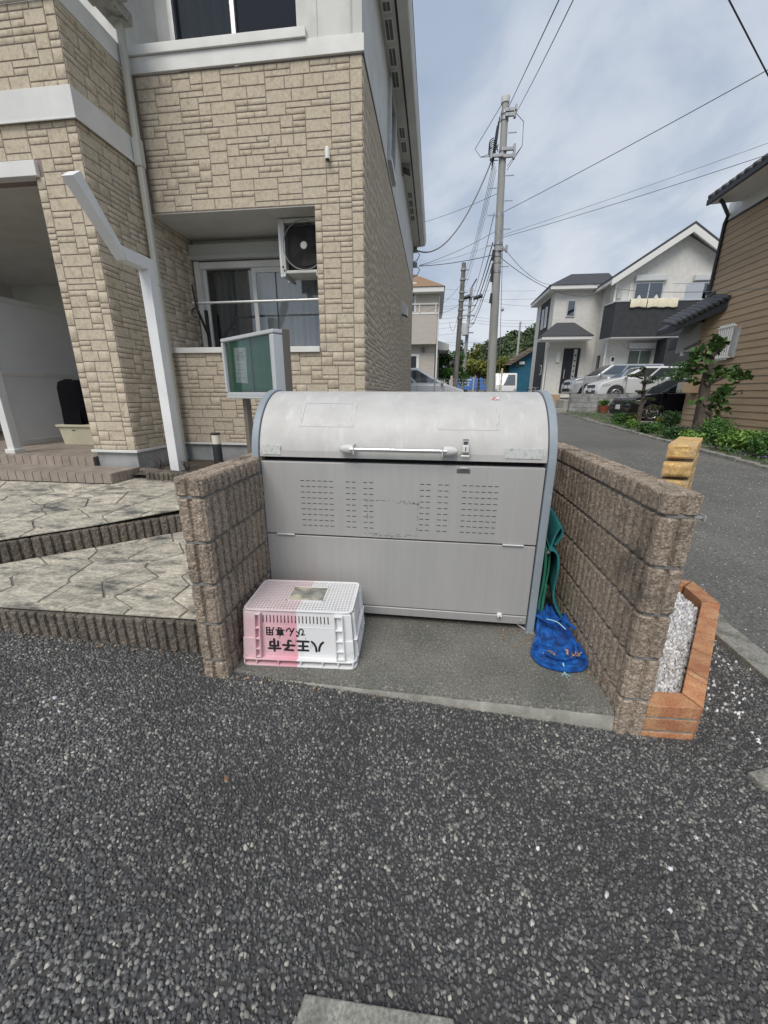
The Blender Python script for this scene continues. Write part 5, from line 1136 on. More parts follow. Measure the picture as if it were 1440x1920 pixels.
def tree(name, label, base, h, crown, n, size, mat, tr_r=.12, group=None, shell=.45):
    t = thing(name, label, 'tree', tuple(base), group=group); b = Vector(base); m_ = MB()
    m_.tube([b+Vector((0, 0, -.3)), b+Vector((.05, 0, h*.3)), b+Vector((-.03, .05, h*.62))], [tr_r, tr_r*.8, tr_r*.5], 8)
    for c_, r_ in crown: m_.tube([b+Vector((0, 0, h*.35)), (b+Vector(c_))*.5+(b+Vector((0, 0, h*.5)))*.5, b+Vector(c_)], [tr_r*.5, tr_r*.3, tr_r*.12], 6)
    m_.build('trunk', bark, t, 0, True); tot = sum(r_[0]*r_[1]*r_[2] for _, r_ in crown)
    pts = np.concatenate([blob_pts(tuple(b+Vector(c_)), r_, int(n*r_[0]*r_[1]*r_[2]/tot), shell) for c_, r_ in crown])
    leaves_mesh('crown', pts, size, mat, t, .4, .6, tuple(b+Vector((0, 0, h*.55)))); return t
def clumps(w_, h, k, r0, seed):
    rs = random.Random(seed); return [((rs.uniform(-w_, w_), rs.uniform(-w_*.6, w_*.6), h*rs.uniform(.38, .92)), (r0*rs.uniform(.7, 1.3),)*2+(r0*rs.uniform(.6, 1.0),)) for _ in range(k)]
b_ = PY(838, 733, 33); tree('broadleaf_tree', 'bright green leafy tree beyond the white car and dark pole', (b_.x, 33, 1.1), 3.9, clumps(1.25, 3.6, 13, .62, 1), 5200, .17, g_mid)
b_ = PY(912, 733, 42); tree('bamboo_clump', 'tall yellow green bamboo clump behind the concrete utility pole', (b_.x-.9, 42, 1.4), 4.6, clumps(1.5, 4.2, 14, .7, 2)+[((-.3, 0, 4.2), (.5, .5, .7))], 5200, .26, g_yel)
tree('bamboo_clump', 'lower yellow green bamboo beside the blue building', (b_.x+1.9, 41, 1.4), 4.0, clumps(1.0, 3.6, 9, .6, 3), 3200, .24, g_yel)
b_ = PY(880, 733, 60); tree('conifer_tree', 'dark conifer at the foot of the hill behind the far pole', (b_.x-1.5, 62, 2), 7, [((0, 0, 6.4), (.5, .5, .8)), ((0, 0, 5.2), (.9, .9, .9)), ((.2, 0, 4), (1.3, 1.2, 1)), ((-.2, 0, 2.6), (1.5, 1.4, 1))], 2600, .35, g_pine, .2)

# ------------------------------------------------------------------ left beige house beyond the apartment
beige = M('beige_siding', (.52, .48, .43), .8, c2=(.47, .435, .39), scale=5, bump=.3, bscale=30, stretch=(.3, .3, 3)); whitep = M('house_white', (.74, .74, .72), .6)
YB = 24.0
def bh(x, y): return PY(x, y, YB)
hs = thing('beige_house', 'beige two storey house with brown roof beyond the apartment corner', 'house', (-2.0, YB, .8))
xr = bh(818, 640).x; zf, zr, ze = bh(815, 645).z, bh(815, 587).z, bh(826, 549).z
MB().box(-6, xr, YB, YB+7, zf, ze-.05).build('upper_wall', beige, hs, .01); MB().box(-6, xr-.06, YB+.5, YB+7, .5, zf).build('lower_wall', beige, hs)
MB().box(-6, xr+.32, YB-.45, YB+7.4, ze-.05, ze+.22).build('eave', whitep, hs, .03)
rx = bh(778, 528); MB().add([(-6, YB-.5, ze+.22), (xr+.36, YB-.5, ze+.22), (xr+.36, YB+7.5, ze+.22), (-6, YB+7.5, ze+.22), (-6, YB+3.2, ze+2.3), (xr-3.0, YB+3.2, ze+2.3)], [(0, 1, 5, 4), (1, 2, 5), (2, 3, 4, 5), (0, 4, 3)]).build('roof', M('brown_roof', (.30, .19, .11), .8, c2=(.25, .16, .10), scale=14, stretch=(1, 1, 4), bump=.3, bscale=20), hs)
rf_ = hs
for px in ((777, 548), (795, 549)):
    p_ = PY(px[0], px[1]-10, YB+.6); MB().box(p_.x-.08, p_.x+.08, YB+.2, YB+.4, ze+.42, ze+.52).build('snow_guard', dark_metal, hs)
MB().box(-6, xr+.03, YB-.02, YB-.0, zr-.06, zr+.04).box(-6, xr+.02, YB-.06, YB-.02, zr+.42, zr+.50).build('balcony_rail', whitep, hs, .01)
for i in range(5): x = xr-.1-i*.9; MB().box(x-.03, x+.03, YB-.05, YB-.02, zr+.04, zr+.42).build('rail_post', whitep, hs)
wx = bh(780, 575); fw_ = MB().box(wx.x-1.6, wx.x+.0, YB-.03, YB+.02, zr+.05, zr+1.55).build('window', whitep, hs, .01); MB().box(wx.x-1.52, wx.x-.1, YB-.04, YB-.031, zr+.1, zr+1.47).build('pane', dark_glass, fw_)
p_ = bh(782, 690); dd = MB().box(p_.x-1.2, p_.x+.1, YB+.44, YB+.5, .8, zf-.5).build('patio_door', whitep, hs, .01); MB().box(p_.x-1.1, p_.x-.08, YB+.425, YB+.439, .9, zf-.6).build('pane', dark_glass, dd)
p_ = PY(793, 656, YB+.5); MB().box(p_.x-.09, p_.x+.09, YB+.36, YB+.5, p_.z-.12, p_.z+.12).build('porch_lamp', M('lamp_brown', (.15, .13, .12), .5), hs, .03)
MB().tube([(xr+.06, YB+.1, .8), (xr+.06, YB+.1, ze-.1)], .045, 8).build('downpipe', whitep, hs)
g2_ = thing('gabled_house', 'pale gable roof and awning behind the beige house', 'house', (bh(838, 660).x, 30, 1.0))
q1, q2, q3 = PY(800, 632, 30), PY(842, 645, 30), PY(842, 657, 30)
MB().prism([(q1.x-3, q1.z+.9), (q2.x, q2.z), (q3.x, q3.z), (q3.x-.6, q3.z+.02), (q1.x-3, q1.z+.1)], 'y', 30, 34).build('gable_roof', whitep, g2_, .02); MB().box(q1.x-3, q3.x-.7, 30.3, 34, 1.0, q3.z).build('wall', M('grey_beige_wall', (.38, .36, .34), .8), g2_)
q4, q5 = PY(808, 702, 29.6), PY(850, 664, 29.6); MB().tube([(q3.x, 29.7, q3.z), (q3.x-.9, 29.7, q3.z-.7)], .04, 6).build('gutter_pipe', dark_metal, g2_)
far = thing('far_house', 'distant low house with grey tiled roof above the green tree', 'house', (0.6, 55, 1.5))
q1, q2 = PY(812, 688, 55), PY(868, 672, 55); MB().box(q1.x-2, q2.x-1, 55, 61, 1.5, q1.z).build('wall', M('far_wall', (.5, .48, .45), .9), far); MB().prism([(q1.x-3, q1.z-.1), (q2.x-.5, q1.z-.1), (q2.x-1.6, q2.z+.3), (q1.x-3, q2.z+.3)], 'y', 54.4, 61).build('roof', M('far_grey_roof', (.17, .175, .18), .8, c2=(.13, .135, .14), scale=3, stretch=(1, 1, 6)), far)
far = thing('white_roof_house', 'small distant house with white gable roof right of the dark pole', 'house', (4.4, 60, 1.5))
q1, q2, q3 = PY(874, 706, 60), PY(886, 693, 60), PY(893, 707, 60); MB().box(q1.x+.3, q3.x-.2, 60, 65, 1.5, q1.z).build('wall', M('tan_wall', (.5, .42, .33), .9), far); MB().prism([(q1.x-.4, q1.z-.1), (q2.x, q2.z), (q3.x, q3.z-.1), (q2.x, q2.z-.5)], 'y', 59.5, 65).build('roof', whitep, far)
# mesh fence along the back of the yard
fence_m = M('galvanised', (.55, .57, .57), .5, metal=.4)
mf = thing('mesh_fence', 'low white mesh fence in front of the white car and blue truck', 'fence', (-.2, 13.9, .4)); mm = MB()
fz0, fz1 = .5, PY(800, 711, 13.9).z
for i in range(54): mm.tube([(-.9+i*.055, 13.9, fz0), (-.9+i*.055, 13.9, fz1)], .0022, 4, False)
for i in range(13): mm.tube([(-.9, 13.9, fz0+(fz1-fz0)*i/12), (2.02, 13.9, fz0+(fz1-fz0)*i/12)], .003, 4, False)
o = mm.build('mesh_panel', fence_m, mf); o['kind'] = 'stuff'
for x in (PY(815, 715, 13.92).x, PY(888, 715, 13.92).x, -.85): MB().box(x-.025, x+.025, 13.905, 13.95, .3, fz1+.07).build('post', fence_m, mf, .004)
mf2 = thing('concrete_marker', 'short pale concrete post behind the white car', 'post', (PY(847, 715, 16.5).x, 20, .6)); p0_ = PY(847, 705, 20); MB().box(p0_.x-.05, p0_.x+.05, 20, 20.1, .5, p0_.z).build('shaft', M('pale_concrete', (.5, .48, .44), .9), mf2, .008)

# ------------------------------------------------------------------ cars
tyre_m = M('tyre', (.015, .015, .016), .8); rim_m = M('wheel_alloy', (.55, .56, .57), .35, metal=.7); head_m = M('headlight_glass', (.62, .65, .67), .15, metal=.2); tail_m = M('tail_red', (.35, .02, .02), .3); plate_m = M('number_plate', (.75, .76, .75), .5); car_glass = glass('car_glass', (.015, .02, .02), .5, .35)
def car(label, loc, heading, L_, W_, H_, paint, hood_z, belt_z, front_x, roof_f, roof_r, rear_x, low=.2, wr=.31, name='parked_car', trim=None, nose=.55, group='parked cars'):
    """x forward from the rear bumper (0) to the nose (L_); greenhouse runs front_x (foot of the windscreen) .. rear_x"""
    t = thing(name, label, 'car', loc, heading, group=group, local=True); wf, wb = L_-.82, .80
    def arch(cx): return [(cx+(wr+.06)*math.cos(a), wr+(wr+.06)*math.sin(a)) for a in [math.pi*k/10 for k in range(11)]]
    prof = [(.06, low+.08), (0, belt_z*.55), (.03, belt_z-.08), (rear_x-.02 if rear_x > .3 else .10, belt_z+.0), (front_x, belt_z-.0), (L_-.55, hood_z), (L_-.16, hood_z-.12), (L_-.02, nose), (L_, low+.16), (L_-.08, low)]
    bot = [(L_-.3, low)]+arch(wf)+[(wb+wr+.2, low)]+arch(wb)+[(.25, low)]
    m_ = MB(); n = len(prof)+len(bot); pl_ = prof+bot
    m_.prism(pl_, 'y', -W_/2, W_/2); bo = m_.build('body', paint, t, .05, True, 3)
    # greenhouse: pillars and roof as a solid tapering in
    b0, t0 = W_/2-.05, W_/2-.20; zr_ = H_
    a = [(rear_x, -b0, belt_z-.02), (front_x, -b0, belt_z-.02), (front_x, b0, belt_z-.02), (rear_x, b0, belt_z-.02)]; c_ = [(roof_r, -t0, zr_), (roof_f, -t0, zr_), (roof_f, t0, zr_), (roof_r, t0, zr_)]
    MB().hexa(a, c_).build('cabin', paint, t, .06, True, 3)
    def sidept(s_, u, q):     # s_ side, u along (0 rear..1 front), q up
        x = (rear_x+(front_x-rear_x)*u)*(1-q)+(roof_r+(roof_f-roof_r)*u)*q; y = (b0*(1-q)+t0*q)+.006; return (x, s_*y, belt_z-.02+(zr_-belt_z+.02)*q)
    for s_ in (-1, 1):
        for u0, u1 in ((.06, .36), (.39, .66), (.69, .95)): MB().quad(sidept(s_, u0, .12), sidept(s_, u1, .12), sidept(s_, u1-(.0 if u1 < .9 else .03), .86), sidept(s_, u0+(.0 if u0 > .1 else .02), .86)).build('side_window', car_glass, t)
        for cx in (wf, wb):
            ty = MB(); y0, y1 = s_*(W_/2-.2), s_*(W_/2-.005); ty.tube([(cx, y0, wr), (cx, y1-s_*.03, wr), (cx, y1, wr)], [wr, wr, wr-.03], 24); w_ = ty.build('tyre', tyre_m, t, 0, True)
            rm = MB().tube([(cx, y1+s_*.002, wr), (cx, y1+s_*.004, wr)], [wr*.17, wr*.15], 12).tube([(cx+wr*.62*math.cos(k*.2618), y1+s_*.001, wr+wr*.62*math.sin(k*.2618)) for k in range(25)], .016, 6)
            for k in range(7): an = k*.8976; rm.bar((cx, y1+s_*.003, wr), (cx+wr*.62*math.cos(an), y1+s_*.003, wr+wr*.62*math.sin(an)), .03, .03)
            rm.build('rim', rim_m, w_)
        mi = MB().hexa([(front_x-.25, s_*(W_/2-.02), belt_z-.02), (front_x-.12, s_*(W_/2-.02), belt_z-.02), (front_x-.12, s_*(W_/2+.17), belt_z), (front_x-.2, s_*(W_/2+.17), belt_z)], [(front_x-.25, s_*(W_/2-.02), belt_z+.1), (front_x-.14, s_*(W_/2-.02), belt_z+.1), (front_x-.14, s_*(W_/2+.17), belt_z+.13), (front_x-.2, s_*(W_/2+.17), belt_z+.13)]); mi.build('mirror', paint, t, .03)
        MB().hexa([(L_-.42, s_*(W_/2-.34), nose+.03), (L_-.05, s_*(W_/2-.36), nose+.02), (L_-.14, s_*(W_/2+.006), nose+.04), (L_-.52, s_*(W_/2+.006), nose+.08)], [(L_-.44, s_*(W_/2-.34), nose+.14), (L_-.12, s_*(W_/2-.36), nose+.14), (L_-.22, s_*(W_/2+.004), nose+.17), (L_-.56, s_*(W_/2+.004), nose+.19)]).build('headlight', head_m, t, .01)
        MB().box(-.006, .12, s_*W_/2-.16 if s_ > 0 else s_*W_/2-.004, s_*W_/2+.004 if s_ > 0 else s_*W_/2+.16, belt_z-.25, belt_z+.1).build('tail_light', tail_m, t, .01)
        MB().box(rear_x+.9, rear_x+1.05, s_*(W_/2+.008)-.012, s_*(W_/2+.008)+.012, belt_z-.16, belt_z-.12).build('door_handle', trim or paint, t, .006)
        for dx in (front_x-.1, front_x-1.1): MB().box(dx-.004, dx+.004, s_*(W_/2+.0005)-.002, s_*(W_/2+.0005)+.002, low+.12, belt_z-.03).build('door_seam', black_rub, t)
    def fpt(v, q, x0, x1): y = (b0*(1-q)+t0*q)*v; return (x0*(1-q)+x1*q, y, belt_z-.02+(zr_-belt_z+.02)*q)
    e_ = .01
    MB().quad(fpt(-.9, .08, front_x+e_, roof_f+e_), fpt(.9, .08, front_x+e_, roof_f+e_), fpt(.88, .92, front_x+e_, roof_f+e_), fpt(-.88, .92, front_x+e_, roof_f+e_)).build('windscreen', car_glass, t)
    MB().quad(fpt(-.88, .15, rear_x-e_, roof_r-e_), fpt(.88, .15, rear_x-e_, roof_r-e_), fpt(.86, .85, rear_x-e_, roof_r-e_), fpt(-.86, .85, rear_x-e_, roof_r-e_)).build('rear_window', car_glass, t)
    MB().box(L_-.03, L_+.012, -W_*.26, W_*.26, nose+.02, nose+.15).build('grille', dark_metal, t, .01); MB().box(L_-.04, L_+.008, -W_*.32, W_*.32, low+.1, low+.26).build('air_intake', black_rub, t, .01)
    MB().box(L_+.004, L_+.026, -.165, .165, nose-.17, nose-.005).build('number_plate', plate_m, t, .004)
    return t
p_white = M('white_car_paint', (.74, .75, .76), .22, spec=.6); p_silver = M('silver_car_paint', (.50, .51, .52), .25, metal=.55); p_black = M('black_car_paint', (.008, .008, .010), .12, spec=.7)
c_ = PY(1170, 768, 15.9); car('black hatchback parked nose out between brown house and grey block wall', (7.0+4.2, 16.3, road_z(16.2)-.02), math.pi, 4.2, 1.72, 1.46, p_black, .92, 1.0, 3.25, 2.35, .75, .22, nose=.58)
HZ = 1.16
car('white wagon behind the mesh fence on the raised lot', (7.45+4.6, 20.6, HZ), math.pi, 4.6, 1.75, 1.50, p_white, .90, 1.0, 3.65, 2.65, .45, .12, nose=.56)
car('silver off road car with roof rails parked farthest from the fence', (6.95+4.6, 22.7, HZ+.03), math.pi, 4.6, 1.8, 1.72, p_silver, 1.10, 1.16, 3.45, 2.7, .30, .08, low=.28, wr=.35, nose=.72)
cw = PY(862, 729, 15.6); car('white car beside the apartment corner behind the mesh fence', (cw.x-3.95, 15.9, .70), 0, 4.2, 1.72, 1.64, p_white, .98, 1.05, 3.45, 2.35, .45, .12, nose=.6)
# blue truck
blue_p = M('truck_blue', (.05, .17, .52), .35, c2=(.06, .2, .56), scale=2)
bt = thing('blue_truck', 'small blue truck with covered load bed beyond the dark pole', 'truck', (PY(858, 735, 48).x, 49, 1.4), R(-28), local=True)
MB().box(0, 3.0, -.85, .85, .55, 1.82).build('cargo_box', blue_p, bt, .05); MB().prism([(3.08, .45), (4.75, .45), (4.72, 1.1), (4.3, 1.9), (3.08, 1.92)], 'y', -.82, .82).build('cab', blue_p, bt, .06)
MB().quad((3.45, -.83, 1.15), (4.42, -.83, 1.15), (4.18, -.83, 1.78), (3.45, -.83, 1.78)).build('side_window', car_glass, bt); MB().quad((4.74, -.7, 1.15), (4.74, .7, 1.15), (4.36, .7, 1.82), (4.36, -.7, 1.82)).build('windscreen', car_glass, bt)
wm_ = M('truck_lettering', (.7, .75, .8), .6)
for z, x0, x1 in ((1.55, .35, 2.1), (1.25, .55, 1.9), (1.0, .9, 1.75)):
    m_ = MB(); x = x0
    while x < x1: l_ = random.uniform(.1, .2); m_.box(x, x+l_*.8, -.858, -.852, z, z+.13); x += l_
    m_.build('lettering_strip', wm_, bt)
for cx in (.7, 4.0):
    for s_ in (-1, 1): MB().tube([(cx, s_*.62, .28), (cx, s_*.84, .28)], .28, 18).build('tyre', tyre_m, bt, 0, True)
# white kei truck
kt = thing('white_pickup', 'small white pickup truck parked beside the blue building', 'truck', (PY(949, 735, 28).x, 31, 1.0), R(-92), local=True)
MB().prism([(1.95, .4), (3.3, .4), (3.32, .95), (3.0, 1.78), (1.95, 1.8)], 'y', -.72, .72).build('cab', p_white, kt, .05); MB().box(0, 1.9, -.72, -.68, .7, 1.05).box(0, 1.9, .68, .72, .7, 1.05).box(0, 1.9, -.68, .68, .6, .7).box(-.03, 0, -.72, .72, .7, 1.05).build('load_bed', p_white, kt, .01)
MB().quad((3.325, -.6, 1.0), (3.325, .6, 1.0), (3.03, .6, 1.7), (3.03, -.6, 1.7)).build('windscreen', car_glass, kt); MB().box(3.3, 3.35, -.7, .7, .42, .62).build('bumper', MATS['fan_grey'], kt, .02)
for s_ in (-1, 1):
    MB().quad((2.1, s_*.725, 1.05), (2.95, s_*.725, 1.05), (2.85, s_*.725, 1.68), (2.1, s_*.725, 1.68)).build('side_window', car_glass, kt); MB().box(3.31, 3.345, s_*.6-.08, s_*.6+.08, .68, .82).build('headlight', head_m, kt, .02)
    for cx in (.55, 2.7): MB().tube([(cx, s_*.5, .25), (cx, s_*.71, .25)], .25, 18).build('tyre', tyre_m, kt, 0, True)
# bicycle by the pickup
bk = thing('bicycle', 'bicycle standing between white pickup and blue building', 'bicycle', (PY(984, 735, 25).x, 25, .82), R(35), local=True)
for cx, nm in ((0, 'rear_wheel'), (1.05, 'front_wheel')):
    m_ = MB().tube([(cx+.32*math.cos(k*.2618), 0, .33+.32*math.sin(k*.2618)) for k in range(25)], .018, 6)
    for k in range(10): m_.tube([(cx, 0, .33), (cx+.31*math.cos(k*.628), 0, .33+.31*math.sin(k*.628))], .002, 4)
    m_.build(nm, tyre_m, bk)
MB().tube([(0, 0, .33), (.4, 0, .35), (.9, 0, .8)], .016, 6).tube([(.4, 0, .35), (.27, 0, .85)], .016, 6).tube([(0, 0, .33), (.3, 0, .75)], .012, 6).tube([(1.05, 0, .33), (.88, 0, .95)], .015, 6).tube([(.3, 0, .75), (.89, 0, .85)], .016, 6).build('frame', fence_m, bk); MB().box(.15, .38, -.07, .07, .85, .9).build('saddle', black_rub, bk, .02); MB().tube([(.8, -.26, 1.02), (.88, 0, .98), (.8, .26, 1.02)], .012, 6).build('handlebar', fence_m, bk)
# blue building
bb = thing('blue_building', 'blue walled building with striped lean-to roof beyond the white house', 'building', (8.0, 40, 1.2))
p1_, p2_, p3_ = PY(956, 683, 40), PY(998, 652, 40), PY(998, 730, 40); bluew = M('blue_wall', (.012, .10, .17), .7, c2=(.016, .12, .2), scale=1.5)
MB().prism([(p1_.x, 1.2), (p3_.x+4, 1.2), (p3_.x+4, p2_.z+1.5), (p1_.x+2.2, p2_.z-.2), (p1_.x, p1_.z)], 'y', 40, 47).build('wall', bluew, bb)
for i in range(12):
    t = i/12; xx = p1_.x-.5+(p2_.x-p1_.x+.5)*t; zz_ = p1_.z-.1+(p2_.z-p1_.z+.1)*t; MB().box(xx, xx+.55, 39.4, 47, zz_+.02, zz_+.09).build('roof_slat', M('roof_slats', (.26, .21, .17), .8), bb)
wp_ = PY(978, 681, 39.98); MB().box(wp_.x-.25, wp_.x+.25, 39.8, 40, wp_.z-.12, wp_.z+.14).build('wall_lamp', whitep, bb, .03)
MB().tube([(PY(988, 620, 40).x+.1, 44, 3), (PY(988, 620, 40).x+.1, 44, PY(988, 603, 44).z)], .1, 8).build('mast', M('mast_grey', (.4, .4, .38), .8), bb)

# ------------------------------------------------------------------ white house on the right
hw = M('white_stucco', (.66, .65, .62), .85, c2=(.6, .59, .56), scale=7, bump=.5, bscale=60, bdist=.006); char = M('charcoal_wall', (.035, .037, .042), .8, c2=(.045, .047, .052), scale=5, bump=.3, bscale=60); slate = M('slate_roof', (.05, .054, .06), .75, c2=(.065, .068, .075), scale=9, stretch=(1, 1, 5), bump=.4, bscale=20)
Y0 = 24.5; YW = 26.4
def H(x, y, Y=Y0): return PY(x, y, Y)
xl = H(1131, 700).x; xg = H(1291, 430).x; xrr = 2*xg-xl; gz = 1.25; zeav = H(1143, 515).z; zrid = H(1290, 428).z
wh_ = thing('white_house', 'white stucco house with charcoal balcony and gable roof', 'house', (xl, Y0, gz))
MB().prism([(xl, gz), (xrr, gz), (xrr, zeav), (xg, zrid-.25), (xl, zeav)], 'y', Y0, Y0+8).build('gable_wall', hw, wh_)
rf = MB(); ov = .5; sl_ = (zrid-zeav)/(xg-xl)
for sgn in (-1, 1):
    xe = xg+sgn*(xg-xl+ov); zE = zrid-sl_*(xg-xl+ov)
    rf.prism([(xg, zrid), (xe, zE), (xe, zE+.12), (xg, zrid+.13)], 'y', Y0-.55, Y0+8.5)
roofo = rf.build('roof', slate, wh_, .01)
for sgn in (-1, 1):
    xe = xg+sgn*(xg-xl+ov); zE = zrid-sl_*(xg-xl+ov); MB().prism([(xg, zrid-.34), (xe, zE-.32), (xe, zE-.004), (xg, zrid-.004)], 'y', Y0-.56, Y0-.48).build('barge_board', whitep, wh_, .01); MB().prism([(xg, zrid-.03), (xe, zE-.03), (xe, zE-.005), (xg, zrid-.005)], 'y', Y0-.48, Y0+8).build('soffit', whitep, wh_)
    MB().box(min(xe, xe-sgn*.12), max(xe, xe-sgn*.12), Y0-.5, Y0+8.4, zE-.14, zE+.02).build('gutter', whitep, wh_, .02)
# wing with hip roof and entrance
xw0 = H(1031, 640, YW).x; zwe = H(1060, 545, YW).z
MB().box(xw0, xl+.01, YW, YW+4.2, gz, zwe).build('wing_wall', hw, wh_)
MB().box(xw0-.4, xl+.3, YW-.45, YW+4.5, zwe-.02, zwe+.2).build('wing_eave', whitep, wh_, .02)
MB().add([(xw0-.5, YW-.5, zwe+.2), (xl+.6, YW-.5, zwe+.2), (xl+.6, YW+4.6, zwe+.2), (xw0-.45, YW+4.6, zwe+.2), (xw0+1.1, YW+1.2, zwe+1.15), (xl+.6, YW+1.2, zwe+1.15), (xl+.6, YW+3.4, zwe+1.15), (xw0+1.1, YW+3.4, zwe+1.15)], [(0, 1, 5, 4), (0, 4, 7, 3), (4, 5, 6, 7), (2, 3, 7, 6), (1, 2, 6, 5)]).build('wing_roof', slate, wh_)
MB().box(xw0-.012, xw0, YW+.9, YW+3.1, gz, zwe-.15).build('charcoal_panel', char, wh_)
for y in (YW+1.3, YW+2.1): o = MB().box(xw0-.05, xw0-.012, y, y+.45, zwe-1.75, zwe-.55).build('window', whitep, wh_, .01); MB().box(xw0-.056, xw0-.05, y+.06, y+.39, zwe-1.69, zwe-.61).build('pane', dark_glass, o)
o = MB().box(xw0-.05, xw0-.012, YW+1.1, YW+1.5, gz+1.4, gz+2.0).build('window', whitep, wh_, .01); MB().box(xw0-.056, xw0-.05, YW+1.16, YW+1.44, gz+1.46, gz+1.94).build('pane', dark_glass, o)
def hwin(pxs, Y, name='window', frame=.07, split=False, box_=0, mat=None):
    x0, y0, x1, y1 = pxs; a = PY(x0, y1, Y); b = PY(x1, y0, Y); a.x, b.x = min(a.x, b.x), max(a.x, b.x)
    o = MB().box(a.x, b.x, Y-.05, Y-.002, a.z, b.z).build(name, alum, wh_, .012); mid = (a.x+b.x)/2
    rects = [(a.x+frame, mid-.03), (mid+.03, b.x-frame)] if split else [(a.x+frame, b.x-frame)]
    for q0, q1 in rects: MB().box(q0, q1, Y-.058, Y-.0505, a.z+frame, b.z-frame).build('pane', mat or dark_glass, o)
    if box_: MB().box(a.x-.05, b.x+.05, Y-.22, Y-.002, b.z+.02, b.z+box_).build('shutter_box', M('shutter_pale', (.55, .57, .58), .5), wh_, .02)
    return o
hwin((1060, 562, 1081, 595), YW); 
o = MB().box(xl-.045, xl-.001, YW-1.1, YW-.7, zeav-2.1, zeav-.7).build('window', alum, wh_, .01); MB().box(xl-.052, xl-.046, YW-1.04, YW-.76, zeav-2.04, zeav-.76).build('pane', MATS['shutter_grey'], o)
o = MB().box(xl-.045, xl-.001, YW-1.1, YW-.75, gz+1.1, gz+2.35).build('window', dark_metal, wh_, .01); MB().box(xl-.052, xl-.046, YW-1.04, YW-.81, gz+1.16, gz+2.29).build('pane', dark_glass, o)
# entrance door and hip canopy
da, db = H(1052, 736, YW), H(1089, 653, YW); dx0, dx1 = min(da.x, H(1058, 653, YW).x), db.x
dr_ = MB().box(dx0, dx1, YW-.06, YW-.002, da.z-.02, db.z).build('door', M('navy_door', (.012, .014, .024), .5), wh_, .012)
sx0 = dx0+(dx1-dx0)*.60; MB().box(sx0, sx0+.2, YW-.075, YW-.061, da.z+.05, db.z-.06).build('light_strip', alum, dr_)
for i in range(6): MB().box(sx0+.06, sx0+.14, YW-.082, YW-.0755, db.z-.45-i*.3, db.z-.37-i*.3).build('square_light', dark_glass, dr_)
MB().box(dx0+.12, dx0+.16, YW-.14, YW-.1, da.z+.8, da.z+1.35).build('handle', alum, dr_, .01)
k0, k1 = H(1016, 637, YW-1.1), H(1112, 632, YW-1.1); zc0 = k1.z
MB().box(k0.x, k1.x, YW-1.1, YW-.001, zc0-.12, zc0+.08).build('canopy_fascia', whitep, wh_, .03)
MB().add([(k0.x-.05, YW-1.15, zc0+.08), (k1.x+.05, YW-1.15, zc0+.08), (k1.x+.05, YW, zc0+.08), (k0.x-.05, YW, zc0+.08), (k0.x+1.0, YW-.01, zc0+.95), (k1.x-.8, YW-.01, zc0+.95)], [(0, 1, 5, 4), (0, 4, 3), (1, 2, 5), (3, 4, 5, 2)]).build('canopy_roof', slate, wh_)
MB().tube([(k0.x+.35, YW-.95, zc0-.1), (k0.x+.62, YW-.5, zc0-.35), (k0.x+.62, YW-.08, zc0-.5), (k0.x+.62, YW-.06, gz)], .05, 8).build('downpipe', whitep, wh_)
MB().box(H(1046, 668, YW).x-.1, H(1046, 668, YW).x+.12, YW-.1, YW-.002, H(1046, 680, YW).z, H(1046, 660, YW).z).build('wall_lamp', whitep, wh_, .03)
MB().tube([(xl-.08, Y0-.08, zE+.3), (xl-.08, Y0-.08, gz)], .05, 8).build('downpipe', whitep, wh_)
# balcony
yb0 = Y0-1.0; bz0, bz1 = H(1135, 632, yb0).z, H(1140, 567, yb0).z; bx0 = H(1150, 600, yb0).x; bxl = H(1129, 600, Y0).x
MB().prism([(bxl, Y0), (bx0, yb0), (xrr+1, yb0), (xrr+1, Y0)], 'z', bz0, bz1).build('balcony', char, wh_); MB().prism([(bxl-.03, Y0-.002), (bx0-.02, yb0-.03), (xrr+1, yb0-.03), (xrr+1, Y0-.002)], 'z', bz1, bz1+.07).build('balcony_cap', alum, wh_, .01)
MB().prism([(bxl+.02, Y0-.002), (bx0+.02, yb0+.02), (xrr, yb0+.02), (xrr, Y0-.002)], 'z', bz0-.05, bz0-.002).build('balcony_soffit', whitep, wh_)
cx0 = H(1241, 690, yb0).x; MB().box(cx0, xrr+1, yb0+.001, Y0-.001, gz, bz0-.051).build('charcoal_block', char, wh_)
hwin((1183, 528, 1246, 575), Y0, split=True, box_=.3); hwin((1290, 527, 1358, 575), Y0, split=True, box_=.3); hwin((1163, 655, 1223, 738), Y0, 'sliding_window', split=True, box_=.32, mat=M('frosted_pane', (.10, .13, .11), .35))
p_ = H(1135, 676); MB().box(p_.x+.2, p_.x+.45, Y0-.12, Y0-.002, p_.z-.3, p_.z+.2).build('meter_box', whitep, wh_, .02); MB().box(p_.x+.26, p_.x+.4, Y0-.128, Y0-.121, p_.z-.05, p_.z+.15).build('meter_dial', dark_metal, wh_)
p_ = H(1178, 560); MB().tube([(p_.x, Y0-.06, bz1), (p_.x, Y0-.06, bz1+1.05)], .035, 8).build('vent_pipe', whitep, wh_)
p_ = H(1160, 555); MB().box(p_.x-.12, p_.x+.12, Y0-.1, Y0-.002, p_.z-.15, p_.z+.15).build('vent_cover', MATS['shutter_grey'], wh_, .06)
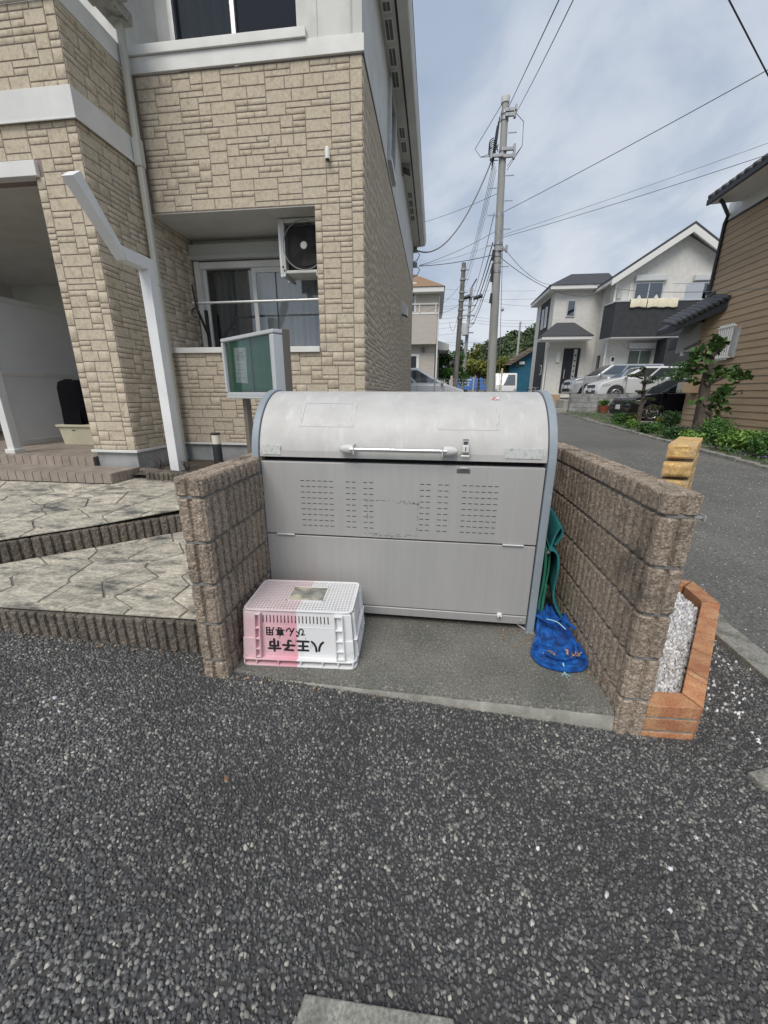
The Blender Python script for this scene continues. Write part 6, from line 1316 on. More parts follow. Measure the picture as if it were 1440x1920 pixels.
# frosted wind screen on the balcony, laundry, futon pads
q0, q1 = H(1283, 560, yb0), H(1323, 530, yb0); ws_ = thing('laundry_rack', 'clear plastic screen and drying laundry on the balcony', 'laundry', (q0.x, yb0, bz1))
MB().box(q0.x, q1.x, yb0+.05, yb0+.06, bz1+.07, q1.z).build('plastic_sheet', M('milky_plastic', (.42, .45, .50), .3), ws_)
MB().tube([(q0.x-.6, yb0+.1, q1.z+.02), (q1.x+1.6, yb0+.1, q1.z+.02)], .02, 6).build('rail', alum, ws_)
for i, (dx, w_, l_, mt_) in enumerate(((.15, .3, .55, M('navy_cloth', (.03, .035, .06), .9)), (.5, .35, .8, M('black_cloth', (.01, .01, .011), .9)), (.95, .3, .7, MATS['black_cloth']), (1.3, .35, .75, M('pale_cloth', (.6, .6, .65), .9)))):
    folds(q1.x+dx, q1.x+dx+w_, yb0+.1, q1.z-l_, q1.z-.05, .02, 3, mt_, ws_, 'garment')
futm = M('cream_cloth', (.74, .68, .52), .9, c2=(.66, .6, .45), scale=5)
for lab, a, b in (('leftmost cream cushion pad hung over the balcony wall', 1183, 1211), ('middle cream cushion pad hung over the balcony wall', 1215, 1243), ('rightmost cream cushion pad hung over the balcony wall', 1243.6, 1269)):
    A, B = H(a, 561, yb0-.06), H(b, 575, yb0-.06); f_ = thing('cushion_pad', lab, 'cushion', (A.x, yb0, B.z), group='cushions airing on the balcony')
    m_ = MB(); n = 10; V = [(A.x+(B.x-A.x)*i/n, y+.012*math.sin(i*1.9), z+.02*math.sin(i*.8+A.x)*(z < bz1-.2)) for (y, z) in ((yb0+.12, bz1-.1), (yb0+.1, bz1+.12), (yb0-.04, bz1+.13), (yb0-.10, bz1+.05), (yb0-.10, B.z), (yb0-.04, B.z-.02)) for i in range(n+1)]
    m_.add(V, [(j*(n+1)+i, j*(n+1)+i+1, (j+1)*(n+1)+i+1, (j+1)*(n+1)+i) for j in range(5) for i in range(n)]); m_.build('pad', futm, f_, 0, True)
    MB().prism([((A.x+B.x)/2-.1, bz1+.12), ((A.x+B.x)/2+.1, bz1+.12), ((A.x+B.x)/2, bz1+.3)], 'y', yb0-.06, yb0+.05).build('clip', whitep, f_)
# raised lot: ground, steps, block retaining wall with mesh fence
lotm = M('lot_concrete', (.38, .37, .34), .9, c2=(.3, .29, .27), scale=3)
o = MB().box(5.95, 26, 19.42, 34, .2, HZ).build('house_lot', lotm, None); tag(o, kind='structure')
rw = thing('retaining_wall', 'grey concrete block retaining wall with mesh fence in front of the white house', 'wall', (8.5, 19.2, .6))
gb = M('grey_block', (.40, .405, .405), .9, c2=(.27, .275, .275), scale=6, lo=.4, hi=.65, objv=.14, c3=(.14, .145, .15), scale3=1.2, lo3=.55, hi3=.75, bump=.3, bscale=80)
wz1 = PY(1150, 738, 19.2).z; blk = MB().box(-.19, .19, -.06, .055, 0, .186).mesh('block'); blk.materials.append(gb); x0_ = PY(1067, 760, 19.2).x
MB().box(x0_+.02, x0_+7.9, 19.16, 19.4, .3, wz1-.02).build('core', mor, rw)
for j in range(6):
    for i in range(20): piece('block', blk, rw, (x0_+.2+i*.4, 19.2, wz1-.2*(j+1)+.003))
pstp = M('tan_block', (.42, .32, .2), .85, c2=(.36, .27, .17), scale=8); o = thing('entrance_block', 'tan block steps beside the grey retaining wall', 'steps', (x0_-.5, 19.6, .6)); MB().box(x0_-2.6, x0_-.03, 20.6, 22, .4, 1.42).build('upper_step', pstp, o, .01); MB().box(x0_-2.8, x0_-.03, 19.3, 20.59, .4, .78).build('lower_step', lotm, o, .01)
mf = thing('wire_fence', 'thin grey wire mesh fence on top of the retaining wall', 'fence', (9, 19.2, wz1)); mm = MB(); ft = PY(1150, 705, 19.2).z
for i in range(120): mm.tube([(x0_+.5+i*.06, 19.2, wz1), (x0_+.5+i*.06, 19.2, ft)], .002, 3, False)
for i in range(8): mm.tube([(x0_+.5, 19.2, wz1+(ft-wz1)*(i+.5)/8), (x0_+7.7, 19.2, wz1+(ft-wz1)*(i+.5)/8)], .0026, 3, False)
o = mm.build('mesh_panel', M('fence_grey', (.3, .31, .31), .5), mf); o['kind'] = 'stuff'
for i in range(5): MB().tube([(x0_+.5+i*1.8, 19.22, wz1-.1), (x0_+.5+i*1.8, 19.22, ft+.02)], .022, 8).build('post', MATS['fence_grey'], mf)
tp_ = PG(1130, 776); pot = thing('flower_pot', 'terracotta pot with green plant in front of the grey block wall', 'flower pot', tuple(tp_)); MB().tube([tp_, tp_+Vector((0, 0, .3)), tp_+Vector((0, 0, .36))], [.15, .22, .24], 14).build('pot', M('terracotta', (.30, .085, .05), .8), pot, 0, True); leaves_mesh('foliage', blob_pts(tuple(tp_+Vector((0, 0, .48))), (.22, .22, .16), 220, .3), .1, g_mid, pot)
q0 = H(1241, 730, 23); bush('garden_shrub', 'tall leafy shrub between the charcoal wall and black car', (PY(1274, 715, 18.75).x, 18.75, .9), .72, 1.9, 2000, .10, g_mid)
# ------------------------------------------------------------------ brown sided house on the right
brown = M('brown_siding', (.44, .325, .215), .75, c2=(.38, .28, .18), scale=5, stretch=(.4, .4, 5), bump=.15, bscale=40, objv=.05); BXW = 8.3
bn = thing('brown_house', 'brown plank sided house with dark tiled roof at the right edge', 'house', (BXW, 11, .4)); ztop = 6.25
MB().box(BXW+.03, BXW+7, 7.0, 14.47, .3, 6.9).build('wall_core', dark_metal, bn)
nb_ = 32; hgt_ = (ztop-.45)/nb_
pk_ = MB().prism([(-.03, 0), (0.01, 0), (.01, hgt_), (-.012, hgt_)], 'y', 0, 7.49).mesh('plank'); pk_.materials.append(brown)
for i in range(nb_): piece('plank', pk_, bn, (BXW+.02, 7.0, .45+i*hgt_))
MB().box(BXW-.012, BXW+.05, 14.46, 14.52, .45, ztop).build('corner_trim', brown, bn, .005)
MB().box(BXW-.02, BXW+.1, 7, 14.5, ztop, ztop+.05).build('frieze', dark_metal, bn); MB().box(BXW, BXW+.1, 7, 14.5, ztop+.05, 6.75).build('upper_plaster', whitep, bn)
ex = PX(1328, 384, 7.45); ze_ = ex.z; ey = ex.y
sof = MB().prism([(7.45, ze_), (BXW+.05, ze_+.05), (BXW+.05, ze_+.09), (7.45, ze_+.06)], 'y', 6.5, ey).build('eave_soffit', whitep, bn)
MB().box(7.40, 7.47, 6.5, ey+.03, ze_-.02, ze_+.13).build('gutter', dark_metal, bn, .02); tl_m = M('black_roof_tile', (.05, .052, .055), .45, c2=(.075, .077, .08), scale=8)
MB().prism([(7.46, ze_+.12), (12.5, ze_+2.4), (12.5, ze_+2.3), (7.46, ze_+.02)], 'y', 6.5, ey).build('roof', tl_m, bn)
tl_ = MB().tube([(-.07, 0, .02), (.05, 0, .07), (.35, 0, .22), (.7, 0, .38)], [.055, .075, .08, .08], 10).mesh('roof_tile'); tl_.materials.append(tl_m); tl_.polygons.foreach_set('use_smooth', [True]*len(tl_.polygons))
for i in range(28): piece('roof_tile', tl_, bn, (7.45, ey-.1-i*.265, ze_+.12))
MB().tube([(7.55, ey-.35, ze_-.03), (7.6, ey-.4, ze_-.12), (BXW-.03, 14.40, ze_-.12), (BXW-.05, 14.44, ze_-.3), (BXW-.05, 14.44, 3.6)], .045, 8).build('downpipe', dark_metal, bn)
# grille window
g0, g1 = PX(1342, 690, BXW), PX(1392, 613, BXW); gy0_, gy1_ = min(g0.y, g1.y), max(g0.y, g1.y); gz0_, gz1_ = PX(1365, 672, BXW).z, PX(1365, 618, BXW).z
gw = MB().box(BXW-.06, BXW+.02, gy0_, gy1_, gz0_, gz1_).build('window', alum, bn, .01); MB().box(BXW-.066, BXW-.061, gy0_+.07, gy1_-.07, gz0_+.07, gz1_-.07).build('pane', M('frosted_grey', (.42, .45, .46), .4), gw)
for i in range(7): y = gy0_+.08+(gy1_-gy0_-.16)*i/6; MB().box(BXW-.19, BXW-.16, y-.018, y+.018, gz0_-.05, gz1_+.1).build('bar', whitep, gw, .005)
MB().box(BXW-.20, BXW-.15, gy0_, gy1_, gz1_+.02, gz1_+.06).box(BXW-.20, BXW-.15, gy0_, gy1_, gz0_, gz0_+.04).build('bar_rail', whitep, gw)
# porch roof with round tiles at the far corner
pz = PX(1262, 612, 6.75).z; 
pr_ = thing('porch_roof', 'small black tiled porch roof projecting from the brown house', 'roof', (7.4, 15.0, pz)); a0 = PY(1262, 612, 14.6); a1 = PY(1384, 578, 13.6)
MB().hexa([(a0.x, 14.45, a0.z-.18), (BXW, 13.5, a0.z+.25), (BXW, 15.6, a0.z+.25), (a0.x, 15.6, a0.z-.18)], [(a0.x, 14.45, a0.z), (BXW, 13.5, a0.z+.55), (BXW, 15.6, a0.z+.55), (a0.x, 15.6, a0.z)]).build('roof_body', dark_metal, pr_, .02)
for i in range(11):
    t = i/10; x = a0.x+(BXW-.05-a0.x)*t; y = 14.45-.93*t; z = a0.z+.04+.53*t; MB().tube([(x, y-.06, z), (x+.02, y+.25, z+.08), (x+.04, y+.8, z+.2)], [.06, .075, .075], 8).build('roof_tile', tl_m, pr_, 0, True)
MB().tube([(a0.x+.55, 14.9, a0.z+.42), (BXW+.0, 14.2, a0.z+.86)], .085, 10).build('ridge_tile', tl_m, pr_, 0, True)
MB().hexa([(a0.x+.65, 14.75, a0.z-.75), (BXW, 14.55, a0.z-.75), (BXW, 15.4, a0.z-.75), (a0.x+.65, 15.4, a0.z-.75)], [(a0.x+.65, 14.75, a0.z-.18), (BXW, 14.55, a0.z+.2), (BXW, 15.4, a0.z+.2), (a0.x+.65, 15.4, a0.z-.18)]).build('porch_wall', M('grey_plaster', (.36, .36, .34), .85), pr_)
MB().tube([(a0.x+.85, 14.38, a0.z-.1), (a0.x+.85, 14.38, a0.z-.45), (BXW-.4, 14.45, a0.z-.7)], .04, 8).build('downpipe', dark_metal, pr_)
l0 = PY(1275, 650, 15.2); MB().hexa([(l0.x, 15.0, l0.z-.08), (BXW-.1, 15.0, l0.z+.12), (BXW-.1, 15.9, l0.z+.12), (l0.x, 15.9, l0.z-.08)], [(l0.x, 15.0, l0.z), (BXW-.1, 15.0, l0.z+.32), (BXW-.1, 15.9, l0.z+.32), (l0.x, 15.9, l0.z)]).build('lower_canopy', dark_metal, pr_, .02)
MB().tube([(l0.x+.05, 15.05, l0.z-.05), (l0.x+.05, 15.05, l0.z-.3)], [.05, .07], 10).build('porch_lamp', whitep, pr_)
mb0 = PX(1285, 737, 8.0); mbx_ = thing('mailbox', 'tan mailbox on the brown house corner beside the black car', 'mailbox', (8.1, mb0.y, mb0.z)); MB().box(7.85, 8.28, 13.9, 14.3, mb0.z, mb0.z+.33).build('box', brown, mbx_, .01); MB().box(7.83, 7.85, 13.92, 14.28, mb0.z+.02, mb0.z+.31).build('front_plate', M('mail_plate', (.42, .38, .31), .6), mbx_, .005)
for dy in (14.02, 14.18): MB().tube([(7.829, dy, mb0.z+.07), (7.823, dy, mb0.z+.07)], .025, 8).build('lock', dark_metal, mbx_)
# ------------------------------------------------------------------ verge with plants
vg = grid_sheet('garden_verge', [5.75, 5.76, 5.9, 6.6, 7.5, 8.35], [4, 6, 8, 10, 12, 14, 16, 19.1], lambda x, y: road_z(y)+(0.03 if x > 5.755 else -.02)+.02*mn.noise((x*3, y*3, 0)), M('garden_soil', (.10, .085, .06), .95, c2=(.19, .175, .15), scale=5, lo=.35, hi=.6, c3=(.05, .09, .025), scale3=2.2, lo3=.5, hi3=.62, bump=.8, bscale=40, bdist=.03))
drv = M('gravel_drive', (.30, .28, .25), .95, c2=(.22, .21, .19), scale=40, grain=.3, gscale=60); o = MB().box(6.0, 20, 14.7, 19.1, .1, road_z(16.9)-.02).build('gravel_drive', drv, None); tag(o, kind='structure')
kst = M('edge_stone', (.32, .31, .28), .9, c2=(.2, .2, .18), scale=8, bump=.4)
eg = thing('verge_edging', 'row of rough edging stones along the garden verge', 'edging', (5.74, 10, .2))
for i in range(26): y = 4.4+i*.45; MB().box(5.67+random.uniform(-.02, .02), 5.78, y, y+.43, road_z(y)-.05, road_z(y)+.05+random.uniform(0, .02)).build('edging_stone', kst, eg, .012)
def gb_(px, py, off=.03): return PG(px, py, off)
for nm, lab, px, py, r_, h_, n, s_, mt_ in (
    ('boxwood', 'round clipped boxwood at the foot of the fig tree', 1338, 834, .42, .62, 2600, .05, g_mid), ('boxwood', 'round clipped boxwood nearest the right picture edge', 1428, 858, .36, .56, 2400, .045, g_mid),
    ('boxwood', 'small clipped boxwood in front of the black car nose', 1161, 795, .30, .42, 1300, .05, g_mid), ('boxwood', 'dark clipped shrub beside the brown house corner', 1252, 803, .36, .55, 1600, .05, g_dark),
    ('fern', 'loose light green fern between the two boxwoods', 1388, 848, .42, .46, 1300, .075, g_light), ('ground_plant', 'low leafy plant left of the big boxwood', 1300, 832, .36, .34, 900, .07, g_light), ('ground_plant', 'low plant in the middle of the verge', 1225, 812, .34, .3, 900, .06, g_mid), ('ground_plant', 'low yellowish plant left of the bonsai trunk', 1180, 803, .26, .28, 700, .05, g_light), ('ground_plant', 'low dark plant near the bonsai trunk foot', 1205, 812, .3, .3, 800, .06, g_dark), ('ground_plant', 'dark low plant right of the middle of the verge', 1262, 822, .34, .32, 900, .06, g_dark)):
    bush(nm, lab, gb_(px, py), r_, h_, n, s_, mt_)
for lab, px, py in (('yellow flowering plant left of the bonsai', 1178, 793), ('yellow flowering plant in front of the black car wheel', 1238, 800)):
    b0 = gb_(px, py); t = bush('flowering_plant', lab, b0, .22, .26, 420, .045, g_light); leaves_mesh('yellow_flowers', blob_pts((b0.x, b0.y, b0.z+.24), (.2, .2, .06), 120, .2), .06, M('yellow_petal', (.62, .48, .03), .7), t, 1.2)
gp = np.array([(random.uniform(5.8, 6.5), random.uniform(5.5, 15.5)) for _ in range(2600)]+[(random.uniform(5.9, 7.4), random.uniform(16, 19)) for _ in range(700)]); gp = np.c_[gp, [road_z(y)+.05+random.uniform(0, .09) for y in gp[:, 1]]]
o = leaves_mesh('verge_weeds', gp, .055, g_mid, None, .8, .35); tag(o, 'low weeds and ground cover along the garden verge', kind='stuff')
pf = np.array([(random.uniform(5.8, 6.2), random.uniform(6.0, 9.5), 0) for _ in range(150)]); pf[:, 2] = [road_z(y)+.12 for y in pf[:, 1]]; o = leaves_mesh('purple_flowers', pf, .03, M('purple_petal', (.2, .13, .36), .7), None, 1, .9); tag(o, 'tiny purple flowers on the verge edge', kind='stuff')
# fig tree
YF = 12.6; fb = PG(1308, 818, .02); ft_ = thing('fig_tree', 'gnarled fig tree with large leaves in front of the brown house', 'tree', tuple(fb)); m_ = MB()
tp = [fb+Vector((0, 0, -.1))]+[PY(x, y, fb.y) for x, y in ((1311, 795), (1316, 765), (1322, 725), (1329, 690), (1333, 665))]; m_.tube(smooth_path(tp, 4), [.17-.09*i/20 for i in range(21)], 10)
for pth in (((1322, 722), (1345, 712), (1378, 700)), ((1328, 700), (1310, 690), (1300, 675)), ((1333, 668), (1350, 655), (1362, 648)), ((1318, 760), (1340, 750), (1365, 742)), ((1320, 770), (1332, 775), (1334, 795))): m_.tube([PY(x, y, fb.y-.1) for x, y in pth], [.07, .05, .02], 7)
m_.build('trunk', bark, ft_, 0, True)
fp = []
for x, y, r_, n in ((1330, 655, .34, 46), (1345, 640, .25, 24), (1312, 680, .3, 30), (1302, 702, .26, 22), (1375, 698, .3, 34), (1352, 700, .28, 26), (1360, 735, .34, 40), (1345, 755, .28, 26), (1325, 712, .2, 12), (1340, 770, .24, 20), (1308, 752, .14, 7), (1355, 770, .14, 8), (1390, 705, .2, 14)):
    c_ = PY(x, y, fb.y-random.uniform(-.1, .3)); fp.append(blob_pts(tuple(c_), (r_, r_, r_*.7), int(n*1.15), .1))
leaves_mesh('crown', np.concatenate(fp), .17, leafmat('fig_leaf', (.038, .09, .02), (.075, .145, .032), .55), ft_, .7, .85)
# cloud-pruned pine
bp0 = PG(1194, 800, .02); pn = thing('cloud_pine', 'thin cloud pruned garden pine in front of the black car', 'tree', tuple(bp0)); m_ = MB(); Yp = bp0.y
m_.tube(smooth_path([bp0+Vector((0, 0, -.1))]+[PY(x, y, Yp) for x, y in ((1198, 780), (1204, 755), (1207, 730), (1210, 705), (1206, 692))], 4), [.09-.065*i/20 for i in range(21)], 8)
pads = [(1205, 691, .10, .06), (1190, 704, .22, .045), (1228, 709, .24, .07), (1213, 717, .2, .05), (1201, 734, .17, .035), (1186, 754, .22, .06), (1217, 748, .18, .045), (1226, 764, .22, .08), (1183, 777, .2, .05), (1222, 778, .2, .08)]
for x, y, r_, h_ in pads: c_ = PY(x, y, Yp-.05); m_.tube([PY(1205 if y < 760 else 1200, y+6, Yp), c_-Vector((0, 0, .03))], [.03, .012], 6)
m_.build('trunk', bark, pn, 0, True)
leaves_mesh('crown', np.concatenate([blob_pts(tuple(PY(x, y, Yp-.05)), (r_, r_*.8, h_), int(1900*r_), .2) for x, y, r_, h_ in pads]), .05, g_pine, pn, .9, .4)
# ------------------------------------------------------------------ utility poles
pole_c = M('pole_concrete', (.36, .365, .35), .8, c2=(.29, .295, .285), scale=3, stretch=(1, 1, .3), bump=.1); pole_w = M('pole_weathered', (.20, .185, .17), .9, c2=(.14, .13, .12), scale=5, stretch=(1, 1, .2)); band_m = M('pole_band', (.35, .36, .37), .4, metal=.6)
YP = 14.0; p1b = PY(919, 728, YP); p1t = PY(948, 185, YP)
u1 = thing('utility_pole', 'tall grey concrete utility pole rising behind the garbage bin', 'utility pole', (p1b.x+.1, YP, .4)); base1 = Vector((p1b.x+.05, YP, .3))
def on1(z): t = (z-base1.z)/(p1t.z-base1.z); return base1.lerp(p1t, t)
MB().tube([base1, on1(3), on1(6), p1t], [.16, .14, .114, .094], 20).build('shaft', pole_c, u1, 0, True)
MB().tube([p1t-Vector((0, 0, .12)), p1t+Vector((0, 0, .05))], [.118, .118], 18).build('cap', M('cap_pale', (.6, .6, .57), .6), u1, .02, True)
zs_ = [PY(940, y, YP).z for y in (213, 225, 283, 293, 405, 437, 458, 470, 480, 492, 510)]
for z in zs_: c_ = on1(z); MB().tube([c_-Vector((0, 0, .035)), c_+Vector((0, 0, .035))], .132 if z < 6 else .114, 18).build('band', band_m, u1, 0, True)
for i, y in enumerate((250, 300, 330, 352, 377, 403, 430, 460, 500)):
    c_ = on1(PY(940, y, YP).z); s_ = 1 if i % 2 == 0 else -1; MB().bar(c_+Vector((s_*.12, 0, 0)), c_+Vector((s_*.36, 0, 0)), .02).build('step_bolt', band_m, u1)
for y, dx in ((213, .28), (222, .26), (285, .3), (298, .3), (296, -.34), (470, .24)): c_ = on1(PY(940, y, YP).z); MB().box(min(c_.x, c_.x+dx), max(c_.x, c_.x+dx), YP-.16, YP-.1, c_.z-.04, c_.z+.04).box(c_.x+dx-.03, c_.x+dx+.03, YP-.18, YP-.08, c_.z-.08, c_.z+.1).build('cable_bracket', band_m, u1, .005)
black_c = M('black_cable', (.03, .03, .033), .6); grey_c = M('grey_cable', (.14, .145, .15), .6); thick_c = M('service_cable', (.22, .225, .23), .6)
cb = MB(); z0 = PY(935, 222, YP).z; z1 = PY(930, 320, YP).z
for k in range(3): cb.tube(smooth_path([on1(z0-.1*k)+Vector((-.14-.03*k, -.06, 0)), on1((z0+z1)/2)+Vector((-.20-.03*k, -.08, 0)), on1(z1)+Vector((-.30, -.06, .1*k))]), .018, 6)
for k in range(5): c_ = on1(z1+.5); cb.tube([c_+Vector((-.28+.13*math.cos(a), -.1, -.1+.13*math.sin(a)+.05*k)) for a in [k*.4+j*.35 for j in range(14)]], .012, 5)
for k in range(2): c_ = on1(z1+.6); cb.tube([c_+Vector((.12, -.1, .8)), c_+Vector((.5, -.1, .45)), c_+Vector((.52, -.1, -.1)), c_+Vector((.15, -.1, -.55-.1*k))], .008, 5); cb.tube([c_+Vector((-.12, -.1, .9)), c_+Vector((-.8, -.1, -.1)), c_+Vector((-.62, -.1, -.3)), c_+Vector((-.2, -.1, -.2-.1*k))], .008, 5)
o = cb.build('cable_loops', black_c, u1, 0, True)
for y in (480, 505, 520, 560): c_ = on1(PY(930, y, YP).z); MB().tube([c_+Vector((-.14, -.09, .14)), c_+Vector((-.15, -.09, -.14))], [.03, .045], 8).build('splice', black_c, u1, 0, True)
MB().tube([on1(.9)+Vector((-.1, -.1, 0)), on1(2.5)+Vector((-.1, -.1, 0))], .008, 5).build('slot_mark', black_c, u1)
def pole2(label, Y, top, bot, r0, r1, mat, name='utility_pole'):
    a, b = PY(*bot, Y), PY(*top, Y); d = (b-a); base = a-d*((a.z-.6)/d.z); t = thing(name, label, 'utility pole', tuple(base)); MB().tube([base, (base+b)/2, b], [r0, (r0+r1)/2, r1], 14).build('shaft', mat, t, 0, True); return t, base, b
u2, b2, t2 = pole2('dark weathered utility pole standing left of the concrete pole', 26, (870, 493), (854, 718), .17, .125, pole_w)
for y in (505, 522, 545, 560, 577, 592): f_ = (y-493)/(718-493); c_ = t2.lerp(PY(854, 718, 26), f_); MB().tube([c_-Vector((0, 0, .05)), c_+Vector((0, 0, .05))], .17, 12).build('band', band_m, u2); MB().bar(c_, c_+Vector((.35, 0, 0)), .04).build('step_bolt', band_m, u2)
u3, b3, t3 = pole2('far pale utility pole with crossarms and transformer', 36, (884, 540), (869, 700), .17, .12, pole_c)
for y in (556, 572, 590, 605, 622): f_ = (y-540)/160; c_ = t3.lerp(PY(869, 700, 36), f_); MB().bar(c_+Vector((-.9 if y < 570 else -.5, -.15, 0)), c_+Vector((.95 if y < 570 else .5, -.15, 0)), .09).build('crossarm', band_m, u3)
for x, y in ((873, 558), (896, 557)): c_ = PY(x, y, 35.8); MB().tube([c_+Vector((-.35, 0, -.1)), c_+Vector((.35, 0, .1))], [.12, .16], 10).build('insulator', dark_metal, u3, 0, True)
c_ = PY(873, 618, 35.7); MB().tube([c_-Vector((0, 0, .45)), c_+Vector((0, 0, .45))], .3, 14).build('transformer', M('transformer_grey', (.5, .52, .53), .5), u3, .04, True)
c_ = PY(886, 536, 36); MB().bar(t3, c_+Vector((.3, 0, .5)), .09).build('top_arm', dark_metal, u3)

def wire(label, a, b, sag, r, mat, group, n=14, name='overhead_cable'):
    a = Vector(a); b = Vector(b); pts = [a.lerp(b, i/n)-Vector((0, 0, 4*sag*(i/n)*(1-i/n))) for i in range(n+1)]
    o = MB().tube(pts, r*.78, 5).build(name, mat, None, 0, True); tag(o, label, 'cable', group); return o
def beyond(x, y, Y, A, k):     # a point on the ray, then k times farther from A
    B = PY(x, y, Y); return A+(B-A)*k
A = on1(PY(950, 200, YP).z)+Vector((.1, 0, 0)); wire('overhead cable rising from the concrete pole top to the upper picture edge, left one', A, beyond(1048, 0, 7.2, A, 1.9), .0, .011, black_c, 'street cables')
A = on1(PY(955, 216, YP).z)+Vector((.28, 0, 0)); wire('overhead cable rising from the concrete pole top to the upper picture edge, right one', A, beyond(1066, 0, 7.0, A, 1.9), .12, .009, grey_c, 'street cables')
A = on1(PY(945, 398, YP).z)+Vector((.1, 0, 0)); wire('overhead cable climbing from the concrete pole to the right edge, uppermost of three', A, beyond(1440, 124, 9, A, 1.5), .06, .010, grey_c, 'street cables')
A = on1(PY(945, 441, YP).z)+Vector((.1, 0, 0)); wire('thin overhead cable from the concrete pole to the right edge, middle of three', A, beyond(1440, 265, 12, A, 1.3), .05, .007, thick_c, 'street cables'); wire('overhead cable from the concrete pole to the right edge, lowest of three', A+Vector((0, .05, -.05)), beyond(1440, 284, 11, A, 1.3), .06, .009, grey_c, 'street cables')
wire('dark cable crossing the top right corner of the sky', PY(1362, -10, 6)+(PY(1362, -10, 6)-PY(1450, 160, 6.4))*2.5, PY(1450, 160, 6.4)+(PY(1450, 160, 6.4)-PY(1362, -10, 6))*3, .0, .010, black_c, 'street cables')
A = on1(PY(932, 300, YP).z)+Vector((-.3, 0, 0)); wire('thick drooping grey service cable from concrete pole to apartment corner', A, PY(782, 470, 13.45), .75, .026, thick_c, 'service cables to houses', 20)
A = on1(PY(925, 478, YP).z)+Vector((-.15, 0, 0)); wire('dark service cable from concrete pole to the lower apartment bracket', A, PY(786, 499, 13.45), .05, .012, black_c, 'service cables to houses'); wire('grey service cable above the dark one at the apartment corner', on1(PY(930, 430, YP).z), PY(786, 498, 13.45), .08, .010, thick_c, 'service cables to houses'); wire('faint service cable between the two at the apartment corner', on1(PY(930, 455, YP).z), PY(788, 498, 13.45), .06, .006, thick_c, 'service cables to houses')
wire('grey cable passing behind the apartment eave to the left', on1(PY(935, 360, YP).z), PY(760, 425, 20), .1, .009, grey_c, 'street cables')
A = on1(PY(940, 462, YP).z)+Vector((.15, 0, 0)); wire('cable from the concrete pole to the white house eave, upper one', A, PY(1062, 528, 23), .5, .010, grey_c, 'service cables to houses'); wire('cable from the concrete pole to the white house balcony, lower one', on1(PY(935, 478, YP).z), PY(1132, 548, 23.5), .55, .012, black_c, 'service cables to houses'); wire('cable running past the balcony to the brown house', PY(1062, 520, 22), PY(1440, 540, 11), .3, .010, grey_c, 'service cables to houses')
for i, (ya, yb_, r_) in enumerate(((300, 505, .010), (305, 520, .010), (312, 528, .010), (318, 545, .008))): wire(('uppermost', 'second', 'third', 'lowest')[i]+' thin cable strung from the concrete pole down to the dark pole', on1(PY(935, ya, YP).z)+Vector((-.25+.03*i, 0, 0)), t2.lerp(b2, (yb_-493)/330)+Vector((.15, 0, 0)), .35, r_, grey_c, 'cables between the poles')
for i, (ya, yb_, r_, sg) in enumerate(((400, 562, .014, .3), (455, 570, .022, .5), (480, 585, .024, .5), (500, 600, .014, .6), (515, 612, .018, .6))): wire(('uppermost', 'second', 'third', 'fourth', 'lowest')[i]+' black cable strung from the concrete pole to the far pole', on1(PY(930, ya, YP).z)+Vector((-.16, 0, 0)), PY(884-i*2, yb_, 36), sg, r_, black_c, 'cables between the poles')
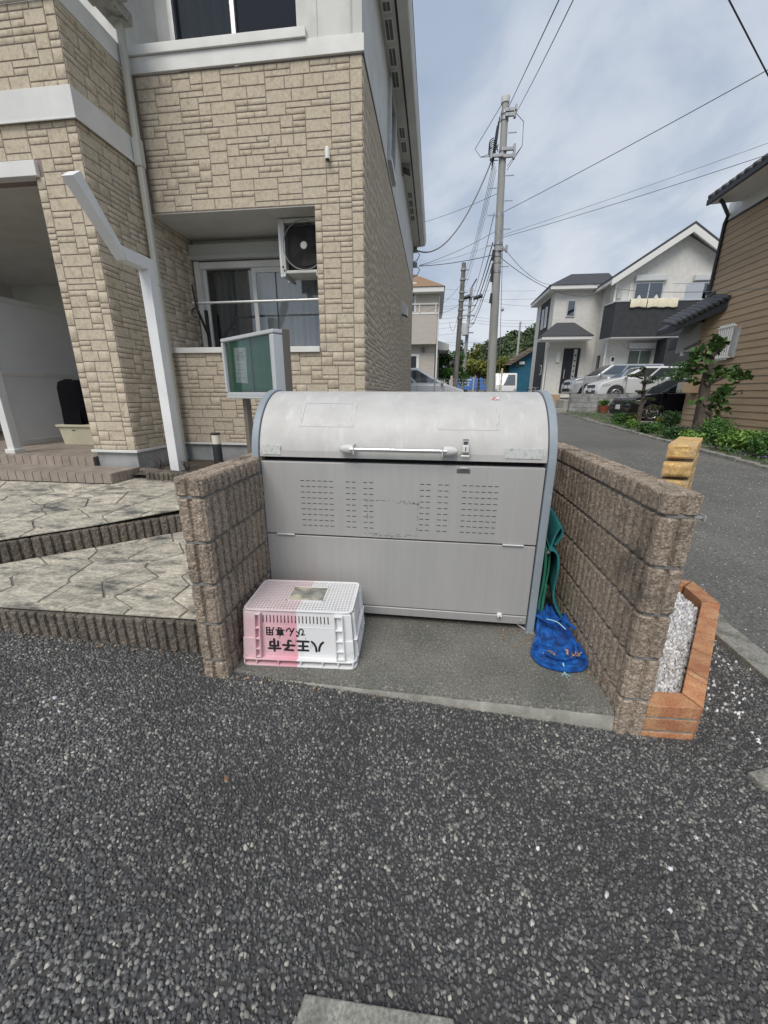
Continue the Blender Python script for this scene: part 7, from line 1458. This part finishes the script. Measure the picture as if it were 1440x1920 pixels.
for i, (y0, y1, x0, x1) in enumerate(((556, 560, 770, 1010), (561, 574, 890, 1010), (575, 570, 770, 872), (580, 574, 770, 872), (597, 592, 780, 876), (606, 600, 780, 876), (592, 601, 880, 1000), (598, 606, 880, 1000), (603, 612, 880, 1000), (618, 608, 780, 876), (628, 622, 780, 872), (639, 640, 780, 930), (645, 648, 830, 930), (538, 545, 780, 1005))): wire('thin distant cable crossing the sky near the far poles', PY(x0, y0, 37+i*.3), PY(x1, y1, 37+i*.3), .15, .012, grey_c, 'distant cables')
wire('slack cable from dark pole to left house, upper', t2.lerp(b2, .12), PY(800, 585, 22), .25, .012, grey_c, 'service cables to houses'); wire('slack cable from dark pole to left house, lower', t2.lerp(b2, .25), PY(808, 582, 24), .3, .012, grey_c, 'service cables to houses')
wire('drooping loop of cable hanging left of the dark pole', t2.lerp(b2, .3)+Vector((-.1, 0, 0)), PY(843, 604, 26), .8, .012, black_c, 'service cables to houses')
# guy wire with its ball, in front of the houses
gw_ = thing('guy_wire', 'vertical guy wire with a white ball right of the concrete pole', 'guy wire', (PY(942, 735, 13.7).x, 13.7, .4)); a, b = PY(944, 400, 13.7), PY(940, 735, 13.7); MB().tube([a, b-Vector((0, 0, 1.2))], .009, 6).build('wire', grey_c, gw_)
c_ = PY(942, 580, 13.7); m_ = MB(); n = 12; m_.add([c_+Vector((.055*math.cos(2*math.pi*i/n)*math.sin(math.pi*j/8), .055*math.sin(2*math.pi*i/n)*math.sin(math.pi*j/8), .06*math.cos(math.pi*j/8))) for j in range(9) for i in range(n)], [(j*n+i, j*n+(i+1) % n, (j+1)*n+(i+1) % n, (j+1)*n+i) for j in range(8) for i in range(n)]); m_.build('ball', M('ball_grey', (.5, .5, .5), .5), gw_, 0, True)
c_ = PY(940, 712, 13.7); MB().tube([c_+Vector((0, 0, .35)), c_-Vector((0, 0, 1.4))], .03, 8).build('guard_sleeve', M('sleeve_cream', (.6, .57, .45), .6), gw_, 0, True)
# cable brackets on the apartment's far corner
ab = thing('cable_anchor', 'black cable anchors and loops at the far apartment corner', 'bracket', tuple(PY(780, 470, 13.45)))
for y in (470, 498): c_ = PY(781, y, 13.45); MB().box(c_.x-.1, c_.x+.02, 13.40, 13.46, c_.z-.06, c_.z+.08).build('bracket_plate', band_m, ab, .004); MB().tube([c_+Vector((0, 0, 0)), c_+Vector((.1, -.02, -.12)), c_+Vector((.02, 0, -.26)), c_+Vector((-.1, 0, -.3))], .012, 6).build('cable_loop', black_c, ab, 0, True)
